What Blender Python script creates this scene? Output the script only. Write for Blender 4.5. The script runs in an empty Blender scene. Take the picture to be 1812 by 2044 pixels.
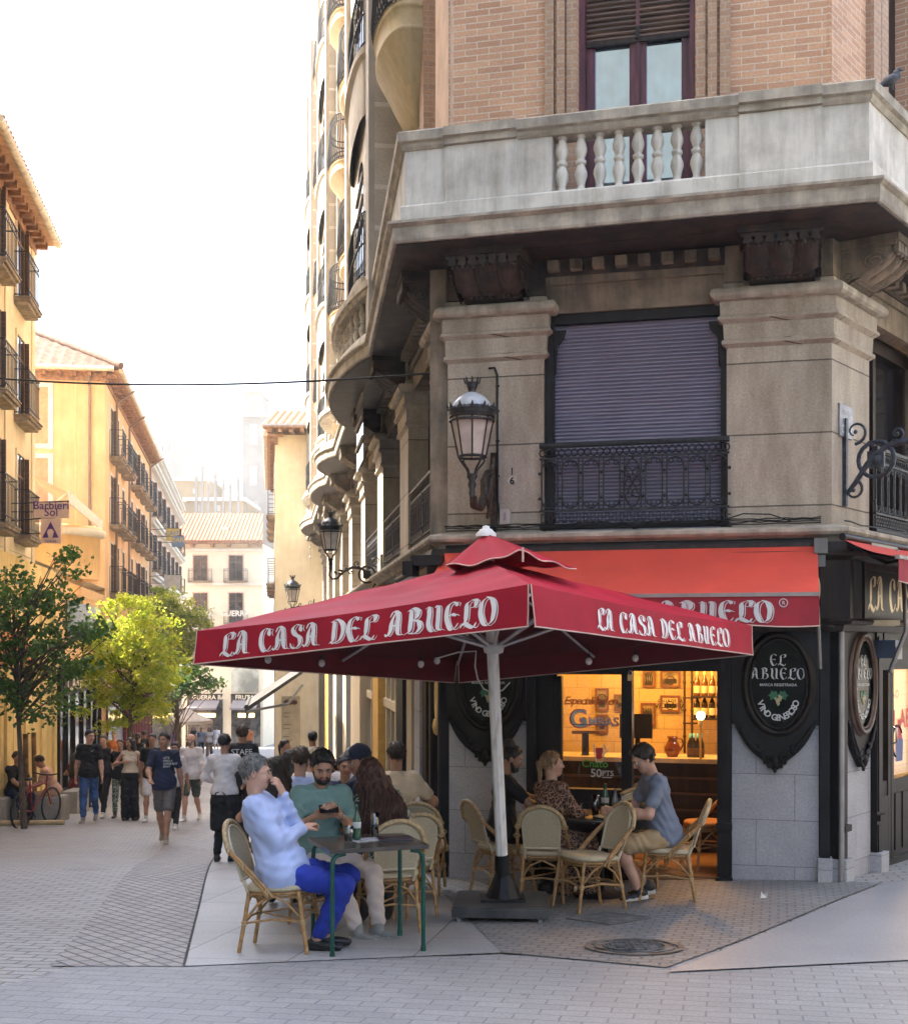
import bpy, bmesh, math, random
import numpy as np
from mathutils import Vector, Matrix
random.seed(7)
R = math.radians
SC = bpy.context.scene
COL = SC.collection
# ---------------------------------------------------------------- camera, sky, sun, exposure
CZ = 2.10            # camera height above the paving by the near table
FP = 2600.0          # focal length in picture units (picture is 1812 x 2044 units)
HX, HY = 906.0, 1290.0
cam_d = bpy.data.cameras.new("camera"); cam = bpy.data.objects.new("camera", cam_d); COL.objects.link(cam)
cam.location = (0, 0, CZ); cam.rotation_euler = (R(90), 0, 0)
cam_d.sensor_fit = 'HORIZONTAL'; cam_d.sensor_width = 36; cam_d.lens = FP/1812*36
cam_d.shift_y = (HY-1022)/1812; cam_d.clip_start = .1; cam_d.clip_end = 3000
SC.camera = cam
SUN_AZ, SUN_EL = -74, 50        # azimuth measured from straight ahead (+Y), negative = to the left
wd = bpy.data.worlds.new("World"); SC.world = wd; wd.use_nodes = True
nt = wd.node_tree; bg = nt.nodes['Background']; sk = nt.nodes.new('ShaderNodeTexSky')
sk.sky_type = 'NISHITA'; sk.sun_disc = False; sk.sun_elevation = R(SUN_EL); sk.sun_rotation = R(SUN_AZ)
sk.air_density = 1.0; sk.dust_density = 5.5; sk.ozone_density = .5
nt.links.new(sk.outputs[0], bg.inputs[0]); bg.inputs[1].default_value = .15
sl = bpy.data.lights.new("sun", 'SUN'); sl.energy = 3.3; sl.angle = R(.5); sl.color = (1, .93, .80)
so = bpy.data.objects.new("sun", sl); COL.objects.link(so)
az, el = R(SUN_AZ), R(SUN_EL)
sdir = Vector((math.sin(az)*math.cos(el), math.cos(az)*math.cos(el), math.sin(el)))
so.rotation_euler = sdir.to_track_quat('Z', 'Y').to_euler(); so.location = (0, 0, 40)
vs = SC.view_settings; vs.view_transform = 'Standard'; vs.look = 'None'; vs.exposure = 2.75; vs.gamma = 1
# ---------------------------------------------------------------- helpers
def tag(o, label=None, cat=None, group=None, kind=None):
    if label: o['label'] = label
    if cat: o['category'] = cat
    if group: o['group'] = group
    if kind: o['kind'] = kind
    return o
def thing(name, label, cat, loc=(0, 0, 0), rz=0, group=None, scale=1):
    o = bpy.data.objects.new(name, None); COL.objects.link(o); o.location = loc; o.rotation_euler = (0, 0, rz)
    o.scale = (scale,)*3; o.empty_display_size = .1
    return tag(o, label, cat, group)
KIDS = {}
def copy_tree(o, parent=None):
    c = o.copy(); COL.objects.link(c); c.parent = parent
    for ch in KIDS.get(o.name, []):
        k = copy_tree(ch, c); KIDS.setdefault(c.name, []).append(k)
    return c
def drop_l(Y):
    return float(np.interp(Y, [0, 6, 8.8, 11, 13.3, 15, 18.3, 21, 26, 74, 110, 300], [1.62, 1.91, 2.085, 2.24, 2.37, 2.53, 2.95, 3.17, 3.5, 6.3, 8.4, 12]))
def drop_r(Y):
    return float(np.interp(Y, [0, 6, 8.8, 11, 13, 15, 30, 300], [1.62, 1.91, 2.08, 2.17, 2.27, 2.33, 2.9, 9]))
def gz(X, Y):
    t = min(max((X-.5)/3.0, 0), 1); t = t*t*(3-2*t)
    return CZ - (drop_l(Y)*(1-t) + drop_r(Y)*t)
def P(x, y, Y):               # the point at depth Y seen at picture position x, y
    return Vector(((x-HX)/FP*Y, Y, CZ-(y-HY)/FP*Y))
def G(x, y):                  # the ground point seen at picture position x, y
    lo, hi = 1.0, 250.0
    for _ in range(50):
        m = (lo+hi)/2; X = (x-HX)/FP*m
        if CZ-(y-HY)/FP*m > gz(X, m): lo = m
        else: hi = m
    X = (x-HX)/FP*lo
    return Vector((X, lo, gz(X, lo)))
def XY(x, Y):
    X = (x-HX)/FP*Y; return (X, Y, gz(X, Y))
class Fr:                     # a facade frame: u along the wall, n outward, h above camera height
    def __init__(s, o, u, z=CZ):
        s.o = Vector((o[0], o[1], z)); s.u = Vector((u[0], u[1], 0)).normalized(); s.n = Vector((s.u.y, -s.u.x, 0))
    def w(s, u, n, h): return s.o+s.u*u+s.n*n+Vector((0, 0, h))
    def ux(s, x, n=0):        # u of the wall point seen at picture x
        k = (x-HX)/FP; a = s.o+s.n*n
        return (k*a.y-a.x)/(s.u.x-k*s.u.y)
class MB:
    def __init__(s): s.v = []; s.f = []; s.m = []; s.sm = []
    def add(s, vs_, fs, mi=0, smooth=False):
        b = len(s.v); s.v += [tuple(p) for p in vs_]
        for f in fs: s.f.append([i+b for i in f]); s.m.append(mi); s.sm.append(smooth)
    def box(s, fr, u0, u1, n0, n1, h0, h1, mi=0):
        c = [fr.w(u, n, h) for h in (h0, h1) for u, n in ((u0, n0), (u1, n0), (u1, n1), (u0, n1))]
        s.add(c, [(0, 1, 2, 3), (7, 6, 5, 4), (0, 4, 5, 1), (1, 5, 6, 2), (2, 6, 7, 3), (3, 7, 4, 0)], mi)
    def bx(s, a, b, mi=0, rot=None, org=None):    # axis box a..b
        c = [Vector((x, y, z)) for z in (a[2], b[2]) for x, y in ((a[0], a[1]), (b[0], a[1]), (b[0], b[1]), (a[0], b[1]))]
        if rot: c = [rot @ p for p in c]
        if org: c = [p+Vector(org) for p in c]
        s.add(c, [(3, 2, 1, 0), (4, 5, 6, 7), (0, 1, 5, 4), (1, 2, 6, 5), (2, 3, 7, 6), (3, 0, 4, 7)], mi)
    def sweep(s, path, prof, z0=CZ, mi=0, closed=False, smooth=False, caps=True):   # profile (n,h) along plan path
        n = len(path); pts = [Vector((p[0], p[1])) for p in path]; ms = []
        for i in range(n):
            a = pts[i]-pts[i-1] if (i > 0 or closed) else pts[1]-pts[0]
            b = pts[(i+1) % n]-pts[i] if (i < n-1 or closed) else a
            if a.length < 1e-6: a = b
            a.normalize(); b = b.normalized()
            na = Vector((a.y, -a.x)); nb = Vector((b.y, -b.x)); m = na+nb
            if m.length < 1e-4: m = na
            m.normalize(); ms.append(m/max(.3, m.dot(na)))
        vv = [(pts[i].x+ms[i].x*q[0], pts[i].y+ms[i].y*q[0], z0+q[1]) for i in range(n) for q in prof]
        k = len(prof); ff = []
        for i in range(n if closed else n-1):
            j = (i+1) % n
            for a in range(k-1): ff.append((i*k+a, j*k+a, j*k+a+1, i*k+a+1))
        s.add(vv, ff, mi, smooth)
        if caps and not closed:
            s.add(vv[:k], [tuple(range(k-1, -1, -1))], mi); s.add(vv[-k:], [tuple(range(k))], mi)
    def tube(s, pts, r, seg=6, mi=0, closed=False, cap=True, smooth=True):
        pts = [Vector(p) for p in pts]; n = len(pts); rr = r if isinstance(r, (list, tuple)) else [r]*n
        t0 = (pts[1]-pts[0]).normalized(); up = Vector((0, 0, 1)) if abs(t0.z) < .9 else Vector((1, 0, 0))
        x = t0.cross(up).normalized(); vv = []
        for i in range(n):
            a = pts[(i+1) % n]-pts[i-1] if closed else pts[min(i+1, n-1)]-pts[max(i-1, 0)]
            if a.length < 1e-9: a = t0
            a.normalize(); x = x-a*x.dot(a)
            if x.length < 1e-6: x = a.orthogonal()
            x.normalize(); y = a.cross(x)
            for k in range(seg):
                c = 2*math.pi*k/seg; vv.append(pts[i]+(x*math.cos(c)+y*math.sin(c))*rr[i])
        ff = []
        for i in range(n if closed else n-1):
            j = (i+1) % n
            for k in range(seg): l = (k+1) % seg; ff.append((i*seg+k, j*seg+k, j*seg+l, i*seg+l)[::-1])
        s.add(vv, ff, mi, smooth)
        if cap and not closed:
            s.add(vv[:seg], [tuple(range(seg))], mi); s.add(vv[-seg:], [tuple(range(seg-1, -1, -1))], mi)
    def lathe(s, prof, c=(0, 0, 0), seg=12, mi=0, smooth=True, a0=0, a1=2*math.pi, sy=1):   # prof: (r,z)
        full = abs(a1-a0-2*math.pi) < 1e-6; m = seg if full else seg+1; vv = []
        for r_, z in prof:
            for k in range(m):
                a = a0+(a1-a0)*k/seg; vv.append((c[0]+r_*math.cos(a), c[1]+r_*math.sin(a)*sy, c[2]+z))
        ff = []
        for i in range(len(prof)-1):
            for k in range(seg):
                l = (k+1) % m; ff.append((i*m+k, i*m+l, (i+1)*m+l, (i+1)*m+k))
        s.add(vv, ff, mi, smooth)
    def grid(s, fn, nu, nv, mi=0, smooth=True, flip=False):
        vv = [fn(i/nu, j/nv) for j in range(nv+1) for i in range(nu+1)]; w = nu+1
        ff = [(j*w+i, j*w+i+1, (j+1)*w+i+1, (j+1)*w+i) for j in range(nv) for i in range(nu)]
        if flip: ff = [f[::-1] for f in ff]
        s.add(vv, ff, mi, smooth)
    def ell(s, c, r, mi=0, seg=10, rot=None):
        vv = []; ff = []; h = seg//2+1
        for j in range(h+1):
            t = math.pi*j/h
            for i in range(seg):
                a = 2*math.pi*i/seg
                p = Vector((r[0]*math.sin(t)*math.cos(a), r[1]*math.sin(t)*math.sin(a), -r[2]*math.cos(t)))
                if rot: p = rot @ p
                vv.append(p+Vector(c))
        for j in range(h):
            for i in range(seg): k = (i+1) % seg; ff.append((j*seg+i, j*seg+k, (j+1)*seg+k, (j+1)*seg+i))
        s.add(vv, ff, mi, True)
    def build(s, name, mats, parent=None, loc=None, uv=True):
        me = bpy.data.meshes.new(name); me.from_pydata(s.v, [], s.f); 
        if not isinstance(mats, (list, tuple)): mats = [mats]
        for m in mats: me.materials.append(m)
        me.polygons.foreach_set('material_index', s.m); me.polygons.foreach_set('use_smooth', s.sm)
        if uv: boxuv(me)
        me.update(); return link(name, me, parent, loc)
def link(name, me, parent=None, loc=None):
    o = bpy.data.objects.new(name, me); COL.objects.link(o)
    if parent is not None: o.parent = parent; KIDS.setdefault(parent.name, []).append(o)
    if loc is not None: o.location = loc
    return o
def boxuv(me):
    nl = len(me.loops)
    if nl == 0: return
    co = np.empty(len(me.vertices)*3); me.vertices.foreach_get('co', co); co = co.reshape(-1, 3)
    vi = np.empty(nl, dtype=np.int32); me.loops.foreach_get('vertex_index', vi)
    nr = np.empty(len(me.polygons)*3); me.polygons.foreach_get('normal', nr); nr = nr.reshape(-1, 3)
    lt = np.empty(len(me.polygons), dtype=np.int32); me.polygons.foreach_get('loop_total', lt)
    fn = np.repeat(nr, lt, axis=0); p = co[vi]
    h = np.hypot(fn[:, 0], fn[:, 1]); flat = np.abs(fn[:, 2]) > .75; h = np.where(h < 1e-6, 1, h)
    tx, ty = -fn[:, 1]/h, fn[:, 0]/h
    u = np.where(flat, p[:, 0], p[:, 0]*tx+p[:, 1]*ty); v = np.where(flat, p[:, 1], p[:, 2])
    uvl = me.uv_layers.new(name='uv'); uvl.data.foreach_set('uv', np.stack([u, v], 1).ravel())
# ---------------------------------------------------------------- materials
MC = {}
def nmat(name):
    m = bpy.data.materials.new(name); m.use_nodes = True; n = m.node_tree
    return m, n, n.nodes['Principled BSDF'], n.nodes.new, n.links.new
def M(name, col, rough=.6, metal=0, var=.12, scale=6, bump=0, bscale=60, col2=None, thr=(.4, .65), coord='Object', stretch=(1, 1, 1), **kw):
    if name in MC: return MC[name]
    m, n, b, N, L = nmat(name); b.inputs['Roughness'].default_value = rough; b.inputs['Metallic'].default_value = metal
    tc = N('ShaderNodeTexCoord'); mp = N('ShaderNodeMapping'); mp.inputs[3].default_value = stretch; L(tc.outputs[coord], mp.inputs[0])
    no = N('ShaderNodeTexNoise'); no.inputs['Scale'].default_value = scale; no.inputs['Detail'].default_value = 5; L(mp.outputs[0], no.inputs[0])
    cr = N('ShaderNodeValToRGB'); L(no.outputs[0], cr.inputs[0]); cr.color_ramp.elements[0].position = thr[0]; cr.color_ramp.elements[1].position = thr[1]
    c2 = col2 if col2 else tuple(min(1, c*(1+var)) for c in col); c1 = col if col2 else tuple(c*(1-var) for c in col)
    cr.color_ramp.elements[0].color = (*c1, 1); cr.color_ramp.elements[1].color = (*c2, 1); L(cr.outputs[0], b.inputs['Base Color'])
    if bump:
        nb = N('ShaderNodeTexNoise'); nb.inputs['Scale'].default_value = bscale; nb.inputs['Detail'].default_value = 4; L(mp.outputs[0], nb.inputs[0])
        bp = N('ShaderNodeBump'); bp.inputs['Strength'].default_value = min(1, bump); bp.inputs['Distance'].default_value = .01; L(nb.outputs[0], bp.inputs['Height']); L(bp.outputs[0], b.inputs['Normal'])
    for k, v in kw.items():
        b.inputs[{'spec': 'Specular IOR Level', 'coat': 'Coat Weight', 'sheen': 'Sheen Weight', 'trans': 'Transmission Weight', 'alpha': 'Alpha', 'ior': 'IOR', 'sss': 'Subsurface Weight'}[k]].default_value = v
    MC[name] = m; return m
def emis(name, col, st):
    if name in MC: return MC[name]
    m, n, b, N, L = nmat(name); b.inputs['Base Color'].default_value = (*col, 1); b.inputs['Emission Color'].default_value = (*col, 1); b.inputs['Emission Strength'].default_value = st
    MC[name] = m; return m
def bricks(name, c1, c2, mort, bw=.24, rh=.06, ms=.008, rot=0, offset=.5, rough=.85, bump=.5, var=.35, big=None, squash=1, freq=2, streak=0, vscale=1.3, stain=(.5, .45, .4), gum=False):
    if name in MC: return MC[name]
    m, n, b, N, L = nmat(name); b.inputs['Roughness'].default_value = rough
    tc = N('ShaderNodeTexCoord'); mp = N('ShaderNodeMapping'); mp.inputs['Rotation'].default_value = (0, 0, rot); mp.inputs['Location'].default_value = (bw/2 if bw > 5 else 0, 0, 0); L(tc.outputs['UV'], mp.inputs[0])
    # slight wobble so that courses are not ruler straight
    nw = N('ShaderNodeTexNoise'); nw.inputs['Scale'].default_value = 3; L(mp.outputs[0], nw.inputs[0])
    vm = N('ShaderNodeVectorMath'); vm.operation = 'MULTIPLY_ADD'; L(nw.outputs['Color'], vm.inputs[0]); vm.inputs[1].default_value = (min(rh*.12, .010),)*3; L(mp.outputs[0], vm.inputs[2])
    bt = N('ShaderNodeTexBrick'); L(vm.outputs[0], bt.inputs[0]); bt.offset = offset; bt.squash = squash; bt.offset_frequency = freq
    for k, v in (('Scale', 1), ('Mortar Size', ms), ('Mortar Smooth', .25), ('Bias', 0), ('Brick Width', bw), ('Row Height', rh)): bt.inputs[k].default_value = v
    bt.inputs['Color1'].default_value = (*c1, 1); bt.inputs['Color2'].default_value = (*c2, 1); bt.inputs['Mortar'].default_value = (*mort, 1)
    no = N('ShaderNodeTexNoise'); no.inputs['Scale'].default_value = vscale; no.inputs['Detail'].default_value = 6; no.inputs['Roughness'].default_value = .65
    if streak:
        m2 = N('ShaderNodeMapping'); m2.inputs[3].default_value = (1.5, streak, 1); L(tc.outputs['UV'], m2.inputs[0]); L(m2.outputs[0], no.inputs[0])
    else: L(tc.outputs['UV'], no.inputs[0])
    cr = N('ShaderNodeValToRGB'); cr.color_ramp.elements[0].position = .35; cr.color_ramp.elements[1].position = .68
    cr.color_ramp.elements[0].color = (*[1-var*(1-s) for s in stain], 1); cr.color_ramp.elements[1].color = (1, 1, 1, 1); L(no.outputs[0], cr.inputs[0])
    mx = N('ShaderNodeMix'); mx.data_type = 'RGBA'; mx.blend_type = 'MULTIPLY'; mx.inputs[0].default_value = 1
    L(bt.outputs[0], mx.inputs[6]); L(cr.outputs[0], mx.inputs[7])
    n2 = N('ShaderNodeTexNoise'); n2.inputs['Scale'].default_value = 45; n2.inputs['Detail'].default_value = 3; L(tc.outputs['UV'], n2.inputs[0])
    c2r = N('ShaderNodeMapRange'); c2r.inputs[1].default_value = .3; c2r.inputs[2].default_value = .7; c2r.inputs[3].default_value = .84; c2r.inputs[4].default_value = 1.12; L(n2.outputs[0], c2r.inputs[0])
    mx2 = N('ShaderNodeMix'); mx2.data_type = 'RGBA'; mx2.blend_type = 'MULTIPLY'; mx2.inputs[0].default_value = 1; L(mx.outputs[2], mx2.inputs[6]); L(c2r.outputs[0], mx2.inputs[7])
    last = mx2.outputs[2]
    if gum:                                             # trodden gum spots and dark drips
        for sc_, th_, cc, am in ((1.7, .045, (.13, .13, .13), .75), (2.6, .030, (.62, .60, .56), .6), (.55, .16, (.16, .155, .15), .35)):
            vo = N('ShaderNodeTexVoronoi'); vo.inputs['Scale'].default_value = sc_; L(vm.outputs[0], vo.inputs['Vector']); r5 = N('ShaderNodeMapRange'); r5.inputs[1].default_value = th_; r5.inputs[2].default_value = th_*.75; r5.inputs[3].default_value = 0; r5.inputs[4].default_value = am; L(vo.outputs['Distance'], r5.inputs[0])
            m5 = N('ShaderNodeMix'); m5.data_type = 'RGBA'; L(r5.outputs[0], m5.inputs[0]); L(last, m5.inputs[6]); m5.inputs[7].default_value = (*cc, 1); last = m5.outputs[2]
    L(last, b.inputs['Base Color'])
    bp = N('ShaderNodeBump'); bp.inputs['Strength'].default_value = bump; bp.inputs['Distance'].default_value = .008; bp.invert = True; L(bt.outputs['Fac'], bp.inputs['Height'])
    b2 = N('ShaderNodeBump'); b2.inputs['Strength'].default_value = .35; b2.inputs['Distance'].default_value = .004; L(n2.outputs[0], b2.inputs['Height']); L(bp.outputs[0], b2.inputs['Normal']); L(b2.outputs[0], b.inputs['Normal'])
    MC[name] = m; return m
def stone(name, c1, c2, dirt=(.06, .055, .05), amt=.5, streak=.35, rough=.85, scale=1.4, bump=.35, coord='UV', grime=(.42, .62)):
    """weathered stone: two tones, rain streaks and soot patches with shapes of their own"""
    if name in MC: return MC[name]
    m, n, b, N, L = nmat(name); b.inputs['Roughness'].default_value = rough
    tc = N('ShaderNodeTexCoord')
    a = N('ShaderNodeTexNoise'); a.inputs['Scale'].default_value = scale*2; a.inputs['Detail'].default_value = 7; L(tc.outputs[coord], a.inputs[0])
    ca = N('ShaderNodeValToRGB'); ca.color_ramp.elements[0].position = .35; ca.color_ramp.elements[1].position = .65
    ca.color_ramp.elements[0].color = (*c1, 1); ca.color_ramp.elements[1].color = (*c2, 1); L(a.outputs[0], ca.inputs[0])
    mp = N('ShaderNodeMapping'); mp.inputs[3].default_value = (6, streak*2, 6) if coord == 'UV' else (6, 6, streak*2); L(tc.outputs[coord], mp.inputs[0])
    s_ = N('ShaderNodeTexNoise'); s_.inputs['Scale'].default_value = 1.0; s_.inputs['Detail'].default_value = 6; s_.inputs['Roughness'].default_value = .7; L(mp.outputs[0], s_.inputs[0])
    p_ = N('ShaderNodeTexNoise'); p_.inputs['Scale'].default_value = scale; p_.inputs['Detail'].default_value = 8; p_.inputs['Roughness'].default_value = .7; L(tc.outputs[coord], p_.inputs[0])
    ad = N('ShaderNodeMath'); ad.operation = 'MULTIPLY_ADD'; L(s_.outputs[0], ad.inputs[0]); ad.inputs[1].default_value = .5
    ml = N('ShaderNodeMath'); ml.operation = 'MULTIPLY'; L(p_.outputs[0], ml.inputs[0]); ml.inputs[1].default_value = .5; L(ml.outputs[0], ad.inputs[2])
    mr = N('ShaderNodeMapRange'); mr.inputs[1].default_value = grime[0]; mr.inputs[2].default_value = grime[1]; mr.inputs[4].default_value = amt; L(ad.outputs[0], mr.inputs[0])
    mx = N('ShaderNodeMix'); mx.data_type = 'RGBA'; L(mr.outputs[0], mx.inputs[0]); L(ca.outputs[0], mx.inputs[6]); mx.inputs[7].default_value = (*dirt, 1)
    L(mx.outputs[2], b.inputs['Base Color'])
    f = N('ShaderNodeTexNoise'); f.inputs['Scale'].default_value = 70; f.inputs['Detail'].default_value = 3; L(tc.outputs[coord], f.inputs[0])
    bp = N('ShaderNodeBump'); bp.inputs['Strength'].default_value = bump; bp.inputs['Distance'].default_value = .004; L(f.outputs[0], bp.inputs['Height']); L(bp.outputs[0], b.inputs['Normal'])
    MC[name] = m; return m
def glass(name, tint=(.9, .95, 1), rough=.02, alpha=.25, top=1):
    """thin window pane: mirror reflection over a clear, faintly tinted sheet"""
    if name in MC: return MC[name]
    m = bpy.data.materials.new(name); m.use_nodes = True; n = m.node_tree; N = n.nodes.new; L = n.links.new
    out = n.nodes['Material Output']; n.nodes.remove(n.nodes['Principled BSDF'])
    g = N('ShaderNodeBsdfGlossy'); g.inputs['Roughness'].default_value = rough; t = N('ShaderNodeBsdfTransparent'); t.inputs[0].default_value = (*tint, 1)
    fr = N('ShaderNodeFresnel'); fr.inputs[0].default_value = 1.5; mr = N('ShaderNodeMapRange'); mr.inputs[3].default_value = alpha; mr.inputs[4].default_value = top; L(fr.outputs[0], mr.inputs[0])
    mx = N('ShaderNodeMixShader'); L(mr.outputs[0], mx.inputs[0]); L(t.outputs[0], mx.inputs[1]); L(g.outputs[0], mx.inputs[2]); L(mx.outputs[0], out.inputs[0])
    MC[name] = m; return m
# ---------------------------------------------------------------- writing
GL = {   # broad-nib lettering, unit height, strokes as control points (x,y)
 'L': (.62, [[(.42, .98), (.60, .93), (.55, .74), (.38, .70)], [(.44, .97), (.24, .86), (.22, .55), (.20, .28), (.10, .10)], [(-.02, .02), (.12, .18), (.34, .06), (.52, .0), (.64, .16)]]),
 'A': (.74, [[(.12, .78), (.24, .98), (.42, .93), (.48, .7), (.50, .3), (.56, .08), (.72, .04)], [(.34, .92), (.22, .6), (.20, .25), (.08, .05), (-.04, .12)], [(.20, .42), (.50, .44)]]),
 'C': (.62, [[(.56, .96), (.50, .80), (.56, .66)], [(.54, .92), (.30, .98), (.12, .80), (.10, .40), (.26, .06), (.46, .06), (.62, .24)]]),
 'S': (.58, [[(.54, .96), (.50, .82), (.56, .70)], [(.52, .94), (.30, 1.0), (.12, .84), (.20, .62), (.44, .46), (.48, .20), (.30, .02), (.08, .06), (.0, .24)]]),
 'D': (.70, [[(.06, .92), (.20, .86), (.22, .5), (.20, .14), (.02, .02)], [(.02, .90), (.30, 1.0), (.56, .82), (.64, .5), (.52, .16), (.24, .02), (.08, .1)]]),
 'E': (.60, [[(.54, .94), (.34, 1.0), (.14, .84), (.10, .45), (.26, .06), (.44, .04), (.60, .22)], [(.12, .52), (.34, .56), (.50, .50)], [(.52, .98), (.48, .84)]]),
 'B': (.70, [[(.06, .92), (.20, .88), (.22, .5), (.18, .14), (.0, .04)], [(.02, .90), (.26, 1.0), (.48, .88), (.44, .64), (.24, .54)], [(.24, .54), (.52, .48), (.60, .24), (.42, .04), (.14, .06)]]),
 'U': (.70, [[(.0, .90), (.14, .94), (.18, .7), (.16, .3), (.30, .04), (.52, .10)], [(.44, .94), (.54, .9), (.54, .5), (.54, .14), (.70, .04)], [(.40, .90), (.50, .98)]]),
 'O': (.68, [[(.36, 1.0), (.14, .84), (.08, .46), (.22, .08), (.38, .0)], [(.30, 1.0), (.52, .88), (.62, .55), (.54, .16), (.34, .0)]]),
 ' ': (.34, [])}
def catmull(p, k=5):
    q = [p[0]]+list(p)+[p[-1]]; out = []
    for i in range(1, len(q)-2):
        for j in range(k):
            t = j/k; a, b, c, d = (Vector(q[i-1]), Vector(q[i]), Vector(q[i+1]), Vector(q[i+2]))
            out.append(.5*((2*b)+(c-a)*t+(2*a-5*b+4*c-d)*t*t+(3*b-a-3*c+d)*t**3))
    out.append(Vector(q[-2])); return out
def glyph_w(s): return sum(GL[c][0]+.10 for c in s)
def oldtext(mb, s, fn, mi=0, nib=.19, inline=True):
    """writes s in nib lettering; fn(x,y,layer) -> 3D point, unit letter height"""
    x0 = 0; lay = 0; nv = Vector((math.cos(R(20)), math.sin(R(20))))*nib/2
    for ch in s:
        w, st = GL[ch]
        for stroke in st:
            c = catmull(stroke)
            for k in ((0, 1) if inline else (0,)):
                off = Vector((0, 0)) if k == 0 else Vector((.15, -.02)); lay += 1; vv = []
                for i, p in enumerate(c):
                    d = c[min(i+1, len(c)-1)]-c[max(i-1, 0)]
                    if d.length < 1e-6: d = Vector((0, 1))
                    d.normalize(); nn = Vector((-d.y, d.x)); hw = max(abs(nn.dot(nv)), .022) if k == 0 else .018
                    tp = min(1, .25+1.2*min(i, len(c)-1-i)/len(c)*2)
                    for sg in (1, -1):
                        q = p+off+nn*hw*sg*tp; vv.append(fn(x0+q.x, q.y, lay % 7))
                mb.add(vv, [(2*i, 2*i+1, 2*i+3, 2*i+2) for i in range(len(c)-1)], mi)
        x0 += w+.10
def font(s, size=1, align='LEFT', bold=0, shear=0, sp=1):
    cu = bpy.data.curves.new('t', 'FONT'); cu.body = s; cu.size = size; cu.align_x = align; cu.offset = bold*size; cu.shear = shear; cu.space_character = sp; cu.resolution_u = 3
    o = bpy.data.objects.new('t', cu); COL.objects.link(o); bpy.context.view_layer.update()
    me = bpy.data.meshes.new_from_object(o.evaluated_get(bpy.context.evaluated_depsgraph_get()))
    v = [tuple(x.co) for x in me.vertices]; f = [tuple(p.vertices) for p in me.polygons]
    bpy.data.objects.remove(o); bpy.data.curves.remove(cu); bpy.data.meshes.remove(me); return v, f
def ftext(mb, s, fn, mi=0, **kw):
    v, f = font(s, **kw); mb.add([fn(p[0], p[1]) for p in v], f, mi)
# ================================================================ ground
SA = R(-8.6)                              # street direction
pav_l = bricks('paver_street', (.36,.35,.34), (.30,.295,.285), (.13,.125,.12), bw=.24, rh=.115, ms=.010, rot=-SA+0, rough=.62, bump=.9, var=.35, vscale=.8, stain=(.72,.7,.7), gum=True)
pav_b = bricks('paver_border', (.33,.31,.295), (.25,.24,.235), (.07,.068,.065), bw=.20, rh=.10, ms=.011, rot=R(52), rough=.6, bump=.9, var=.4, vscale=1.2, stain=(.7,.7,.7), gum=True)
pav_f = bricks('paver_front', (.30,.305,.31), (.26,.265,.27), (.17,.175,.18), bw=.25, rh=.13, ms=.006, rot=R(12), rough=.6, bump=.35, var=.55, vscale=.9, stain=(.68,.68,.7), gum=True)
gran = bricks('granite_slab', (.37,.37,.37), (.32,.32,.32), (.14,.135,.13), bw=1.1, rh=.78, ms=.006, rot=-SA+R(90), rough=.5, bump=.5, var=.45, vscale=1.5, stain=(.66,.66,.68), gum=True)
sett = bricks('small_setts', (.25,.25,.25), (.20,.20,.20), (.13,.13,.13), bw=.135, rh=.10, ms=.009, rot=R(14), rough=.6, bump=1, var=.5, vscale=1.4, stain=(.6,.6,.6), gum=True)
conc = bricks('smooth_flags', (.29,.295,.305), (.265,.27,.28), (.25,.255,.265), bw=1.6, rh=1.2, ms=.004, rot=R(30), rough=.5, bump=.2, var=.35, vscale=1.1, stain=(.66,.66,.7), gum=True)
g = MB(); xs = [-60,-40,-25,-16]+[-12+.5*i for i in range(49)]+[14,18,26,40,60]; ys = [-15,-6,0,2]+[4+.5*i for i in range(50)]+[30,34,38,44,50,58,66,74,85,95,105,115,130,170,300]
w = len(xs); g.add([(x, y, gz(x, max(y, 0))) for y in ys for x in xs], [(j*w+i, j*w+i+1, (j+1)*w+i+1, (j+1)*w+i) for j in range(len(ys)-1) for i in range(w-1)], 0, True)
tag(g.build('street', pav_l), kind='structure')
def patch(name, c, off, mat, nu=10, nv=16):
    m = MB(); c = [Vector((p[0], p[1])) for p in c]
    def fn(s, t):
        q = (c[0]*(1-s)+c[1]*s)*(1-t)+(c[3]*(1-s)+c[2]*s)*t; return (q.x, q.y, gz(q.x, q.y)+off)
    m.grid(fn, nu, nv); return tag(m.build(name, mat), kind='structure')
sd = Vector((math.sin(SA), math.cos(SA)))
gl = G(366, 1932); gr_ = G(1000, 1905); glv = Vector((gl.x, gl.y)); grv = Vector((gr_.x, gr_.y))
e = Vector((-1.69, 10.4)).normalized()
patch('paving_front', [G(-400, 2400)[:2], G(2300, 2400)[:2], G(2300, 1900)[:2], G(-100,1960)[:2]][:0] or [(-4.2, 4.0), (5, 4.0), (5.4, 9.2), (-2.35, 8.5)], .004, pav_f, 30, 20)
patch('paving_border', [glv-Vector((.85, -.02)), glv, glv+e*60, glv+e*60-Vector((.85, 0))], .008, pav_b, 4, 70)
patch('pavement', [glv, grv, Vector((-.30, 13.6)), glv+e*5.2], .010, gran, 10, 14)
patch('pavement', [glv+e*5.2, Vector((-.30, 13.6)), Vector((-4.3, 42)), glv+e*34], .010, gran, 8, 40)
patch('paving_setts', [grv, G(1330, 1935)[:2], (4.0, 12.2), (-.30, 13.8)], .012, sett, 18, 18)
patch('pavement', [G(1330, 1945)[:2], (7.5, 9.6), (9.5, 17), (3.9, 12.0)], .014, conc, 16, 16)
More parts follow.
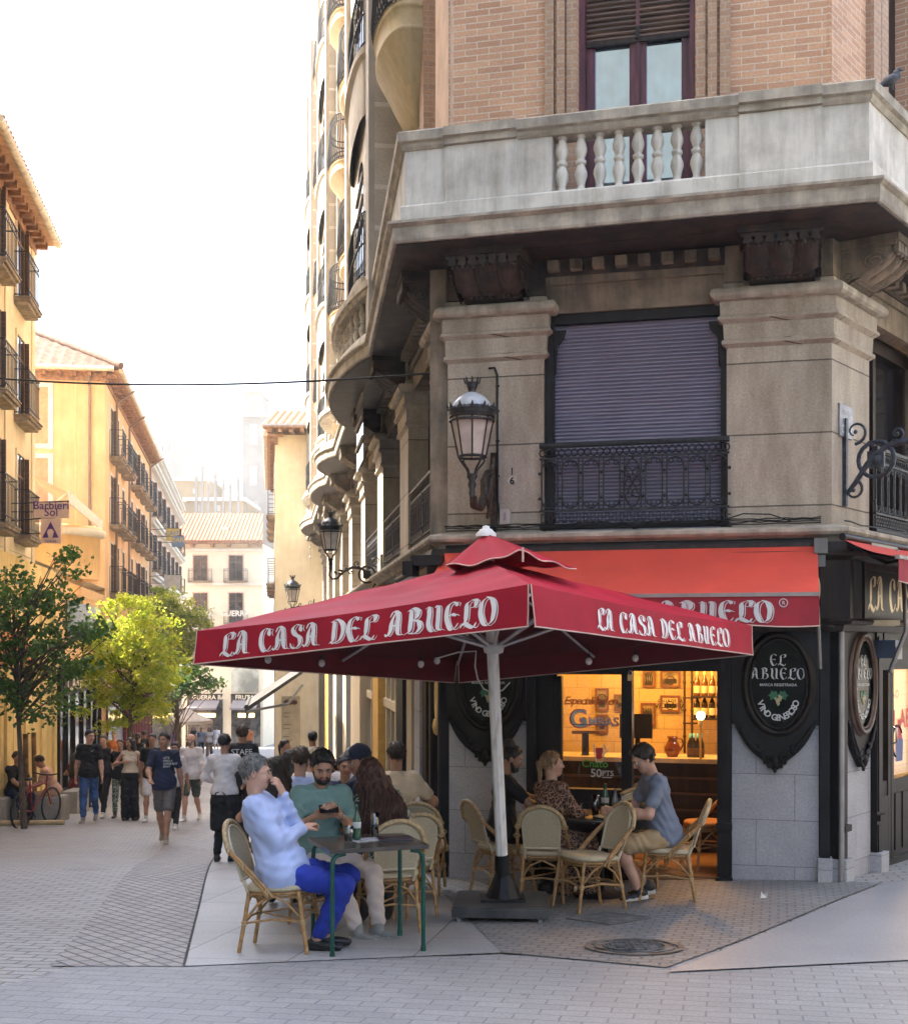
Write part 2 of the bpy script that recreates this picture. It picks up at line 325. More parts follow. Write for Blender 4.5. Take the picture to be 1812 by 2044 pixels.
# kerb line of the granite pavement
k = MB()
for i in range(40):
    a = glv+e*i*.9; b = glv+e*(i*.9+.885); k.add([(a.x-.006, a.y, gz(a.x, a.y)+.016), (a.x+.012, a.y, gz(a.x, a.y)+.016), (b.x+.012, b.y, gz(b.x, b.y)+.016), (b.x-.006, b.y, gz(b.x, b.y)+.016)], [(0, 1, 2, 3)])
tag(k.build('kerb_joint', M('joint', (.05, .05, .05), .9)), kind='structure')
# ================================================================ corner building
L0 = Vector((-.061, 13.3)); FC = Fr(L0, (.9673, -.2534)); W = 3.764
R0 = Vector(FC.w(W, 0, 0)[:2]); FRt = Fr(R0, (.599, .801)); FL = Fr(L0, (-.139, .990)); FL.n = -FL.n  # left facade: u runs away from us
# (FL.n must point to the street, i.e. to the left)
FL.n = Vector((-.990, -.139, 0)).normalized()
st_w = bricks('pier_ashlar', (.50,.445,.37), (.44,.385,.31), (.14,.12,.095), bw=40, rh=.69, ms=.008, offset=0, rough=.85, bump=.7, var=.95, vscale=2.0, streak=.4, stain=(.55,.52,.48))
st_d = stone('stone_brown', (.30,.24,.175), (.20,.165,.12), dirt=(.035,.03,.026), amt=.75, scale=1.3)
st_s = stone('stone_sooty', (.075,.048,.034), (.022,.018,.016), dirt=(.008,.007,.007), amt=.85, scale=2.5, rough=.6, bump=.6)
st_p = stone('stone_pale', (.66,.63,.56), (.56,.545,.50), dirt=(.27,.24,.19), amt=.8, scale=1.1, grime=(.46,.64))
st_k = stone('stone_coping', (.50,.45,.365), (.37,.33,.265), dirt=(.13,.115,.095), amt=.7, scale=2.2)
st_u = stone('stone_upper', (.38,.34,.275), (.32,.285,.23), dirt=(.24,.2,.16), amt=.4, scale=1.2)
st_c = stone('stone_cream', (.52,.43,.26), (.45,.37,.22), dirt=(.3,.25,.16), amt=.4, scale=2)
br1 = bricks('brick_wall_red', (.62,.37,.225), (.47,.26,.155), (.68,.57,.44), bw=.25, rh=.066, ms=.0065, rough=.85, bump=.8, var=.30, vscale=1.6, stain=(.55,.5,.5))
br2 = bricks('brick_wall_pier', (.45,.29,.18), (.37,.23,.15), (.46,.36,.27), bw=.13, rh=.066, ms=.008, rough=.85, bump=.8, var=.3, stain=(.55,.5,.5))
blk = M('black_paint', (.009,.008,.009), .5, var=.5, scale=3, bump=.15, bscale=30, spec=.3)
wood_d = M('dark_wood', (.022,.012,.008), .5, var=.5, scale=3, stretch=(6,6,.6), bump=.2, spec=.3)
iron = M('cast_iron', (.020,.022,.026), .5, metal=.3, var=.4, scale=20, bump=.3, bscale=90)
maroon = M('maroon_paint', (.085,.018,.030), .45, var=.4, scale=5, stretch=(5,5,.6))
slat_b = M('slat_blue', (.29,.285,.385), .36, metal=.35, var=.05, scale=2.0)
slat_w = M('slat_brown', (.10,.055,.035), .6, var=.5, scale=3, stretch=(.6,.6,8))
CB = thing('corner_building', 'brown stone and brick corner building with a pale stone balcony above a black shopfront', 'building', (0, 0, 0))
ARCH = {}
def part(mb, name, mats, parent=CB): return mb.build(name, mats, parent)
lf = lambda u, n=0: tuple(FL.w(u, n, 0)[:2]); cf = lambda u, n=0: tuple(FC.w(u, n, 0)[:2]); rf = lambda u, n=0: tuple(FRt.w(u, n, 0)[:2])
uL, uR, uW0, uW1 = 0, W, FC.ux(1085), FC.ux(1450)
LEN = 35.0
# --- first storey backing walls (recessed plane) and piers
b = MB()
b.box(FC, -.2, uW0, -.55, -.03, -.1, 4.0); b.box(FC, uW1, W+.0, -.55, -.03, -.1, 4.0)
b.box(FC, uW0, uW1, -.55, -.32, 1.0, 4.0)
part(b, 'wall', st_d)
PF = [(0, 1.15), (0, 2.88), (.045, 2.915), (.045, 2.945), (.025, 2.96), (.032, 3.11), (.08, 3.145), (.08, 3.17), (.058, 3.19), (.062, 3.32)]
ROLL = [(.05, 3.32)]+[(.08+.07*math.sin(a), 3.385-.062*math.cos(a)) for a in [math.pi*i/6 for i in range(7)]]+[(.03, 3.45), (.03, 3.50), (-.02, 3.52)]
def pier(path, sh=0, mat=st_w):
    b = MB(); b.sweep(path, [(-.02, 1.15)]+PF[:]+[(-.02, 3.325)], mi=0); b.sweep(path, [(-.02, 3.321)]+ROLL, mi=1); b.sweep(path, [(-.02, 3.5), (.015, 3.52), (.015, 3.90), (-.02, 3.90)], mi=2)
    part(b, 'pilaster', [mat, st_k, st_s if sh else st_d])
pier([lf(1.16, -.27), lf(1.16), lf(0), cf(uW0), cf(uW0, -.3)], 1)
pier([cf(uW1, -.3), cf(uW1), cf(W), rf(1.03), rf(1.03, -.27)])
LP = [(3.9, 5.0), (7.8, 8.9), (11.85, 12.95), (15.9, 17), (19.9, 21), (23.9, 25), (27.9, 29), (31.9, 33)]
for a, c in LP: pier([lf(c, -.27), lf(c), lf(a), lf(a, -.27)])
RP = [(3.2, 4.2), (6.6, 7.6)]
for a, c in RP: pier([rf(a, -.27), rf(a), rf(c), rf(c, -.27)])
# --- lintel panels between piers, dentils, soffit zone
def lintel(fr, a, c, ins=-.06):
    b = MB(); b.box(fr, a, c, ins-.2, ins, 3.34, 3.9); b.box(fr, a, c, ins, ins+.035, 3.62, 3.70, 1)
    for x in (a+.02, c-.08): b.box(fr, x, x+.06, ins, ins+.02, 3.34, 3.62, 1)
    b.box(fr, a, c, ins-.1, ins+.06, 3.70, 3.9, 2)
    n = int((c-a)/.2)
    for i in range(n): x = a+(i+.25)*(c-a)/n; b.box(fr, x, x+.11, ins+.06, ins+.17, 3.735, 3.83, 1)
    part(b, 'lintel', [st_d, st_d, st_s])
lintel(FC, uW0, uW1)
prev = 1.16
for a, c in LP: lintel(FL, prev, a); prev = c
lintel(FRt, 1.03, 3.2); lintel(FRt, 4.2, 6.6)
# --- console brackets
def console(fr, uc, wd_=.70, pr=.62, mat=st_s):
    b = MB(); NL = 36
    prof = [(0, 3.46), (.10, 3.47), (.14, 3.50), (.20, 3.505), (.25, 3.53), (.30, 3.555), (.40, 3.60), (.48, 3.66), (.53, 3.73), (.53, 3.77)]
    def fn(s, t):
        k = t*(len(prof)-1); i = min(int(k), len(prof)-2); f = k-i; n = prof[i][0]*(1-f)+prof[i+1][0]*f; h = prof[i][1]*(1-f)+prof[i+1][1]*f
        lob = abs(math.sin(math.pi*3*s))**.6 if 3 < k < 9 else .6
        sh = .86 if k < 4 else 1
        return fr.w(uc+(s-.5)*wd_*sh, n*pr/.62+.05*(lob-.6), h-.03*(lob-.6))
    b.grid(fn, NL, 18)
    for sd_ in (-1, 1):                                     # scrolled cheeks
        pts = [fr.w(uc+sd_*wd_*.5, n*pr/.62, h) for n, h in prof]+[fr.w(uc+sd_*wd_*.5, 0, 3.77)]
        b.add(pts, [tuple(range(len(pts)))])
        b.tube([fr.w(uc+sd_*(wd_*.5+.004), (.36+.13*math.cos(a)*(1-a/14))*pr/.62, 3.64+.085*math.sin(a)*(1-a/14)) for a in [i*.55 for i in range(20)]], .013, 5)
        b.tube([fr.w(uc+sd_*(wd_*.5+.004), (.10+.05*math.cos(a)*(1-a/14))*pr/.62, 3.53+.04*math.sin(a)*(1-a/14)) for a in [i*.55 for i in range(16)]], .010, 5)
    b.box(fr, uc-wd_*.56, uc+wd_*.56, 0, pr, 3.80, 3.872); b.box(fr, uc-wd_*.53, uc+wd_*.53, 0, pr-.03, 3.765, 3.802)
    for i in range(7):                                     # guttae
        x = uc-wd_*.5+wd_*(i+.5)/7; c = [fr.w(x+dx, pr-.03+dn, h) for h, e_ in ((3.79, .030), (3.70, .042)) for dx, dn in ((-e_, -.03), (e_, -.03), (e_, .018), (-e_, .018))]
        b.add(c, [(0, 1, 2, 3), (7, 6, 5, 4), (0, 4, 5, 1), (1, 5, 6, 2), (2, 6, 7, 3), (3, 7, 4, 0)]); b.ell(fr.w(x, pr-.035, 3.685), (.028, .028, .022), seg=6)
    for i in range(11): b.ell(fr.w(uc-wd_*.4+wd_*.8*i/10, .15*pr/.62, 3.495), (.022, .018, .018), seg=6)
    b.box(fr, uc-wd_*.46, uc+wd_*.46, 0, .09, 3.40, 3.44); b.box(fr, uc-wd_*.50, uc+wd_*.50, 0, .06, 3.375, 3.40)
    part(b, 'bracket', mat)
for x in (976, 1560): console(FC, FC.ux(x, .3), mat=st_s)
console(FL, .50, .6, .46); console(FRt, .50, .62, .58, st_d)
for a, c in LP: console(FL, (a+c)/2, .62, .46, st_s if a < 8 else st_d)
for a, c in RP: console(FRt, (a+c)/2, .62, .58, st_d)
# --- the big balcony: slab, parapet, coping
A_, B_ = (-.61, 12.5), (3.705, 11.28)
def curve_out(u0, u1, n0, dn, k=12):       # bulge of the slab edge, seen from above
    return [lf(u0+(u1-u0)*i/k, n0+dn*math.sin(math.pi*i/k)**.8 if 0 < i < k else n0) for i in range(k+1)]
Lpath = [lf(LEN, .53)]+curve_out(33, 28, .53, .3, 8)+curve_out(23, 18, .53, .3, 8)+curve_out(16.6, 13.4, .53, .32, 8)+curve_out(9.9, 4.2, .53, .40, 18)
outer = Lpath+[A_, B_, rf(12, .727)]
ow = lambda d, hs: [(d+a, h) for a, h in hs]
b = MB(); b.sweep(outer, [(-1.6, 3.875), (-.03, 3.875), (-.02, 3.90), (-.02, 4.02), (.0, 4.03), (.025, 4.05), (.025, 4.075), (-.04, 4.08), (-1.6, 4.085)])
slab = part(b, 'balcony_slab', st_k)
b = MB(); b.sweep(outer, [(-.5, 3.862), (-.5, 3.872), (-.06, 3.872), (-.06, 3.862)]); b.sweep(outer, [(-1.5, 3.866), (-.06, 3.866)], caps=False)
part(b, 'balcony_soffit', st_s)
fa = FC.o  # balustrade frame on the chamfer side of the balcony
FB = Fr(A_, (B_[0]-A_[0], B_[1]-A_[1])); FB.o.z = CZ; WB = (Vector(B_)-Vector(A_)).length
bu0, bu1 = FB.ux(1100, -.12), FB.ux(1407, -.12)
plin = [(-.34, 4.07), (-.10, 4.07), (-.10, 4.24), (-.115, 4.26), (-.34, 4.26)]
pan = [(-.34, 4.26), (-.145, 4.26), (-.145, 4.79), (-.34, 4.79)]
cop = [(-.36, 4.79), (-.13, 4.79), (-.11, 4.82), (-.11, 4.85), (-.075, 4.865), (-.07, 4.95), (-.085, 4.965), (-.36, 4.965), (-.36, 4.79)]
bal = MB(); bal.sweep(outer, plin)
fb = lambda u, n=0: tuple(FB.w(u, n, 0)[:2])
bal.sweep([lf(10.4, .53), lf(9.9, .53)], pan)   # short dado before the curved part
bal.sweep([lf(4.2, .53), A_, fb(bu0)], pan); bal.sweep([fb(bu1), B_, rf(12, .727)], pan)
for x0, x1 in ((888, 1032), (1475, 1641)):
    u0, u1 = FB.ux(x0, -.12), FB.ux(x1, -.12); bal.box(FB, u0, u1, -.2, -.118, 4.262, 4.789); bal.box(FB, u0, u1, -.2, -.082, 4.072, 4.238)
par = part(bal, 'balcony_parapet', st_p)
b = MB(); b.sweep(outer, cop)
for x0, x1 in ((888, 1032), (1475, 1641)):
    u0, u1 = FB.ux(x0, -.12), FB.ux(x1, -.12); b.box(FB, u0, u1, -.37, -.045, 4.868, 4.955); b.box(FB, u0, u1, -.3, -.085, 4.80, 4.862)
part(b, 'coping', st_k, par)
bprof = [(.045, .0), (.05, .03), (.036, .05), (.034, .07), (.062, .16), (.058, .2), (.036, .255), (.034, .262), (.050, .272), (.052, .3), (.034, .31), (.036, .325), (.060, .385), (.060, .42), (.036, .5), (.034, .51), (.048, .522), (.05, .545), (.04, .55)]
for i in range(8):
    c = FB.w(bu0+.085+(bu1-bu0-.17)*i/7, -.225, 4.255); m = MB(); m.lathe(bprof, (c.x, c.y, c.z), 8, smooth=True); m.build('baluster', st_p, par)
nb = 0
for u0, u1, dn in ((9.9, 4.2, .40),):
    for i in range(16):
        t = (i+.5)/16; u = u0+(u1-u0)*t; n_ = .53+dn*math.sin(math.pi*t)**.8-.24; c = FL.w(u, n_, 4.255); m = MB(); m.lathe(bprof, (c.x, c.y, c.z), 8); m.build('baluster', st_k, par)
# --- upper storeys on the chamfer: brick, window
UP = 9.5
u0, u1 = FC.ux(1152), FC.ux(1387)
b = MB()
b.box(FC, 0, u0, -.5, -.02, 4.05, UP); b.box(FC, u1, W, -.5, -.02, 4.05, UP); b.box(FC, u0, u1, -.5, -.02, 7.3, UP)
part(b, 'brick_wall', br1)
b = MB()
for x0, x1, n in ((1088, 1106, .03), (1112, 1128, .05), (1131, 1151, .02), (1389, 1408, .02), (1413, 1431, .05), (1437, 1458, .04)): b.box(FC, FC.ux(x0), FC.ux(x1), -.02, n, 4.05, UP)
part(b, 'brick_pilaster', br2)
wn = MB(); n_ = -.22
wn.box(FC, u0, u0+.06, -.24, -.10, 4.06, 7.3); wn.box(FC, u1-.06, u1, -.24, -.10, 4.06, 7.3)
ua, ub = u0+.062, u1-.062; um = (ua+ub)/2
for a, c in ((ua, ua+.085), (ub-.085, ub), (um-.085, um-.004), (um+.004, um+.085)): wn.box(FC, a, c, -.27, -.20, 4.08, 7.0)
wn.box(FC, um-.02, um+.02, -.2, -.18, 4.08, 7.0); wn.box(FC, ua, ub, -.27, -.205, 4.06, 4.32)
W1 = part(wn, 'window', maroon)
p_ = MB()
for a, c in ((ua+.085, um-.085), (um+.085, ub-.085)): p_.add([FC.w(a, -.235, 4.3), FC.w(c, -.235, 4.3), FC.w(c, -.235, 7.0), FC.w(a, -.235, 7.0)], [(0, 1, 2, 3)])
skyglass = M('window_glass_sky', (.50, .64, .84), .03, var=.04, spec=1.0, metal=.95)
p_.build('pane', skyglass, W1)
def slats(fr, a, c, n, h0, h1, pitch, depth, mat, name, parent):
    m = MB(); k = int((h1-h0)/pitch); prof = []
    for i in range(k):
        z = h0+i*pitch
        for f, d in ((0, 0), (.10, .6), (.35, 1), (.62, .75), (.80, 0)): prof.append((n+depth*d, z+f*pitch))
    vv = [fr.w(u, q[0], q[1]) for u in (a, c) for q in prof]; K = len(prof)
    m.add(vv, [(i, K+i, K+i+1, i+1) for i in range(K-1)]); return m.build(name, mat, parent)
slats(FC, ua, ub, -.20, 6.07, 7.3, .052, .022, slat_w, 'roller_shutter', W1)
m = MB(); m.box(FC, um-.02, um+.02, -.2, -.15, 6.06, 6.18); m.box(FC, ua, ub, -.21, -.17, 6.03, 6.075); m.build('shutter_bar', wood_d, W1)
# curtain-dark interior behind the pane
m = MB(); m.box(FC, u0-.1, u1+.1, -1.0, -.9, 4.05, 7.3); part(m, 'interior_wall', M('dim_room', (.05,.045,.04), .9))
# --- first storey window with the blue roller shutter and iron railing
m = MB(); m.box(FC, uW0, uW0+.085, -.32, -.06, 1.15, 3.34); m.box(FC, uW1-.06, uW1, -.32, -.06, 1.15, 3.34); m.box(FC, uW0+.085, uW1-.06, -.32, -.10, 3.24, 3.34)
for s_, uu in ((1, uW0+.085), (-1, uW1-.06)):                       # shaped corner of the shutter box
    q = [(0, 2.72), (.02*s_, 2.74), (.035*s_, 3.02), (.10*s_, 3.10), (.12*s_, 3.18), (0, 3.18)]; vv = [FC.w(uu+a, n, h) for n in (-.10, -.13) for a, h in q]; m.add(vv, [(0, 1, 2, 3, 4, 5), (11, 10, 9, 8, 7, 6)]+[(i, (i+1) % 6, 6+(i+1) % 6, 6+i) for i in range(6)])
W2 = part(m, 'window', blk)
slats(FC, uW0+.08, uW1-.055, -.19, 1.15, 3.25, .0375, .030, slat_b, 'roller_shutter', W2)
def railing(fr, a, c, n, z0=1.17, z1=2.02, orn=True, name='balcony_railing', parent=CB):
    m = MB(); L = c-a
    m.box(fr, a, c, n-.03, n+.03, z1-.035, z1); m.box(fr, a, c, n-.012, n+.012, z1-.05, z1-.035)
    for z in (z1-.165, z0+.02, z0+.165): m.box(fr, a, c, n-.015, n+.015, z, z+.022)
    m.box(fr, a, c, n-.02, n+.02, z0-.01, z0+.02)
    k = int(L/.062)                                                # guilloche frieze
    for i in range(k):
        u = a+L*(i+.5)/k; m.tube([fr.w(u+.026*math.cos(t)*1.25, n, z1-.098+.036*math.sin(t)) for t in [math.pi*2*j/8 for j in range(8)]], .008, 4, closed=True)
    k = int(L/.07)
    for i in range(k):
        u = a+L*(i+.5)/k
        for s_ in (0,): m.box(fr, u-.022, u+.022, n-.008, n+.008, z0+.055, z0+.07); m.box(fr, u-.022, u+.022, n-.008, n+.008, z0+.135, z0+.15); m.box(fr, u-.022, u-.012, n-.008, n+.008, z0+.07, z0+.135); m.box(fr, u+.012, u+.022, n-.008, n+.008, z0+.07, z0+.135)
        m.box(fr, u+.022, u+.048, n-.006, n+.006, z0+.095, z0+.108)
    nb_ = max(4, int(round(L/.2)))
    nb_ += nb_ % 2 == 0; mid = nb_//2
    for i in range(nb_+1):
        u = a+L*i/nb_
        for s_ in (-.022, .022):
            if a+.01 < u+s_ < c-.01: m.box(fr, u+s_-.007, u+s_+.007, n-.009, n+.009, z0+.185, z1-.165)
        for z in (z0+.30, z1-.30): m.ell(fr.w(u, n, z), (.018, .018, .018), seg=6)
    for i in range(nb_):
        uc = a+L*(i+.5)/nb_; h = L/nb_/2-.025
        if orn and i == mid:
            zc = (z0+z1)/2+.01
            m.tube([fr.w(uc+.085*math.sin(t)*(1 if abs(math.sin(t)) < .8 else 1), n+.01, zc+.235*math.cos(t)) for t in [math.pi*2*j/20 for j in range(20)]], .009, 5, closed=True)
            for s_ in (-1, 1):
                for r_, zz in ((.042, .1), (.042, -.1), (.035, .0)): m.tube([fr.w(uc+s_*.04+r_*math.cos(t), n+.01, zc+zz+r_*math.sin(t)) for t in [math.pi*2*j/10 for j in range(10)]], .007, 4, closed=True)
                m.tube([fr.w(uc-s_*.06, n+.01, zc-.12), fr.w(uc+s_*.06, n+.01, zc+.12)], .007, 4)
            for zz in (.25, -.25): m.ell(fr.w(uc, n+.01, zc+zz), (.02, .015, .02), seg=6)
            continue
        for zt, s2 in ((z1-.175, -1), (z0+.2, 1)):                     # arches top and bottom
            m.tube([fr.w(uc+h*math.cos(t), n, zt+s2*.075*(1-math.sin(t))) for t in [math.pi*j/8 for j in range(9)]], .008, 4)
            for s_ in (-1, 1): m.tube([fr.w(uc+s_*h*.55+.022*math.cos(t), n, zt+s2*.035+.022*math.sin(t)) for t in [math.pi*2*j/7 for j in range(7)]], .006, 4, closed=True)
    return m.build(name, iron, parent)
railing(FC, uW0-.03, uW1+.03, .06)
for i in (0, 1, 2): m = MB(); m.lathe([(.03, 0), (.035, -.03), (.012, -.05), (.018, -.07), (.001, -.085)], FC.w(uW0+.9*i+.02, .06, 1.16), 8); part(m, 'railing_drop', iron)
# --- left facade windows and railings, first storey
dkglass = M('shop_glass_dark', (.02, .02, .022), .05, spec=.8)
prev = 1.16; sg_ = M('side_glass', (.02,.02,.024), .12, spec=.35)
for a, c in LP:
    gl_ = MB(); gl_.box(FL, prev, a, -.5, -.40, 1.1, 3.34); wd_o = part(gl_, 'window', sg_)
    for uu in (prev+.05, (prev+a)/2-.04, a-.12): fm = MB(); fm.box(FL, uu, uu+.08, -.40, -.34, 1.1, 3.34); part(fm, 'frame', wood_d, wd_o)
    railing(FL, prev, a, -.04, orn=a < 8) if a < 12 else None; prev = c
gl_ = MB(); gl_.box(FRt, 1.03, 3.2, -.5, -.42, 1.1, 3.34); wd_o = part(gl_, 'window', sg_); fm = MB()
for uu in (1.03, 1.45, 2.1, 3.1): fm.box(FRt, uu, uu+.09, -.42, -.33, 1.1, 3.20)
fm.box(FRt, 1.03, 3.2, -.42, -.30, 3.2, 3.34); part(fm, 'frame', wood_d, wd_o); railing(FRt, 1.05, 3.2, .05)
m = MB(); m.add([FRt.w(1.13, -.405, 1.3), FRt.w(1.44, -.405, 1.3), FRt.w(1.44, -.405, 3.1), FRt.w(1.13, -.405, 3.1)], [(0, 1, 2, 3)]); part(m, 'curtain', M('pale_curtain', (.62,.50,.40), .8))
# wall behind the first storey on the left and the ends
b = MB(); b.box(FL, .3, LEN, -3.0, -.52, 1.0, 4.0); b.box(FL, 3.3, LEN, -3.0, -.52, -6.5, 1.0); b.box(FRt, 1.0, 12, -3.0, -.55, 1.0, 4.0); part(b, 'inner_wall', st_d)
# --- cornice between shop and first storey
b = MB(); path = [lf(LEN), lf(0), cf(W), rf(12)]
b.sweep(path, [(-.4, .98), (.10, .98), (.12, 1.01), (.14, 1.03), (.20, 1.05), (.22, 1.075), (.22, 1.11), (.20, 1.12), (.06, 1.15), (-.4, 1.155)])
part(b, 'cornice', st_k)
# loose cables lying along the cornice
m = MB(); rnd = random.Random(3)
for k in range(4):
    pts = []
    for i in range(46):
        u = i*(W-.1)/45; pts.append(FC.w(u, .08+.02*k+.02*rnd.random(), 1.165+.012*k+.018*rnd.random()*(1 if k else .3)))
    m.tube(pts, .006, 4)
pts = [FRt.w(u*.15, .12+.02*rnd.random(), 1.17+.02*rnd.random()) for u in range(24)]; m.tube(pts, .008, 4)
m.tube([FC.w(2.6, .1, 1.17), FC.w(2.75, .16, 1.2), FC.w(2.95, .18, 1.26), FC.w(3.2, .16, 1.25), FC.w(3.4, .12, 1.18)], .006, 4)
part(m, 'cables', blk)
# --- upper storeys on the left facade: brick strip, recess, bay towers, balconies
b = MB(); b.box(FL, -.0, 1.2, -.5, -.021, 4.05, UP); b.box(FL, 2.0, 2.4, -.4, .02, 4.05, 20, 1); b.box(FL, 1.2, 2.0, -.5, -.25, 4.05, UP)
part(b, 'brick_wall', [M('plaster_pale', (.52,.36,.25), .85, scale=4, stretch=(1,1,1)), br2])
b = MB(); b.box(FL, 1.2, 4.2, -.5, -.3, 4.05, 20); b.box(FL, 9.9, 18, -.5, -.02, 4.05, 20); b.box(FL, 24, LEN, -.5, -.02, 4.05, 20)
part(b, 'brick_wall', br2)
ashl = bricks('bay_ashlar', (.43,.385,.31), (.38,.34,.275), (.56,.52,.44), bw=6, rh=.55, ms=.035, offset=0, rough=.85, bump=.5, var=.3, vscale=2)
for a, c in ((4.2, 9.9), (18, 24), (30, LEN)):
    b = MB(); b.box(FL, a, c, -.3, .42, 4.08, 20)
    for s_ in (a, c-.5): b.box(FL, s_-.0, s_+.5, .42, .50, 4.08, 20, 1)
    part(b, 'bay_tower', [ashl, st_u])
    um_ = (a+c)/2; hw = 1.55
    for fl in range(4):
        b = MB(); d = MB(); rl = MB()
        z0 = 5.3+3.3*fl; pr = .15
        bowp = lambda s, ex=0: (um_-(hw+ex)*math.cos(math.pi*s), .42+(pr+ex)*math.sin(math.pi*s)**.8)
        for e0, h0, e1, h1 in ((-.02, -.95, .0, -.75), (.0, -.75, .0, -.15), (.0, -.15, .07, -.10), (.07, -.10, .07, .0), (.07, .0, -.3, .02)):
            b.grid(lambda s, t: FL.w(*bowp(s, e0+(e1-e0)*t), z0+h0+(h1-h0)*t), 16, 1, 0, smooth=True)
        for zz in (.08, .5, .95): rl.tube([FL.w(*bowp(i/16), z0+zz) for i in range(17)], .016, 4)
        for i in range(25): x_, y_ = bowp(i/24); rl.tube([FL.w(x_, y_, z0), FL.w(x_, y_, z0+.95)], .010, 3)
        aw = .75 if a < 10 else .5; arch_ = [(um_-aw, z0-2.5), (um_+aw, z0-2.5)]+[(um_+aw*math.cos(t), z0-1.6+.45*math.sin(t)) for t in [math.pi*i/10 for i in range(11)]]
        d.add([FL.w(u_, .425, z_) for u_, z_ in arch_], [tuple(range(len(arch_)))]); d2 = MB(); d2.add([FL.w(u_, .425, z_) for u_, z_ in ((um_-.9, z0), (um_+.9, z0), (um_+.9, z0+.9), (um_-.9, z0+.9))], [(0, 1, 2, 3)])
        for k in range(3): b.box(FL, um_-aw, um_+aw, .425, .45, z0-2.2+.32*k, z0-2.14+.32*k)
        bb_ = part(b, 'bow_balcony', st_u); part(d, 'glazing', dkglass, bb_); part(d2, 'glazing', dkglass, bb_); part(rl, 'railing', iron, bb_)
def corbel_balcony(uc, hw, z, pr, tall=1.0, fr=None):
    fr = fr or FL; m = MB(); r = MB()
    def plan(s):        # wavy plan: straight sides, bulging front
        th = math.pi*s; return (-hw*math.cos(th)*(1+.06*math.sin(3*th)), pr*(math.sin(th)**.55 if 0 < s < 1 else 0))
    prof = [(1.0, 0), (1.02, -.04), (.97, -.06), (.95, -.20), (.99, -.23), (.95, -.26), (.72, -.42), (.60, -.52), (.34, -.72), (.16, -.82), (.02, -.86)]
    def fn(s, t):
        k = t*(len(prof)-1); i = min(int(k), len(prof)-2); f = k-i; q = prof[i][0]*(1-f)+prof[i+1][0]*f; h = prof[i][1]*(1-f)+prof[i+1][1]*f
        x, y = plan(s); return fr.w(uc+x*(q**.5), -.02+y*q, z+h*tall)
    m.grid(fn, 20, 20); m.add([fr.w(uc+plan(i/20)[0], plan(i/20)[1], z) for i in range(21)], [tuple(range(21))])
    o = part(m, 'balcony', st_c)
    for zz in (.06, .16, .86, 1.0): r.tube([fr.w(uc+plan(i/20)[0]*.97, plan(i/20)[1]*.96, z+zz) for i in range(21)], .016, 4)
    for i in range(27):
        x, y = plan(i/26); r.tube([fr.w(uc+x*.97, y*.96, z), fr.w(uc+x*.97, y*1.0+.03*math.sin(1), z+.16), fr.w(uc+x*.97, y*.96, z+1.0)], .010, 3)
    r.build('railing', iron, o)
corbel_balcony(3.0, .95, 7.6, .52, 1.35)
for z in (7.35, 10.6, 13.9, 17.2):
    corbel_balcony(11.7, .85, z, .52, .9); corbel_balcony(16.0, .85, z, .52, .9); corbel_balcony(26.6, .9, z, .5, .9)
for z in (7.35, 10.6, 13.9, 17.2):
    for u in (11.9, 16, 26.6): b = MB(); b.box(FL, u-.6, u+.6, -.3, .0, z, z+2.3); part(b, 'window', wood_d)
b = MB(); b.box(FL, 10.1, 10.25, -.02, .25, 4.1, 20); b.box(FL, 17.6, 17.9, -.02, .25, 4.1, 20); part(b, 'stone_strip', st_u)
# right facade, upper brick
b = MB(); b.box(FRt, 0, 1.55, -.5, -.021, 4.05, UP); b.box(FRt, 2.9, 12, -.5, -.021, 4.05, UP); b.box(FRt, 1.55, 2.9, -.5, -.35, 4.05, UP, 2)
for a, c, n in ((1.0, 1.22, .06), (1.30, 1.5, .04)): b.box(FRt, a, c, -.02, n, 4.05, UP, 1)
part(b, 'brick_wall', [br1, br2, wood_d])
# ================================================================ shopfront
gr_s = bricks('granite_block', (.44,.44,.46), (.38,.38,.40), (.20,.20,.21), bw=.72, rh=.44, ms=.004, rough=.75, bump=.35, var=.5, vscale=2.6, stain=(.6,.6,.62))
GB = -2.62
SF = thing('shopfront', 'black carved wooden shopfront with granite panels at the foot of the corner building', 'shopfront')
def blkbox(m, fr, x0, x1, n0, n1, y0, y1, Yr=12.8, mi=0): pass
b = MB()
panels = ((FC, 0.02, FC.ux(1052)), (FC, FC.ux(1461), FC.ux(1634)), (FRt, .22, .98), (FL, 2.3, 2.9))
for fr, a, c in panels: b = MB(); b.box(fr, a, c, -.3, .03, GB, .2); part(b, 'granite_panel', gr_s, SF)
def hof(y, Y=12.8): return -(y-HY)/FP*Y
# dark posts and pilasters
b = MB()
def post(fr, a, c, n, h0, h1, plinth=True):
    b.box(fr, a, c, -.3, n, h0, h1)
    w_ = c-a
    if w_ > .1: b.box(fr, a+.03, c-.03, n, n+.012, h0+.95, h1-.1); b.box(fr, a+.03, c-.03, n, n+.012, h0+.35, h0+.82); b.box(fr, a-.01, c+.01, n, n+.04, h0+.86, h0+.92)
    if plinth: b.box(fr, a-.015, c+.015, n, n+.045, h0, h0+.40)
X = FC.ux
post(FC, X(1053), X(1072), .07, GB, .2); post(FC, X(1072), X(1111), .0, GB, .2, False)
post(FC, X(1432), X(1460), .09, GB, .2); post(FC, X(1636), X(1656), .09, GB, .2)
post(FRt, .02, .17, .09, GB, .2); post(FRt, 1.0, 1.17, .09, GB, .2)
post(FL, .0, .14, .08, GB, .2); post(FL, .55, .75, .10, GB, .2); post(FL, .14, .55, .02, GB, .2, False)
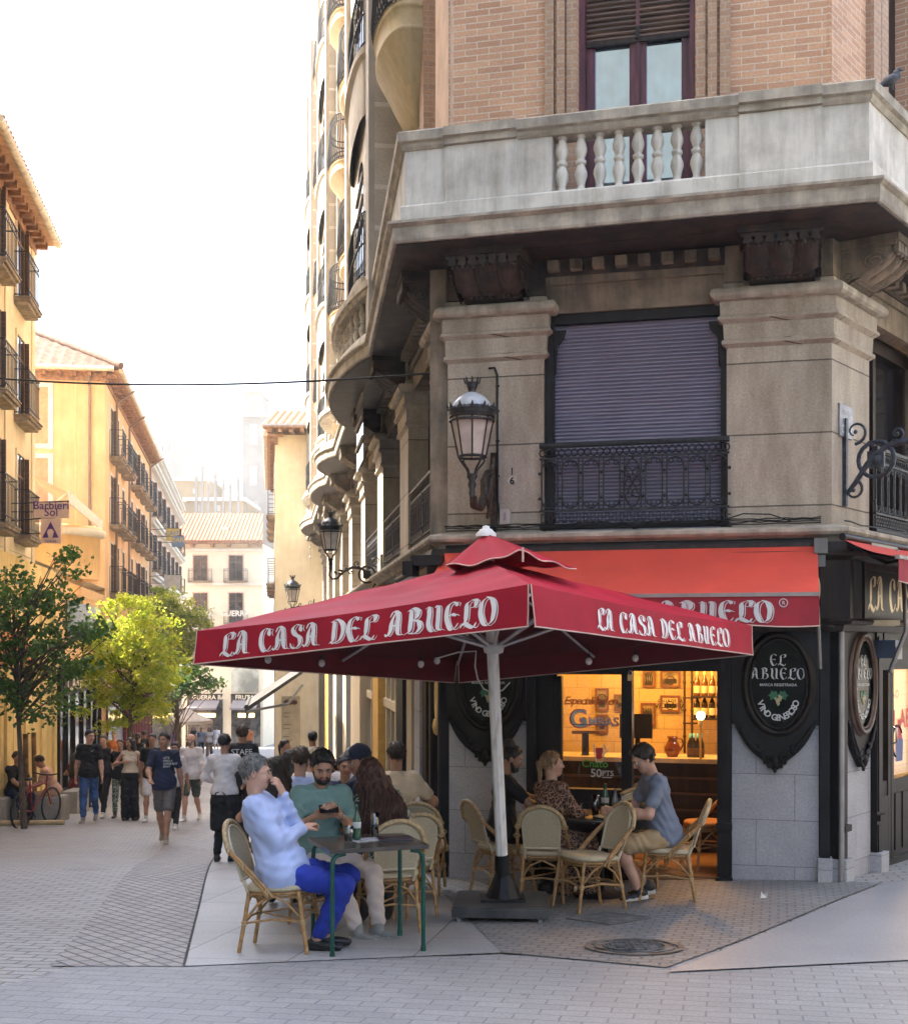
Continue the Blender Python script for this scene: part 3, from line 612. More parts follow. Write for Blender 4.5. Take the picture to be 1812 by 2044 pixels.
b.box(FC, X(1241), X(1262), -.14, .04, GB, .2); b.box(FC, X(1111), X(1262), -.12, .0, -.28, .2); b.box(FC, X(1262), X(1432), -.12, .0, -.245, .2)
b.box(FC, X(1111), X(1241), -.12, .02, GB, -1.42); b.box(FC, X(1111)+.04, X(1241)-.04, .02, .035, GB+.4, -1.55)
b.box(FC, X(1111), X(1120), -.11, -.02, -1.42, -.3)
part(b, 'pilaster', [blk], SF)
# plinth stones under the posts
b = MB()
for fr, a, c, h in ((FC, X(1634), X(1658), -2.0), (FRt, .0, .19, -2.02), (FRt, .98, 1.19, -2.08)): b = MB(); b.box(fr, a-.01, c+.01, -.3, .145, GB, h); part(b, 'plinth_stone', gr_s, SF)
b = MB(); b.tube([FRt.w(-.02, .10, GB), FRt.w(-.02, .10, .2)], .028, 8); part(b, 'downpipe', M('zinc', (.32,.31,.31), .45, metal=.6), SF)
# shaped aprons above the granite: straight shoulders, hanging centre
def apron(fr, a, c, top=.2, y_e=-.73, y_c=-1.17, n0=.03, n1=.075):
    K = 28; uc = (a+c)/2; hw = (c-a)/2
    def low(s):
        x = abs(2*s-1)
        return y_e-.02 if x > .97 else y_c+(y_e-y_c)*min(1, (x/.92))**1.15*(1-.25*math.sin(math.pi*min(1, x/.92)))
    v = []
    for i in range(K+1):
        s = i/K; v += [fr.w(a+(c-a)*s, n1, low(s)), fr.w(a+(c-a)*s, n1, top), fr.w(a+(c-a)*s, n0-.01, low(s))]
    m = MB(); m.add(v, [(3*i, 3*i+3, 3*i+4, 3*i+1) for i in range(K)]+[(3*i+2, 3*i+5, 3*i+3, 3*i) for i in range(K)])
    m.tube([fr.w(a+(c-a)*i/K, n1+.01, low(i/K)+.012) for i in range(K+1)], .018, 5)
    # carved scrolls and leaf at the low point
    for s_ in (-1, 1):
        m.tube([fr.w(uc+s_*(.085+.05*math.cos(t)*(1-t/14)), n1+.03, y_c+.12+.05*math.sin(t)*(1-t/14)) for t in [i*.6 for i in range(16)]], .014, 5)
        m.tube([fr.w(uc+s_*(.14+.20*i/6), n1+.025, low(.5+.5*(.14+.20*i/6)/hw)+.05) for i in range(7)], [.018, .022, .016, .022, .016, .02, .006], 5)
        for i in range(5): m.ell(fr.w(uc+s_*(.02+.035*i), n1+.02, y_c+.02+.012*i*i), (.022, .02, .028), seg=6)
    m.ell(fr.w(uc, n1+.03, y_c+.07), (.035, .03, .06), seg=8); m.ell(fr.w(uc, n1+.02, y_c-.01), (.02, .02, .03), seg=6)
    part(m, 'carved_apron', blk, SF)
apron(FC, X(1461), X(1634)); apron(FC, .0, X(1052), y_e=-.73); apron(FRt, .19, 1.0, y_c=-1.19)
gold = M('gold_paint', (.62,.42,.16), .4, var=.15); white = M('white_paint', (.62,.60,.57), .5, var=.06); wsign = M('sign_white', (.58,.60,.60), .5, var=.05)
lit = M('cream_lettering', (.70,.62,.45), .5, var=.08)
vgreen = M('vine_green', (.02,.13,.06), .5); grapes_m = M('grape_pale', (.50,.46,.28), .5)
dglass = M('sign_glass', (.005,.007,.006), .22, var=.4, spec=.15)
def arc_text(mb, s, fn, R_, cy, a0, a1, size, mi=0, sq=1.0, **kw):      # writing that follows the foot of the oval
    n = len(s)
    for i, ch in enumerate(s):
        if ch == ' ': continue
        a = a0+(a1-a0)*i/(n-1); v, f = font(ch, size, 'CENTER', **kw)
        px, py = R_*sq*math.cos(a), cy+R_*math.sin(a); r = a+math.pi/2; ca, sa = math.cos(r), math.sin(r)
        mb.add([fn(px+p[0]*ca-p[1]*sa, py+p[0]*sa+p[1]*ca) for p in v], f, mi)
def oval_sign(fr, uc, hc, rx, ry, label, n=.08, frame_m=M('frame_black', (.012,.008,.006), .45, spec=.3, var=.4)):
    o = thing('oval_sign', label, 'sign', fr.w(uc, n, hc), 0, 'oval signs of the shopfront'); inv = Vector(fr.w(uc, n, hc))
    q = lambda x, y, d=0: fr.w(uc+x, n+d, hc+y)-inv
    pt = lambda k, K, f=1, g=0: (math.cos(2*math.pi*k/K)*(rx*f+g), math.sin(2*math.pi*k/K)*(ry*f+g))
    m = MB(); m.add([q(*pt(k, 40), .012) for k in range(40)], [tuple(range(40))]); m.build('sign_glass', dglass, o)
    m = MB(); m.tube([q(*pt(k, 48, 1, .055), .03) for k in range(48)], .028, 6, closed=True); m.tube([q(*pt(k, 48, 1, .012), .03) for k in range(48)], .014, 5, closed=True)
    K = 48; m.add([q(*pt(k, K, 1, g_), d) for g_, d in ((.005, .022), (.09, .02), (.10, -.01)) for k in range(K)], [(a*K+k, a*K+(k+1) % K, (a+1)*K+(k+1) % K, (a+1)*K+k) for a in range(2) for k in range(K)], 0, True)
    m.build('sign_frame', frame_m, o)
    m = MB(); f = rx/.25
    for s, y, h_ in (('EL', .175, .108), ('ABUELO', .045, .108)):
        wd2 = glyph_w(s); sc = h_*f
        oldtext(m, s, lambda x, y_, l, s=s, y=y, wd2=wd2, sc=sc: q((x-wd2/2)*sc*1.02, y+y_*sc, .016+.0003*l), 0, nib=.16, inline=False)
    ftext(m, 'MARCA REGISTRADA', lambda x, y: q(x, y-.02, .0165), size=.036*f, align='CENTER', bold=.012)
    arc_text(m, 'VINO GENEROSO', lambda x, y: q(x*rx/.25, y, .0165), .232, -.115, math.pi*1.11, math.pi*1.89, .082, sq=.92*ry/.41*.93, bold=.025)
    m.build('lettering', wsign, o)
    m = MB(); rr = random.Random(5)
    for i in range(22): t = i/22; m.ell(q((rr.random()-.5)*.075*(1-t)*f, -.115-.085*t, .016), (.012, .005, .012), seg=6)
    m.build('grape_bunch', grapes_m, o)
    m = MB()
    for s_ in (-1, 1):
        lf_ = [(0, 0), (.02, .04), (.045, .03), (.06, .045), (.075, .01), (.095, -.005), (.07, -.02), (.075, -.05), (.04, -.035), (.02, -.045)]
        m.add([q(s_*x*f, -.105+y, .0155) for x, y in lf_], [tuple(range(len(lf_)))])
    m.build('vine_leaves', vgreen, o)
    return o
uo = X(1553, .08); oval_sign(FC, uo, -.36, .25, .41, 'black oval sign with white writing between the cafe door and the building corner')
oval_sign(FC, X(975, .08), -.36, .25, .41, 'black oval sign with white writing half hidden behind the umbrella pole')
oval_sign(FRt, .59, -.37, .25, .42, 'narrow looking oval sign with brown frame on the street side right of the corner', frame_m=M('brown_frame', (.085,.045,.028), .4, var=.3))
# mirror oval and carved post on the left side
o = thing('oval_mirror', 'small gilt framed oval mirror high on the left side of the shopfront', 'mirror', FL.w(.38, .04, -.5)); iv = Vector(FL.w(.38, .04, -.5))
m = MB(); m.tube([FL.w(.38+.12*math.cos(t), .06, -.42+.36*math.sin(t))-iv for t in [2*math.pi*k/30 for k in range(30)]], .022, 6, closed=True); m.ell(FL.w(.38, .07, -.84)-iv, (.05, .05, .10), seg=7); m.build('mirror_frame', gold, o)
m = MB(); m.add([FL.w(.38+.12*math.cos(t), .055, -.42+.36*math.sin(t))-iv for t in [2*math.pi*k/30 for k in range(30)]], [tuple(range(30))]); m.build('mirror_glass', M('mirror', (.5,.5,.45), .08, metal=.9), o)
# fascia with the gilded name
b = MB(); path = [lf(1.2), lf(0), cf(W), rf(9)]
b.sweep(path, [(-.1, .12), (.14, .14), (.16, .20), (.24, .205), (.26, .235), (.235, .26), (.235, .80), (.27, .83), (.30, .845), (.30, .87), (.27, .89), (.20, .90), (.18, .98), (-.1, .98)])
for fr, a, c in ((FC, -.15, 3.70), (FRt, .14, 4.2)):
    b.box(fr, a, c, .235, .262, .73, .76); b.box(fr, a, c, .235, .262, .27, .30)
for fr, u in ((FC, 3.66), (FC, 3.95), (FRt, -.02), (FRt, .14)): b.box(fr, u, u+.07, .235, .268, .26, .80)
part(b, 'fascia', wood_d, SF)
for fr, a, c in ((FC, .2, 3.66), (FRt, .21, 4.2)): b = MB(); b.box(fr, a, c, .236, .244, .30, .73); part(b, 'fascia_glass', M('fascia_glass', (.006,.014,.009), .35, spec=.12, var=.4), SF)
m = MB(); s = 'LA CASA DEL ABUELO'; wt = glyph_w(s)
oldtext(m, s, lambda x, y, l: FRt.w(.30+x*.30, .246+.0004*l, .345+y*.33), 0, nib=.2, inline=False)
gl_m = M('gold_leaf', (.72,.60,.36), .35, var=.12, metal=.3); part(m, 'fascia_lettering', gl_m, SF); m = MB(); oldtext(m, s, lambda x, y, l: FC.w(.25+x*3.42/wt, .246+.0004*l, .32+y*.38), 0, nib=.24, inline=False)
part(m, 'fascia_lettering', gl_m, SF)
m = MB(); oldtext(m, s, lambda x, y, l: FRt.w(.315+x*.30, .2445+.0001*l, .335+y*.33), 0, nib=.24, inline=False); part(m, 'lettering_shadow', M('ochre', (.25,.12,.03), .5), SF)
# ---- cafe window and its painted lettering
pane = glass('cafe_glass', alpha=.05, top=.5); g_ = MB(); ua, ub = X(1120), X(1241)
m = MB(); m.add([FC.w(ua, -.06, -1.42), FC.w(ub, -.06, -1.42), FC.w(ub, -.06, -.30), FC.w(ua, -.06, -.30)], [(0, 1, 2, 3)]); CW = part(m, 'cafe_window', pane, SF)
def py(y, x=1180, n=-.05): Yw = FC.w(X(x, n), n, 0).y; return -(y-HY)/FP*Yw
def ptext(s, x, y, size, mat, n=-.052, name='window_lettering', **kw):
    m = MB(); u = X(x, n); h = py(y, x, n); ftext(m, s, lambda a, c: FC.w(u+a, n, h+c), size=size, **kw); m.build(name, mat, CW)
ptext('Especialidad en', 1124, 1406, .112, M('lettering_amber', (.55,.09,.01), .5), shear=.35, bold=.012, sp=.82)
ptext('G', 1135, 1452, .26, M('lettering_red', (.55,.05,.06), .5), n=-.054, bold=.03); ptext('G', 1137, 1451, .25, wsign, bold=.01)
ptext('AMBAS', 1157, 1449, .125, MC['lettering_red'], n=-.054, bold=.03); ptext('AMBAS', 1158, 1448, .12, wsign, bold=.005)
m = MB(); m.box(FC, X(1140), X(1217), -.0515, -.0510, py(1447.5), py(1446)); m.build('window_lettering', M('lettering_blue', (.06,.10,.28), .5), CW)
ptext('Chato', 1161, 1531, .105, M('lettering_green', (.10,.42,.06), .5), bold=.012)
ptext('50', 1178, 1551, .115, wsign, bold=.016); ptext('PTS', 1201, 1549, .075, wsign, bold=.014)
m = MB(); m.box(FC, X(1200), X(1220), -.0520, -.0515, py(1552.5), py(1551)); 
cu = [(-.05, .09), (-.045, -.02), (-.03, -.09), (.03, -.09), (.045, -.02), (.05, .09)]; cx, cy = X(1194), py(1503)
m.tube([FC.w(cx+a, -.052, cy+c) for a, c in cu], .006, 4); m.tube([FC.w(cx+.045+.03*math.sin(t), -.052, cy+.03+.04*math.cos(t)) for t in [math.pi*i/6 for i in range(7)]], .006, 4)
m.build('painted_mug', wsign, CW)
m = MB(); m.add([FC.w(cx+a, -.053, cy+c) for a, c in [(-.038, .05), (-.03, -.05), (0, -.065), (.03, -.05), (.038, .05)]], [(0, 1, 2, 3, 4)]); m.build('painted_wine', MC['lettering_red'], CW)
# ---- right side: glazed door and window
b = MB(); b.box(FRt, 1.19, 4.2, -.12, .02, GB, -1.40); b.box(FRt, 1.19, 4.2, -.10, .0, -.25, .2); b.box(FRt, 1.19, 4.2, .0, .10, .02, .2)
for a in (1.19, 1.52, 1.62, 2.6, 2.7): b.box(FRt, a, a+.08, -.1, .03, GB, -.25)
for a, c in ((1.30, 1.50), (1.74, 1.92), (1.98, 2.16), (2.22, 2.4)): b.box(FRt, a, c, .02, .035, -2.15, -1.55)
b.box(FRt, 1.27, 4.2, .02, .04, GB, -2.22)
part(b, 'street_door', blk, SF)
m = MB(); m.tube([FRt.w(1.60, .05, -1.02), FRt.w(1.60, .09, -1.0), FRt.w(1.60, .09, -.86), FRt.w(1.60, .05, -.84)], .01, 6); part(m, 'handle', M('chrome', (.6,.6,.6), .2, metal=1), SF)
m = MB(); m.add([FRt.w(1.27, -.05, -1.4), FRt.w(4.2, -.05, -1.4), FRt.w(4.2, -.05, -.25), FRt.w(1.27, -.05, -.25)], [(0, 1, 2, 3)]); RW = part(m, 'street_window', pane, SF)
def rtext(s, u, h, size, mat, **kw):
    m = MB(); ftext(m, s, lambda a, c: FRt.w(u+a, -.042, h+c), size=size, **kw); m.build('window_lettering', mat, RW)
rtext('VINO', 1.76, -.56, .13, MC['lettering_blue'], bold=.01); rtext('EL ABUELO', 1.76, -.88, .28, MC['lettering_red'], bold=.03)
rtext('AS', 1.36, -1.02, .12, wsign, bold=.02)
m = MB()
m.tube([FRt.w(2.02+.16*math.cos(t), -.04, -1.02+.17*math.sin(t)) for t in [.5+i*.3 for i in range(14)]], .012, 5); m.build('painted_hose', blk, RW)
m = MB(); m.add([FRt.w(2.0+a, -.041, -1.12+c) for a, c in [(-.02, -.12), (.2, -.12), (.22, .1), (.12, .2), (.1, .3), (.05, .3), (.04, .2), (-.03, .1)]], [tuple(range(8))]); m.build('painted_siphon', MC['lettering_blue'], RW)
m = MB(); m.add([FRt.w(2.0+a, -.040, -1.10+c) for a, c in [(0, .1), (.19, .1), (.15, .2), (.14, .31), (.03, .31), (.04, .2)]], [tuple(range(6))]); m.build('painted_cap', MC['lettering_red'], RW)
# ================================================================ inside the cafe
FLOOR = -2.24
yel = bricks('cafe_wall_tile', (.60,.43,.20), (.54,.38,.17), (.40,.27,.11), bw=.30, rh=.16, ms=.006, rough=.35, bump=.3, var=.2, vscale=1)
b = MB(); DP = -2.75
b.add([FC.w(u, n, h) for u, n, h in ((-.1, DP, FLOOR), (4.4, DP, FLOOR), (4.4, DP, .2), (-.1, DP, .2))], [(0, 1, 2, 3)])
b.add([FC.w(u, n, h) for u, n, h in ((.35, -.3, FLOOR), (.35, DP, FLOOR), (.35, DP, .2), (.35, -.3, .2))], [(0, 1, 2, 3)])
b.box(FRt, 1.45, 12, -1.35, -1.25, FLOOR, .2)
part(b, 'cafe_wall', yel, SF)
b = MB(); b.box(FC, -.1, 4.4, DP-.1, -.3, .2, .25); part(b, 'cafe_ceiling', M('ceiling', (.55,.45,.3), .8), SF)
b = MB(); b.box(FC, .0, W, DP-.1, .0, FLOOR-.3, FLOOR); b.box(FC, X(1262), X(1432), -.05, .05, FLOOR-.3, FLOOR-.02)
part(b, 'cafe_floor', M('terracotta_floor', (.22,.12,.06), .4, var=.3, scale=3), SF)
def warm(name, loc, e, r=.12):
    l = bpy.data.lights.new(name, 'POINT'); l.energy = e; l.color = (1, .50, .11); l.shadow_soft_size = r; o = bpy.data.objects.new(name, l); COL.objects.link(o); o.location = loc
warm('cafe_lamp_light', FC.w(1.3, -1.5, -.05), 12); warm('cafe_lamp_light', FC.w(2.25, -1.55, -.05), 14); warm('cafe_lamp_light', FRt.w(3.0, -.65, -.2), 24); warm('cafe_lamp_light', FRt.w(5.2, -.6, -.3), 30)
CT = thing('bar_counter', 'dark wooden bar counter with pale worktop inside the cafe door', 'counter', FC.w(1.9, -1.5, FLOOR)); iv = Vector(CT.location)
class OF(Fr):
    def __init__(s, fr, iv): s.o = fr.o-iv; s.u = fr.u; s.n = fr.n
F2 = OF(FC, iv); cth = -1.22
m = MB(); m.box(F2, .8, 2.86, -2.0, -1.5, FLOOR, cth-.05); m.build('counter_body', wood_d, CT)
m = MB(); m.box(F2, .75, 2.9, -2.05, -1.42, cth-.05, cth); m.build('worktop', M('worktop', (.60,.50,.33), .3, var=.2), CT)
m = MB()
for h in (-1.45, -1.62, -1.8): m.box(F2, .8, 2.86, -1.5, -1.485, h, h+.025)
m.build('counter_moulding', M('wood_mid', (.10,.05,.025), .4, var=.3), CT)
def on(fr, x, n): return fr.ux(x, n)
def frame_pic(x0, x1, y0, y1, label, kind=0, n=DP+.02):
    u0, u1 = on(FC, x0, n), on(FC, x1, n); Yw = FC.w(u0, n, 0).y; h1, h0 = -(y0-HY)/FP*Yw, -(y1-HY)/FP*Yw
    o = thing('picture_frame', label, 'picture', FC.w((u0+u1)/2, n, h0), 0, 'framed pictures on the cafe wall'); f2 = OF(FC, Vector(o.location)); t = .025
    m = MB(); m.box(f2, u0, u1, n, n+.03, h0, h0+t); m.box(f2, u0, u1, n, n+.03, h1-t, h1); m.box(f2, u0, u0+t, n, n+.03, h0+t, h1-t); m.box(f2, u1-t, u1, n, n+.03, h0+t, h1-t)
    m.build('frame', M('frame_wood', (.16,.06,.02), .4), o)
    m = MB(); m.box(f2, u0+t, u1-t, n, n+.012, h0+t, h1-t, 0)
    rr = random.Random(int(x0)); 
    if kind == 0:
        for i in range(4):
            a = u0+t+(u1-u0-2*t)*(i+.3)/4.6; m.lathe([(.016, 0), (.016, (h1-h0)*.4), (.006, (h1-h0)*.55), (.006, (h1-h0)*.65), (0, (h1-h0)*.66)], f2.w(a, n+.02, h0+t+.01), 6, 1)
    else:
        m.box(f2, u0+t+.02, u1-t-.02, n+.012, n+.014, h0+t+.02, (h0+h1)/2, 1); m.tube([f2.w((u0+u1)/2+.05*math.cos(a), n+.015, h1-.12+.05*math.sin(a)) for a in [i*.6 for i in range(10)]], .006, 4, 1)
    m.build('picture', [M('photo_sepia', (.10,.07,.035), .4, var=.9, scale=9, col2=(.45,.33,.15)) if kind != 2 else M('plaque', (.55,.42,.22), .5), M('photo_dark', (.03,.02,.012), .3)], o)
    if kind == 2:
        m = MB(); ftext(m, 'CALLE DE LA', lambda a, c: f2.w((u0+u1)/2+a, n+.017, h0+.115+c), size=.05, align='CENTER', bold=.01); ftext(m, 'VICTORIA', lambda a, c: f2.w((u0+u1)/2+a, n+.017, h0+.045+c), size=.08, align='CENTER', bold=.01); m.build('lettering', blk, o)
frame_pic(1283, 1309, 1338, 1372, 'framed photo of three bottles at the top left of the cafe doorway'); frame_pic(1318, 1358, 1338, 1372, 'wide framed photo at the top middle of the cafe doorway', 1)
frame_pic(1279, 1309, 1403, 1449, 'upright framed photo of glasses below the three bottles photo'); frame_pic(1318, 1357, 1388, 1421, 'framed cream plaque reading CALLE DE LA VICTORIA', 2)
frame_pic(1188, 1215, 1374, 1419, 'dark framed photo seen through the painted cafe window', 1); frame_pic(1190, 1214, 1426, 1463, 'lower small framed photo seen through the painted cafe window', 1)
frame_pic(1226, 1256, 1386, 1419, 'framed photo seen beside the door post through the cafe window', 1, DP+.02)
# bottle shelf made of pipes
SH = thing('pipe_shelf', 'wall shelf of dark iron pipes holding wine bottles inside the cafe door', 'shelf', FC.w(2.3, -2.3, cth)); F3 = OF(FC, Vector(SH.location))
sx0, sx1, sn = on(FC, 1366, -2.2), on(FC, 1381, -2.2), -2.2; pipe = M('pipe_iron', (.05,.03,.02), .4, metal=.6)
def hy(y, x, n): return -(y-HY)/FP*FC.w(on(FC, x, n), n, 0).y
m = MB()
for u in (sx0, sx1, on(FC, 1440, sn)): m.tube([F3.w(u, sn, cth), F3.w(u, sn, .1)], .014, 6)
for y in (1393, 1444): m.tube([F3.w(sx0, sn, hy(y, 1370, sn)), F3.w(sx1+.1, sn, hy(y, 1370, sn))], .011, 6)
for u in (sx0, sx1):
    for y in (1362, 1393, 1418, 1444, 1470): m.ell(F3.w(u, sn, hy(y, 1370, sn)), (.022, .022, .022), seg=6)
m.build('pipe', pipe, SH); m = MB()
hs = [hy(1390, 1400, sn), hy(1434, 1400, sn)]
for h in hs: m.box(F3, sx1, on(FC, 1440, sn), sn-.12, sn+.1, h-.015, h)
m.build('shelf_board', wood_d, SH)
wb_prof = [(.001, 0), (.038, .004), (.039, .01), (.039, .17), (.030, .20), (.014, .235), (.013, .29), (.015, .295), (.015, .305), (0, .306)]
def bottle(loc, col, label, grp, sc=1, cap=None, lab=(.6,.5,.3)):
    o = thing('wine_bottle', label, 'bottle', loc, 0, grp, sc)
    m = MB(); m.lathe(wb_prof, (0, 0, 0), 10); m.build('bottle_glass', M('bottle_'+col[0], col[1], .12, spec=.7), o)
    m = MB(); m.lathe([(.0395, .04), (.0405, .045), (.0405, .12), (.0395, .125)], (0, 0, 0), 10); m.build('bottle_label', M('bl%d' % int(lab[0]*100), lab, .6), o)
    if cap: m = MB(); m.lathe([(.0155, .25), (.016, .31), (0, .312)], (0, 0, 0), 8); m.build('bottle_capsule', M('capsule_%d' % int(cap[1]*100), cap, .4), o)
    return o
names = ['first', 'second', 'third', 'fourth']
for r_, (h, cc) in enumerate(((hs[0], ('amber', (.12,.05,.02))), (hs[1], ('dark', (.02,.015,.01))))):
    for i in range(4):
        bottle(F3.w(sx1+.055+i*.085, sn, h)+SH.location, cc, '%s %s bottle from the left on the %s pipe shelf' % (names[i], 'amber' if r_ == 0 else 'dark', 'upper' if r_ == 0 else 'lower'), 'bottles on the pipe shelf', .95, (.7,.55,.3) if r_ == 0 else None)
for i in range(4): bottle(FC.w(on(FC, 1377+7.5*i, -1.6), -1.6, cth), ('dark', (.02,.015,.01)), '%s dark bottle from the left with a pale green cap on the bar counter' % names[i], 'bottles on the counter', .85, (.15,.40,.33), (.12,.06,.03))
o = thing('water_jug', 'brown glazed clay jug standing on the bar counter', 'jug', FC.w(on(FC, 1342, -1.65), -1.65, cth)); m = MB(); m.lathe([(.001, 0), (.055, .0), (.088, .06), (.09, .10), (.06, .16), (.045, .19), (.06, .225), (.052, .225), (.04, .19)], (0, 0, 0), 14); cl = M('clay_glaze', (.18,.05,.02), .15, var=.3); m.build('jug_body', cl, o)
m = MB(); m.tube([(.05, 0, .20), (.10, 0, .20), (.12, 0, .14), (.085, 0, .07)], .011, 6); m.build('handle', cl, o)
o = thing('till_screen', 'black till screen on the bar counter beside the door post', 'till', FC.w(on(FC, 1270, -1.65), -1.65, cth)); F4 = OF(FC, Vector(o.location)); u = on(FC, 1272, -1.65)
m = MB(); m.box(F4, u-.16, u+.14, -1.72, -1.5, cth, cth+.09); m.tube([F4.w(u, -1.65, cth+.05), F4.w(u, -1.68, cth+.3)], .03, 6); m.build('till_base', blk, o)
m = MB(); m.box(F4, u-.19, u+.17, -1.62, -1.59, cth+.20, cth+.47); m.build('screen', blk, o)
o = thing('beer_tap', 'dark T shaped beer tap column seen through the painted window', 'beer tap', FC.w(on(FC, 1168, -1.6), -1.6, cth)); m = MB(); m.lathe([(.05, 0), (.04, .02), (.038, .24), (.04, .25)], (0, 0, 0), 10); m.build('column', blk, o)
m = MB(); m.bx((-.15, -.03, .24), (.15, .03, .275)); m.build('crossbar', MC['wood_mid'], o)
o = thing('globe_lamp', 'small lit white globe lamp in front of the wine shelf', 'lamp', FC.w(on(FC, 1398, -1.4), -1.4, -.75)); m = MB(); m.ell((0, 0, 0), (.045, .045, .045), seg=16); m.build('globe', emis('globe_glow', (1, .9, .75), 9), o)
m = MB(); m.tube([(0, 0, -.04), (0, 0, -.10)], .03, 8); m.tube([(0, 0, -.10), (0, 0, cth+.75)], .012, 6); m.build('stand', MC['gold_paint'], o)
o = thing('padlock', 'small steel padlock hanging at the top of the cafe door post', 'padlock', FC.w(X(1259), .05, -.28)); m = MB(); m.bx((-.025, -.012, -.06), (.025, .012, 0)); m.build('lock_body', gold, o); m = MB(); m.tube([(-.016, 0, 0), (-.016, 0, .03), (0, 0, .045), (.016, 0, .03), (.016, 0, 0)], .005, 5); m.build('shackle', MC['chrome'], o)
# ================================================================ left side ground floor, shop by shop
cream = M('cream_column', (.50,.42,.29), .6, var=.12, scale=3, stretch=(4,4,.5)); ochre_c = M('ochre_column', (.62,.36,.08), .5, var=.1); grn = M('green_paint', (.05,.09,.02), .5)
streetglass = M('street_glass', (.05,.045,.04), .03, metal=.65, spec=1, var=.5)
cream = cream
LS = thing('street_front', 'row of narrow black, cream and ochre shop columns along the left street', 'shopfront')
mk = {'k': MB(), 'c': MB(), 'o': MB(), 'g': MB(), 'w': MB(), 'gl': MB()}
NMK = dict(k='black_column', c='cream_column', o='ochre_column', g='green_column', w='wooden_front', gl='shop_window')
def strip(x0, x1, k, n, y0=None):
    a, c = FL.ux(x1, n), FL.ux(x0, n); q_ = MB(); q_.box(FL, a, c, -.5, n, -6.5, 1.0); part(q_, NMK[k], dict(k=blk, c=cream, o=ochre_c, g=grn, w=wood_d, gl=streetglass)[k], LS)
for x0, x1, k, n in ((821, 850, 'w', .0), (803, 821, 'c', .05), (791, 803, 'k', .10), (770, 791, 'gl', -.05), (754, 770, 'gl', -.05), (744, 754, 'o', .10), (724, 744, 'gl', -.05), (718, 724, 'k', .05), (700, 718, 'c', .14), (690, 700, 'k', .1), (684, 690, 'c', .12), (671, 684, 'k', .1), (665, 671, 'c', .12), (655, 665, 'k', .1), (648, 655, 'o', .06), (640, 648, 'k', .05), (627, 640, 'w', .05), (614, 627, 'o', .02), (600, 614, 'g', .02)): strip(x0, x1, k, n)
for x in (757, 771, 789, 780, 727, 741): a = FL.ux(x, 0); q_ = MB(); q_.box(FL, a, a+.10, -.05, .0, -6, 1); part(q_, 'mullion', cream, LS)
for x0, x1 in ((754, 791), (724, 744)): a, c = FL.ux(x1, 0), FL.ux(x0, 0); q_ = MB(); q_.box(FL, a, c, -.05, .015, -.95, -.82); part(q_, 'transom', cream, LS); q_ = MB(); q_.box(FL, a, c, -.05, .03, -6, -2.1); part(q_, 'window_base', blk, LS)
# ================================================================ awnings
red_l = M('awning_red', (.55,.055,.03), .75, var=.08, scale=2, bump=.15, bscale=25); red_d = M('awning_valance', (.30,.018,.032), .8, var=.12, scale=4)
red_u = M('umbrella_red', (.36,.008,.026), .68, var=.12, scale=2.5, bump=.3, bscale=7, spec=.25)
cream_e = M('cream_piping', (.60,.45,.38), .7)
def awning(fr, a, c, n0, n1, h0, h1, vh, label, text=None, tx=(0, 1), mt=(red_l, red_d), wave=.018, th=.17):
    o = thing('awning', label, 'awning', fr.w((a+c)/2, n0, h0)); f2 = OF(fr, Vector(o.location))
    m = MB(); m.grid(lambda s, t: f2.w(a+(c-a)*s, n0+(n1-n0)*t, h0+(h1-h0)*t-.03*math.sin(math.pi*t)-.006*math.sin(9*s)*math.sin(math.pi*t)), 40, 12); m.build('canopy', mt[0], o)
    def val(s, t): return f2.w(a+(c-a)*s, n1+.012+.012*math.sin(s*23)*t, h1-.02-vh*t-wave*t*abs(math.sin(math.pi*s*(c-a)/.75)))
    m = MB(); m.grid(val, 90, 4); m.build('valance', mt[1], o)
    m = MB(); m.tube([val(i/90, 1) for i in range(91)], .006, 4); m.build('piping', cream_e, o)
    m = MB(); m.box(f2, a, c, n1-.02, n1+.022, h1-.022, h1+.012); m.build('front_bar', M('bar_grey', (.30,.27,.25), .5), o)
    if text:
        m = MB(); w_ = glyph_w(text)
        oldtext(m, text, lambda x, y, l: val(tx[0]+(tx[1]-tx[0])*x/w_, .88-.74*y)+fr.n*(.005+.0004*l), 0, nib=.21); m.build('lettering', wsign, o)
    m = MB(); m.tube([f2.w(a, n0, h0+.02), f2.w(c, n0, h0+.02)], .035, 8)
    for u in (a+.12, c-.12): m.tube([f2.w(u, n0, h0-.02), f2.w(u+(.35 if u < (a+c)/2 else -.35), (n0+n1)/2, (h0+h1)/2-.12), f2.w(u, n1, h1-.03)], .02, 6)
    m.build('roller_arm', blk, o); return o
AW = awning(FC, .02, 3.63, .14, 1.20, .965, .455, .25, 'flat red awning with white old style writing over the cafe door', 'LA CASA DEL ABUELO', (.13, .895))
f2 = OF(FC, Vector(AW.location)); m = MB(); c0 = f2.w(3.33, 1.224, .375)
m.tube([c0+FC.u*.035*math.cos(t)+Vector((0, 0, .035*math.sin(t))) for t in [2*math.pi*k/14 for k in range(14)]], .004, 4, closed=True); ftext(m, 'R', lambda x, y: c0+FC.u*(x-.013)+Vector((0, 0, y-.015)), size=.045, bold=.01); m.build('registered_mark', wsign, AW)
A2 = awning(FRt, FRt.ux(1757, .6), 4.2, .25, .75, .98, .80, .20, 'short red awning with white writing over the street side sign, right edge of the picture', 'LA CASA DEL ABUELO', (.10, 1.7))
m = MB(); f2 = OF(FRt, Vector(A2.location))
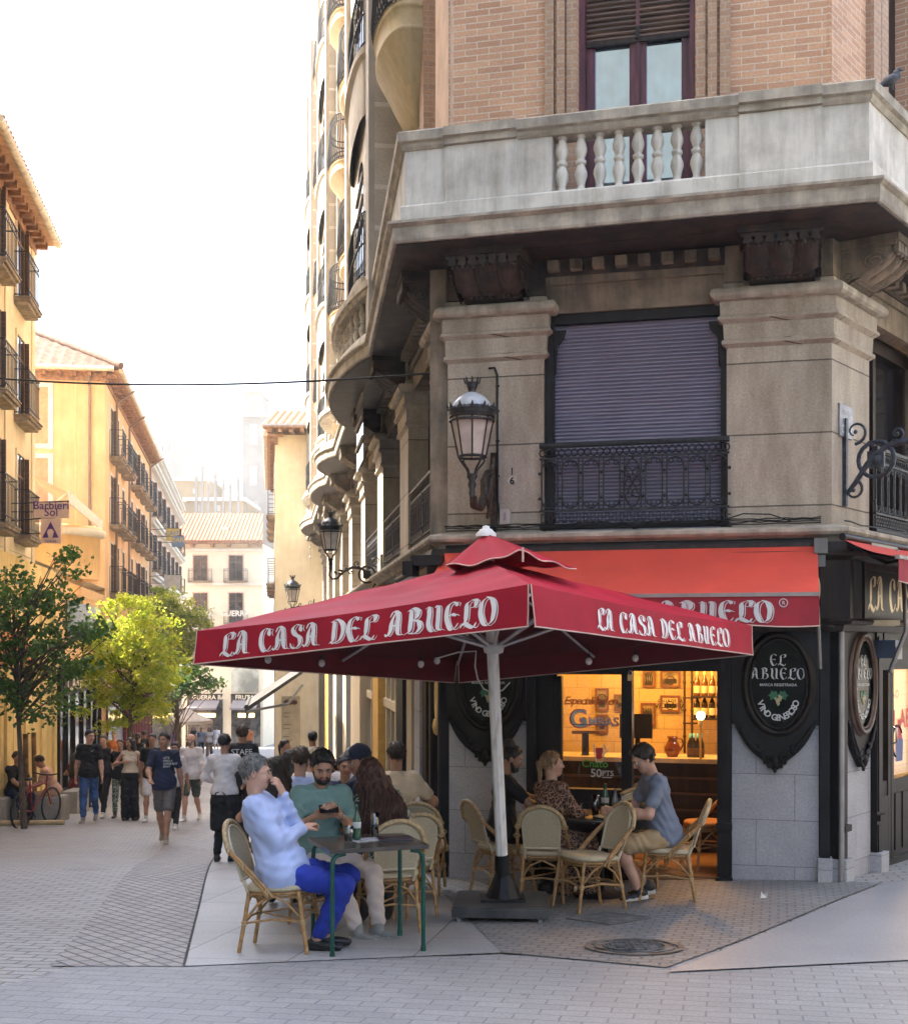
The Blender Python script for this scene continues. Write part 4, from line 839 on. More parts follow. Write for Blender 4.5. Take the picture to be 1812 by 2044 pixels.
m.tube([f2.w(.95, .3, .95), f2.w(.80, .42, .62), f2.w(.62, .50, .15), f2.w(.45, .40, -.25)], .022, 7); m.box(f2, .3, 1.05, .16, .28, .90, 1.0); m.build('crank_arm', M('arm_grey', (.16,.155,.15), .35, metal=.6), A2)
m = MB(); f2 = OF(FC, Vector(AW.location)); m.tube([f2.w(3.62, .9, .35), f2.w(3.64, .92, -.2)], .018, 6); m.box(f2, 3.60, 3.72, .2, .34, .86, 1.0); m.box(f2, 3.62, 3.70, .2, .3, .74, .85); m.build('end_bracket', MC['arm_grey'], AW)
m = MB(); m.box(f2, -.25, .06, .35, .5, .80, .90); m.box(f2, -.32, -.22, .3, .55, .70, .84); m.build('folding_arm', blk, AW)
A3 = awning(FL, .9, 4.2, .12, .62, .86, .34, .12, 'dark maroon half open awning on the left side of the building above the umbrella', None, mt=(M('maroon_cloth', (.06,.008,.014), .8), M('maroon_cloth', (.06,.008,.014), .8)))
o = thing('wall_heater', 'blue grey box lamp fixed above the street side window at the right', 'lamp', FRt.w(1.02, .2, -.02)); f2 = OF(FRt, Vector(o.location)); m = MB(); m.box(f2, .92, 1.12, .1, .30, -.12, .06); m.build('lamp_box', M('box_blue', (.05,.08,.14), .4), o); m = MB(); m.box(f2, .94, 1.10, .30, .31, -.13, -.01); m.build('lamp_front', M('box_grey', (.25,.25,.26), .4), o)
# ================================================================ big umbrella
UL, UN, UR = P(393, 1260, 10.0), P(1057, 1166, 8.26), P(1500, 1249, 10.9)
UF = UL+UR-UN; UCt = P(975, 1118, 10.45)
UM = thing('patio_umbrella', 'large dark red square umbrella with white old style writing on a wheeled base plate', 'umbrella', (.404, 10.6, gz(.404, 10.6)))
iv = Vector(UM.location)
cor = [UL, UN, UR, UF]
m = MB(); HV = [.255, .27, .245, .25]
for k in range(4):
    a, b_ = cor[k], cor[(k+1) % 4]
    def pan_(s, t, a=a, b_=b_):
        e_ = a*(1-s)+b_*s; p = e_*(1-t)+UCt*t; sag = .055*math.sin(math.pi*s)*(1-t)*(.35+t)*2; wr = .006*math.sin(s*17+t*9)*math.sin(math.pi*s)+.005*math.sin(s*7-t*21)*math.sin(math.pi*t)
        return p-iv-Vector((0, 0, sag-wr))
    m.grid(pan_, 30, 22)
cano = m.build('canopy', red_u, UM)
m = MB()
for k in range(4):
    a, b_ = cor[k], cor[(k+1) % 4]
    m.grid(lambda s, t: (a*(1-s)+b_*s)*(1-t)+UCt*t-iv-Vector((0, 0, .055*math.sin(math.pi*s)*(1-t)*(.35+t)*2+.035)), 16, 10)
m.build('canopy_shade_sheet', M('shade_maroon', (.085,.002,.006), .85, var=.1), UM)  # dark sheet added under the cloth; its colour stands for the underside's shade
def val_fn(k):
    a, b_ = cor[k], cor[(k+1) % 4]; d = (b_-a); out = Vector((d.y, -d.x, 0)).normalized()
    ctr = (UL+UR)/2
    if (a+b_)/2 @ Vector((1, 0, 0)) is None: pass
    if out.dot((a+b_)/2-ctr) < 0: out = -out
    L = d.length
    def fn(s, t):
        e_ = a+d*s; hv = HV[k]*(1-s)+HV[(k+1) % 4]*s; sag = .055*math.sin(math.pi*s)*.7*(1-t)
        fold = .012*math.sin(s*11+1.3)*t+.007*math.sin(s*29+t*2)*t
        ed = min(s, 1-s)*L; curl = .03*math.exp(-ed/.08)*t
        return e_-iv-Vector((0, 0, sag*.7+hv*t))+out*(.004+fold-curl*.5+.03*t)
    return fn, out
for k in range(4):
    fn, out = val_fn(k); m = MB(); m.grid(fn, 60, 6); m.build('valance', red_u if k < 2 else M('valance_shaded', (.12,.002,.008), .8), UM)  # far sides in darker red, shade under the canopy put into the colour
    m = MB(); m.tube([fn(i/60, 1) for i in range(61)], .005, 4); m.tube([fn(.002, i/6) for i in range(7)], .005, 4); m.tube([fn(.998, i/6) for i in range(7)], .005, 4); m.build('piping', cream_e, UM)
txt = 'LA CASA DEL ABUELO'; wt = glyph_w(txt)
lw = M('umbrella_lettering', (.80,.76,.76), .55, var=.05)
for k, s0, s1, y0, y1 in ((0, .095, .925, .86, .14), (1, .235, .86, .84, .22)):
    fn, out = val_fn(k); m = MB(); oldtext(m, txt, lambda x, y, l: fn(s0+(s1-s0)*x/wt, y0+(y1-y0)*y)+out*(.004+.0005*l), 0, nib=.20); m.build('lettering', lw, UM)
# top vent cap
cl_, cn, cr_, cf_ = P(890, 1128, 10.15), P(1035, 1098, 9.75), P(1150, 1136, 10.45), P(985, 1150, 10.9)
ap = P(970, 1064, 10.40); m = MB(); cc = [cl_, cn, cr_, cf_]
for k in range(4):
    a, b_ = cc[k], cc[(k+1) % 4]
    m.grid(lambda s, t: (a*(1-s)+b_*s)*(1-t)+ap*t-iv+Vector((0, 0, .05*math.sin(math.pi*s)*(1-t)**2*math.sin(4+k*2)+.012*math.sin(s*13)*(1-t))), 16, 10)
m.build('vent_cap', red_u, UM)
m = MB(); pts = []
for k in range(4):
    a, b_ = cc[k], cc[(k+1) % 4]; pts += [a*(1-s)+b_*s-iv+Vector((0, 0, .05*math.sin(math.pi*s)*math.sin(4+k*2)+.012*math.sin(s*13))) for s in [i/16 for i in range(16)]]
m.tube(pts, .006, 4, closed=True); m.tube([cn-iv+Vector((.03, -.01, .02)), cn-iv+Vector((.03, -.015, -.09))], .009, 4); m.build('piping', cream_e, UM)
m = MB(); m.lathe([(.085, -.03), (.08, -.005), (.055, .02), (.05, .03), (.03, .035), (.028, .055), (.0, .062)], ap-iv, 14); m.build('finial', white, UM)
pb, pt_ = Vector((.404, 10.6, gz(.404, 10.6)+.16)), P(985, 1298, 10.48)
m = MB(); m.tube([pb-iv+(pt_-pb)*.14, UCt-iv], .047, 8, smooth=False); m.build('pole', M('pole_white', (.62,.60,.58), .45, var=.2, scale=9, stretch=(3,3,.5), thr=(.35,.5)), UM)
m = MB(); m.tube([pb-iv, pb-iv+(pt_-pb)*.175], .062, 10); m.lathe([(.15, 0), (.145, .012), (.075, .18), (.062, .2)], pb-iv, 10, smooth=False); m.bx((-.19, -.15, -.01), (.17, .15, .012), org=pb-iv); m.build('pole_sleeve', blk, UM)
m = MB(); m.lathe([(.05, -.03), (.075, -.02), (.085, .02), (.085, .045), (.05, .06)], pt_-iv, 12)
m.build('hub', white, UM)
m = MB()
for k in range(8):
    e_ = cor[k//2] if k % 2 == 0 else (cor[k//2]+cor[(k//2+1) % 4])/2
    q = e_*.50+UCt*.50-Vector((0, 0, .09)); m.tube([pt_-iv+Vector((0, 0, .01)), q-iv], .016, 4); m.tube([e_-iv+Vector((0, 0, -.13 if k % 2 else -.07)), UCt-iv+Vector((0, 0, -.07))], .013, 4)
m.build('ribs', M('rib_alu', (.55,.50,.50), .4, metal=.3), UM)
m = MB(); rz = Matrix.Rotation(R(-4), 3, 'Z'); m.bx((-.40, -.36, .07), (.36, .38, .135), rot=rz); m.bx((-.385, -.345, .135), (.345, .365, .15), rot=rz); m.build('base_plate', M('base_metal', (.05,.052,.055), .38, metal=.5, var=.5, scale=3, col2=(.12,.115,.11)), UM)
for x, y in ((-.34, -.30), (.30, -.30), (-.34, .32), (.30, .32)):
    m = MB(); m.tube([rz @ Vector((x-.014, y, .035)), rz @ Vector((x+.014, y, .035))], .035, 12); m.build('caster', M('caster', (.25,.25,.25), .4), UM)
    m = MB(); m.add([rz @ Vector((x+a, y+c, z)) for a, c, z in ((-.02, -.03, .075), (.05, -.03, .075), (.022, .0, .03), (-.022, -.03, .03))], [(0, 1, 2, 3)]); m.build('caster_fork', M('steel', (.5,.5,.5), .3, metal=1), UM)
bulb = M('bulb_glass', (.55,.5,.5), .2, spec=.8)
for i, (x, y, Y) in enumerate(((535, 1317, 10.2), (642, 1324, 10.5), (840, 1326, 10.9), (872, 1319, 11.0), (1175, 1320, 10.6), (1268, 1314, 10.9))):
    o = thing('light_bulb', '%s unlit bulb hanging under the red umbrella, counted from the left' % ['first', 'second', 'third', 'fourth', 'fifth', 'sixth'][i], 'bulb', P(x, y, Y), 0, 'bulbs under the umbrella')
    m = MB(); m.ell((0, 0, 0), (.028, .028, .032), seg=10); m.build('globe', bulb, o); m = MB(); m.tube([(0, 0, .02), (0, 0, .06)], .013, 6); m.tube([(0, 0, .06), (0, 0, .13)], .003, 4); m.build('socket', blk, o)
m = MB(); o = thing('loose_cable', 'pale loose cable looped behind the umbrella pole', 'cable', P(950, 1322, 10.7)); iv2 = Vector(o.location)
m.tube([p-iv2 for p in catmull([P(950, 1320, 10.7), P(955, 1358, 10.7), P(975, 1383, 10.7), P(1003, 1380, 10.7), P(1020, 1360, 10.7)])] if False else [P(x, y, 10.7)-iv2 for x, y in ((870, 1315), (915, 1302), (950, 1300), (948, 1330), (953, 1355), (965, 1375), (983, 1384), (1003, 1378), (1018, 1362))], .006, 5); m.build('wire', white, o)
# ================================================================ lamps
lam_glass = M('lamp_frosted', (.62,.55,.48), .35, var=.12, scale=8, trans=.25)
dark_g = M('lamp_dark_green', (.018,.022,.022), .4, metal=.4, var=.4, scale=15, bump=.2); dome_w = M('lamp_dome', (.42,.44,.47), .25, var=.1)
def lantern(o, s=1.0, dome=dome_w, c=(0, 0, 0), frame=None):       # origin: foot of the glass body
    c = Vector(c); frame = frame or dark_g
    m = MB(); m.lathe([(.135*s, .02*s), (.215*s, .40*s)], c, 8, smooth=False); m.build('lamp_glass', lam_glass, o)
    m = MB()
    for r_, z in ((.14, .0), (.222, .40), (.232, .46), (.225, .36)): m.tube([c+Vector((r_*s*math.cos(a), r_*s*math.sin(a), z*s)) for a in [2*math.pi*k/16 for k in range(16)]], .013*s, 5, closed=True)
    m.lathe([(.222*s, .40*s), (.238*s, .43*s), (.238*s, .48*s), (.20*s, .50*s)], c, 16)
    for k in range(8):
        a = 2*math.pi*k/8; m.tube([c+Vector((.14*s*math.cos(a), .14*s*math.sin(a), .0)), c+Vector((.222*s*math.cos(a), .222*s*math.sin(a), .40*s))], .008*s, 4)
    for k in range(12):                                              # leaf crest round the dome
        a = 2*math.pi*k/12; b0 = c+Vector((.235*s*math.cos(a), .235*s*math.sin(a), .47*s)); m.tube([b0, b0+Vector((.02*s*math.cos(a), .02*s*math.sin(a), .06*s))], [.022*s, .004*s], 4); 
        for e_ in (-.05, .05): b1 = c+Vector((.236*s*math.cos(a+e_*3), .236*s*math.sin(a+e_*3), .47*s)); m.tube([b1, b1+Vector((.01*s, 0, .03*s))], [.014*s, .004*s], 4)
    m.build('lamp_frame', frame, o)
    m = MB(); m.lathe([(.20*s, .49*s), (.19*s, .54*s), (.14*s, .60*s), (.08*s, .635*s), (.045*s, .65*s)], c, 16); m.build('dome', dome, o)
    m = MB(); m.lathe([(.05*s, .64*s), (.04*s, .66*s), (.045*s, .69*s), (.07*s, .75*s), (.06*s, .74*s)], c, 12)
    for k in range(8): a = 2*math.pi*k/8; p = c+Vector((.066*s*math.cos(a), .066*s*math.sin(a), .74*s)); m.tube([p, p+Vector((.015*s*math.cos(a), .015*s*math.sin(a), .045*s))], [.012*s, .006*s], 4); m.ell(p+Vector((.016*s*math.cos(a), .016*s*math.sin(a), .05*s)), (.010*s,)*3, seg=5)
    m.build('crown', frame, o)
    m = MB()
    for k in range(4):
        a = 2*math.pi*k/4+.6; m.tube([c+Vector((r_*s*math.cos(a), r_*s*math.sin(a), z*s)) for r_, z in ((.14, -.0), (.155, -.03), (.13, -.06), (.07, -.12), (.04, -.18))], .011*s, 5)
    m.lathe([(.05*s, -.17*s), (.055*s, -.20*s), (.03*s, -.24*s), (.045*s, -.28*s), (.025*s, -.33*s), (.035*s, -.36*s), (.02*s, -.42*s)], c, 10); m.build('cradle', frame, o)
brz = M('lamp_bronze', (.05,.035,.025), .45, metal=.4, var=.5, scale=20, bump=.3)
lp = P(942, 912, 12.62); o = thing('wall_lantern', 'large crowned street lantern with white dome on the left stone pier', 'street lamp', lp)
lantern(o, .96, frame=M('lamp_iron', (.035,.034,.034), .45, metal=.4, var=.4, scale=20, bump=.2))
pl = FC.w(FC.ux(985, .05), .04, 0); w_ = lambda x, y, Y=13.05: P(x, y, Y)-lp
m = MB(); m.box(Fr((pl.x-lp.x, pl.y-lp.y), FC.u[:2], z=CZ-lp.z), -.03, .03, -.05, .03, 1.14, 1.95)
m.tube([w_(944, 990, 12.62), w_(946, 1008, 12.65), w_(958, 1012, 12.75), w_(968, 990, 12.85), w_(966, 960, 12.9), w_(972, 945, 12.95), w_(982, 940)], [.035, .045, .05, .045, .04, .035, .03], 8)
m.tube([w_(966, 1000, 12.8), w_(975, 985, 12.9), w_(980, 950), w_(984, 915)], [.05, .055, .04, .02], 8); m.tube([w_(972, 1035, 12.95), w_(978, 1020, 12.95), w_(976, 990, 12.95)], [.015, .03, .04], 7)
m.build('bracket', brz, o)
def scroll_bracket(o, s=1.0, mat=iron):      # in the local x (outwards) / z plane
    m = MB(); q = lambda pts: [Vector((x*s, 0, z*s)) for x, z in pts]
    m.bx((-.02*s, -.025*s, -.55*s), (.02*s, .025*s, .30*s))
    m.tube(q([(.0, -.45), (.10, -.33), (.22, -.15), (.40, .0), (.60, .03), (.78, -.06), (.92, -.20), (1.02, -.22), (1.08, -.14), (1.05, -.02)]), [s*r_ for r_ in (.02, .026, .028, .03, .03, .028, .024, .02, .02, .02)], 7)
    m.tube(q([(.30+.17*math.cos(a), -.12+.17*math.sin(a)) for a in [2*math.pi*k/18 for k in range(18)]]), .022*s, 6, closed=True)
    m.bx((.22*s, -.02*s, -.20*s), (.38*s, .02*s, -.04*s)); m.ell(q([(.30, -.12)])[0], (.07*s, .03*s, .09*s), seg=8)
    for cx, cz, r0, a0, sg in ((.10, .16, .12, -1.6, 1), (.08, -.40, .10, 1.2, -1), (.62, -.06, .08, 1.6, -1), (.86, -.10, .07, 1.0, 1), (.50, .10, .07, -1.2, 1)):
        m.tube(q([(cx+r0*(1-k/20)*math.cos(a0+sg*k*.42), cz+r0*(1-k/20)*math.sin(a0+sg*k*.42)) for k in range(15)]), [s*.018*(1-k/22) for k in range(15)], 5)
        m.ell(q([(cx, cz)])[0], (.022*s,)*3, seg=6)
    for k in range(7):
        t = k/6; m.ell(q([(.25+.7*t, .03+.05*math.sin(3*t)-.12*t)])[0], (.045*s, .02*s, .028*s), seg=6, rot=Matrix.Rotation(.6-k*.2, 3, 'Y'))
    return m.build('bracket', mat, o)
# bracket on the left facade with hanging position of the second lantern
bw_ = FL.w(7.85, .02, 1.25); o = thing('bracket_lantern', 'street lantern on a scrolled iron bracket along the left facade', 'street lamp', bw_, math.atan2(FL.n.y, FL.n.x)); scroll_bracket(o, .78, brz); lantern(o, .80, M('lamp_dome_dark', (.03,.035,.045), .3, metal=.3), (.82, 0, .30))
o = thing('bracket_lantern', 'small far street lantern on the sunny yellow building beyond the umbrella', 'street lamp', Vector((-3.6, 33.5, CZ+1.0)), math.pi); m = scroll_bracket(o, .7, brz); lantern(o, .85, M('lamp_dome_dark', (.03,.035,.045), .3), (.55, 0, .15))
o = thing('wall_bracket', 'dark scrolled iron lamp bracket with a shield on the right stone pier', 'bracket', FRt.w(.30, .02, 1.90), math.atan2(FRt.n.y, FRt.n.x)); scroll_bracket(o, 1.0, M('iron_blue', (.045,.055,.075), .45, metal=.4, var=.4, scale=15, bump=.3))
# small things on the piers
o = thing('street_plate', 'grey blue tile street plate reading CALLE DE LA CRUZ on the right pier', 'sign', FRt.w(.32, .02, 2.15)); f2 = OF(FRt, Vector(o.location))
m = MB(); m.box(f2, .16, .52, .0, .02, 2.02, 2.33); m.build('plate', M('plate_blue', (.20,.21,.25), .3, var=.3, scale=6), o)
m = MB()
for s_, h, z in (('CALLE', 2.25, .06), ('DE LA', 2.17, .055), ('CRUZ', 2.055, .11)): ftext(m, s_, lambda a, c: f2.w(.34+a, .023, h+c), size=z, align='CENTER', bold=.015)
m.build('lettering', wsign, o)
o = thing('tile_plate', 'small cream tile plate on the side of the left stone pier', 'sign', FL.w(.65, .0, 2.1)); f2 = OF(FL, Vector(o.location)); m = MB(); m.box(f2, .50, .92, .0, .02, 1.95, 2.28); m.build('plate', M('tile_cream', (.50,.42,.28), .4, var=.35, scale=8), o)
o = thing('house_number', 'painted house number 16 on the left stone pier beside the lantern', 'number', FC.w(X(1022), .003, 1.8)); f2 = OF(FC, Vector(o.location)); u = X(1022)
m = MB(); ftext(m, '1', lambda a, c: f2.w(u+a, .002, 1.73+c), size=.10, align='CENTER', bold=.02); m.build('digit', blk, o); m = MB(); ftext(m, '6', lambda a, c: f2.w(u+a, .0045, 1.635+c), size=.10, align='CENTER', bold=.03); m.build('digit', blk, o)
m = MB(); m.add([f2.w(u+.045*math.cos(a), .002, 1.67+.045*math.sin(a)) for a in [2*math.pi*k/16 for k in range(16)]], [tuple(range(16))]); m.build('number_disc', M('disc_cream', (.45,.40,.33), .6), o)
o = thing('switch_box', 'small grey electric switch box at the foot of the left stone pier', 'switch box', FC.w(X(1010), .0, 1.3)); f2 = OF(FC, Vector(o.location)); u = X(1010)
m = MB(); m.box(f2, u-.052, u+.052, .0, .06, 1.22, 1.38); m.build('box', M('box_beige', (.42,.36,.33), .5), o); m = MB(); m.box(f2, u-.012, u+.012, .06, .08, 1.27, 1.34); m.build('switch', M('box_grey', (.25,.25,.26), .4), o)
o = thing('street_cable', 'thin dark cable crossing the sky from the left to the stone pier', 'cable', P(985, 735, 13.2)); iv2 = Vector(o.location); a, b_ = P(986, 733, 13.2), P(-420, 700, 18.5)
m = MB(); m.tube([a.lerp(b_, i/30)-iv2-Vector((0, 0, .62*4*(i/30)*(1-i/30)*.5)) for i in range(31)], .012, 5)
m.tube([p-iv2 for p in (P(975, 735, 13.18), P(987, 734, 13.15), P(992, 748, 13.12), P(993, 1000, 13.12), P(998, 1040, 13.12))], .012, 6); m.build('wire', blk, o)
for y in (770, 820, 880, 950): m = MB(); p = P(993, y, 13.12)-iv2; m.tube([p-Vector((.02, 0, 0)), p+Vector((.02, 0, 0))], .012, 5); m.build('clip', blk, o)
# manhole and drain
def disc_cover(x, y, rx, name, label, cat):
    c = G(x, y); o = thing(name, label, cat, (c.x, c.y, c.z+.018)); return o, c
sl_ = lambda X_, Y_, c: gz(c.x+X_, c.y+Y_)-c.z
o, c = disc_cover(1266, 1895, 100, 'manhole_cover', 'round cast iron manhole cover in the paving at the front', 'manhole'); steel_d = M('cast_cover', (.12,.115,.11), .6, metal=.15, var=.5, scale=12, bump=.4)
m = MB(); pt2 = lambda r_, a, z=0: Vector((r_*math.cos(a), r_*math.sin(a), sl_(r_*math.cos(a), r_*math.sin(a), c)+z))
for r0, r1, z in ((.30, .345, .004), (.0, .285, .0)):
    m.add([pt2(r_, 2*math.pi*k/40, z) for r_ in (r0+1e-4, r1) for k in range(40)], [(k, 40+k, 40+(k+1) % 40, (k+1) % 40) for k in range(40)])
for r_ in (.21, .275): m.tube([pt2(r_, 2*math.pi*k/36, .004) for k in range(36)], .006, 4, closed=True)
for i in range(-5, 6):
    w2 = math.sqrt(max(0, .20**2-(i*.036)**2)); m.tube([Vector((i*.036, y, sl_(i*.036, y, c)+.004)) for y in (-w2, 0, w2)], .007, 4)
for i in (-2, -1, 0, 1, 2): w2 = math.sqrt(.2**2-(i*.07)**2); m.tube([Vector((x, i*.07, sl_(x, i*.07, c)+.004)) for x in (-w2, 0, w2)], .006, 4)
m.build('cover', steel_d, o)
o, c = disc_cover(1215, 1838, 70, 'drain_grate', 'square ribbed drain grate set diagonally beside the chairs', 'drain'); rz = Matrix.Rotation(R(40), 3, 'Z'); m = MB()
for i in range(-7, 8): p, q = rz @ Vector((i*.033, -.25, 0)), rz @ Vector((i*.033, .25, 0)); m.tube([p+Vector((0, 0, sl_(p.x, p.y, c))), q+Vector((0, 0, sl_(q.x, q.y, c)))], .010, 4)
m.build('grate', M('grate_grey', (.16,.155,.15), .7, var=.3, scale=9), o)
o = thing('paper_scrap', 'crumpled white paper scrap lying on the paving at the right', 'litter', G(1524, 1798)+Vector((0, 0, .02))); m = MB(); m.add([(-.03, 0, 0), (.03, .01, 0), (.035, .0, .05), (0, .02, .03), (-.02, 0, .06)], [(0, 1, 3), (1, 2, 3), (0, 3, 4)]); m.build('paper', white, o)
# pigeon on the coping
pg = FB.w(WB, -.15, 4.965); q = P(1779, 190, 11.6); rr_ = FRt.w(.32, .55, 4.966); o = thing('pigeon', 'dark grey pigeon perched on the balcony corner coping at the top right', 'pigeon', Vector((q.x, 11.62, CZ+4.968)))
m = MB(); m.ell((0, 0, .085), (.085, .045, .05), seg=10, rot=Matrix.Rotation(-.5, 3, 'Y')); m.ell((.055, 0, .135), (.035, .03, .05), seg=8, rot=Matrix.Rotation(-.2, 3, 'Y')); m.ell((.07, 0, .175), (.026, .022, .024), seg=8)
m.tube([(.09, 0, .175), (.112, 0, .168)], [.008, .002], 5); m.tube([(-.05, 0, .06), (-.14, 0, .02)], [.03, .014], 5)
for s_ in (-.015, .015): m.tube([(.01, s_, .045), (.015, s_, .0), (.035, s_, .0)], .005, 4)
m.build('body', M('pigeon_grey', (.05,.055,.07), .6, var=.6, scale=18), o)
# ================================================================ left side of the street
FA = Fr((-4.83, 0), (-.1587, .9873))      # facade line of the left side, u runs away from us, n points to the street
yelw = stone('plaster_yellow', (.80,.60,.24), (.74,.53,.20), dirt=(.40,.25,.08), amt=.4, scale=.8, bump=.15)
yels = stone('plaster_sand', (.78,.66,.42), (.74,.60,.36), dirt=(.4,.28,.14), amt=.3, scale=.8, bump=.15)
orw = stone('plaster_orange', (.76,.50,.235), (.70,.45,.20), dirt=(.42,.24,.10), amt=.35, scale=.6, bump=.15)
wht = stone('plaster_white', (.70,.66,.56), (.62,.58,.50), dirt=(.40,.36,.30), amt=.35, scale=.8, bump=.1)
palew = stone('plaster_pale', (.66,.56,.40), (.60,.51,.36), dirt=(.42,.35,.25), amt=.35, scale=.7, bump=.1)
brn = M('shutter_brown', (.11,.058,.03), .6, var=.4, scale=5, stretch=(1,1,9)); raft = M('rafter_wood', (.30,.16,.085), .7, var=.35, scale=8)
dglassw = M('window_dark', (.035,.03,.028), .12, spec=.8, var=.6, scale=2)
tile = M('roof_tile', (.10,.052,.034), .85, var=.35, scale=4, col2=(.17,.10,.068)); tile_b = M('roof_tile_orange', (.22,.065,.024), .8, var=.2, scale=3)
zinc_g = M('gutter', (.62,.54,.40), .5, var=.2)
def rail_simple(fr, a, c, n, z0, hgt=.95, mat=None, sp=.15, sides=.45, r=.0075):
    m = MB()
    for z in (z0+.05, z0+.16, z0+hgt-.14, z0+hgt): m.box(fr, a, c, n-.012, n+.012, z-.012, z+.012)
    for k in range(int((c-a)/sp)+1):
        u = a+k*sp; m.box(fr, u-r, u+r, n-r, n+r, z0, z0+hgt)
    for u in (a, c):
        for z in (z0+.05, z0+hgt): m.box(fr, u-.012, u+.012, n-sides, n, z-.012, z+.012)
        for k in range(int(sides/sp)): m.box(fr, u-r, u+r, n-sides+k*sp-r, n-sides+k*sp+r, z0, z0+hgt)
    return m
def window(fr, uc, z, w_, h, parent, trim=wht, shut=True, balc=True, open_=.6, n=0, bw=.3, proj=.45, glassm=None):
    m = MB(); t = .09
    m.box(fr, uc-w_/2-t, uc-w_/2, n, n+.03, z, z+h+t); m.box(fr, uc+w_/2, uc+w_/2+t, n, n+.03, z, z+h+t); m.box(fr, uc-w_/2, uc+w_/2, n, n+.03, z+h, z+h+t)
    o = m.build('window', trim, parent); open_ = open_*.45
    m = MB(); m.box(fr, uc-w_/2, uc+w_/2, n-.02, n+.004, z, z+h); m.build('pane', glassm or dglassw, o)
    m = MB()
    for u in (uc-w_/2, uc-.03, uc+w_/2-.06): m.box(fr, u, u+.06, n+.004, n+.018, z, z+h)
    m.box(fr, uc-w_/2, uc+w_/2, n+.004, n+.018, z+h*.72, z+h*.72+.05); m.build('frame', brn, o)
    if shut:
        for s_ in (1,):
            m = MB(); u = uc+s_*w_/2; a, c = sorted((u, u+s_*.05)); m.box(fr, a, c, n+.02, n+.02+open_*w_/2*1.6, z+.02, z+h-.02)
            for k in range(int(h/.09)): m.box(fr, a-.006, c+.006, n+.05, n+open_*w_/2*1.6-.02, z+.06+k*.09, z+.10+k*.09)
            m.build('shutter', brn, o)
    if balc:
        b = MB(); b.box(fr, uc-w_/2-bw, uc+w_/2+bw, n, n+proj, z-.10, z-.02); b.box(fr, uc-w_/2-bw+.03, uc+w_/2+bw-.03, n, n+proj-.06, z-.17, z-.10); b.box(fr, uc-w_/2-bw-.03, uc+w_/2+bw+.03, n, n+proj+.03, z-.035, z-.015)
        bo = b.build('balcony', M('balcony_stone', (.28,.22,.15), .8, var=.3), parent)
        rail_simple(fr, uc-w_/2-bw+.03, uc+w_/2+bw-.03, n+proj-.04, z-.02, sides=proj-.05).build('railing', iron, bo)
    return o
def eave(fr, a, c, h, parent, ov=.75, step=.42, both=False, tilem=tile, rh=.16):
    m = MB(); k = int((c-a)/step)
    for i in range(k+1): u = a+i*(c-a)/max(1, k); m.box(fr, u-.07, u+.07, 0, ov-.12, h-.02, h+.13)
    m.box(fr, a-.1, c+.1, -.1, .05, h-.15, h+.14)
    m.build('rafter_ends', raft, parent); m = MB(); m.box(fr, a-.3, c+.3, -.3, ov, h+.14, h+.20); m.build('eave_board', M('eave_board', (.48,.28,.15), .7, var=.2), parent)
    m = MB(); m.tube([fr.w(a-.35, ov+.06, h+.20), fr.w(c+.35, ov+.06, h+.20)], .085, 8)
    for i in range(int((c-a)/.8)+1): u = a+i*.8; m.tube([fr.w(u, ov+.06, h+.20), fr.w(u+.03, ov+.06, h+.20)], .095, 8)
    m.build('gutter', zinc_g, parent)
def roof_slope(fr, a, c, n0, n1, h0, h1, parent, mat=tile, cut=0, pitch=.22):
    """half-round tile rows running down the slope from ridge (n1,h1) to eave (n0,h0)"""
    m = MB(); k = int((c-a)/pitch)
    def fn(s, t):
        u = a+(c-a)*s; ph = (u/pitch) % 1; b = .05*abs(math.sin(math.pi*ph)); aa = a+cut*t; cc = c
        return fr.w(aa+(cc-aa)*s, n0+(n1-n0)*t, h0+(h1-h0)*t+b+.02*((t*9) % 1))
    m.grid(fn, min(400, k*6), 18, smooth=False); return m.build('roof', mat, parent)
# unseen neighbours outside the picture; the left one is raised to shade the square
NB = thing('unseen_plaster_house', 'unseen plain plaster house left of the picture, raised to shade the square', 'building', FA.w(8, 0, 0)); fz = OF(FA, Vector(NB.location))
m = MB(); m.box(fz, -18, 23.4, -10, 0, -6, 21); m.build('wall', yels, NB)
for u in (2, 6, 10, 14):
    for z in (2.3, 5.0, 7.6): window(fz, u, z, 1.0, 1.8, NB)
OB = thing('brick_apartment', 'brick apartment house across the right hand street, right of the picture', 'building', (14, 12, 0)); fo = Fr((10.8, 6.9), (.6, .8)); fo.n = -fo.n; fo.n = Vector((-.8, .6, 0)); fz = OF(fo, Vector(OB.location))
m = MB(); m.box(fz, -9, 34, -8, 0, -6, 9); m.build('wall', stone('plaster_grey', (.42,.41,.38), (.36,.35,.33), amt=.4), OB)
for u in (-6, -2, 2, 6, 10, 14, 18, 22):
    for z in (-1.8, 1.6, 4.9): window(fz, u, z, 1.1, 2.0, OB)
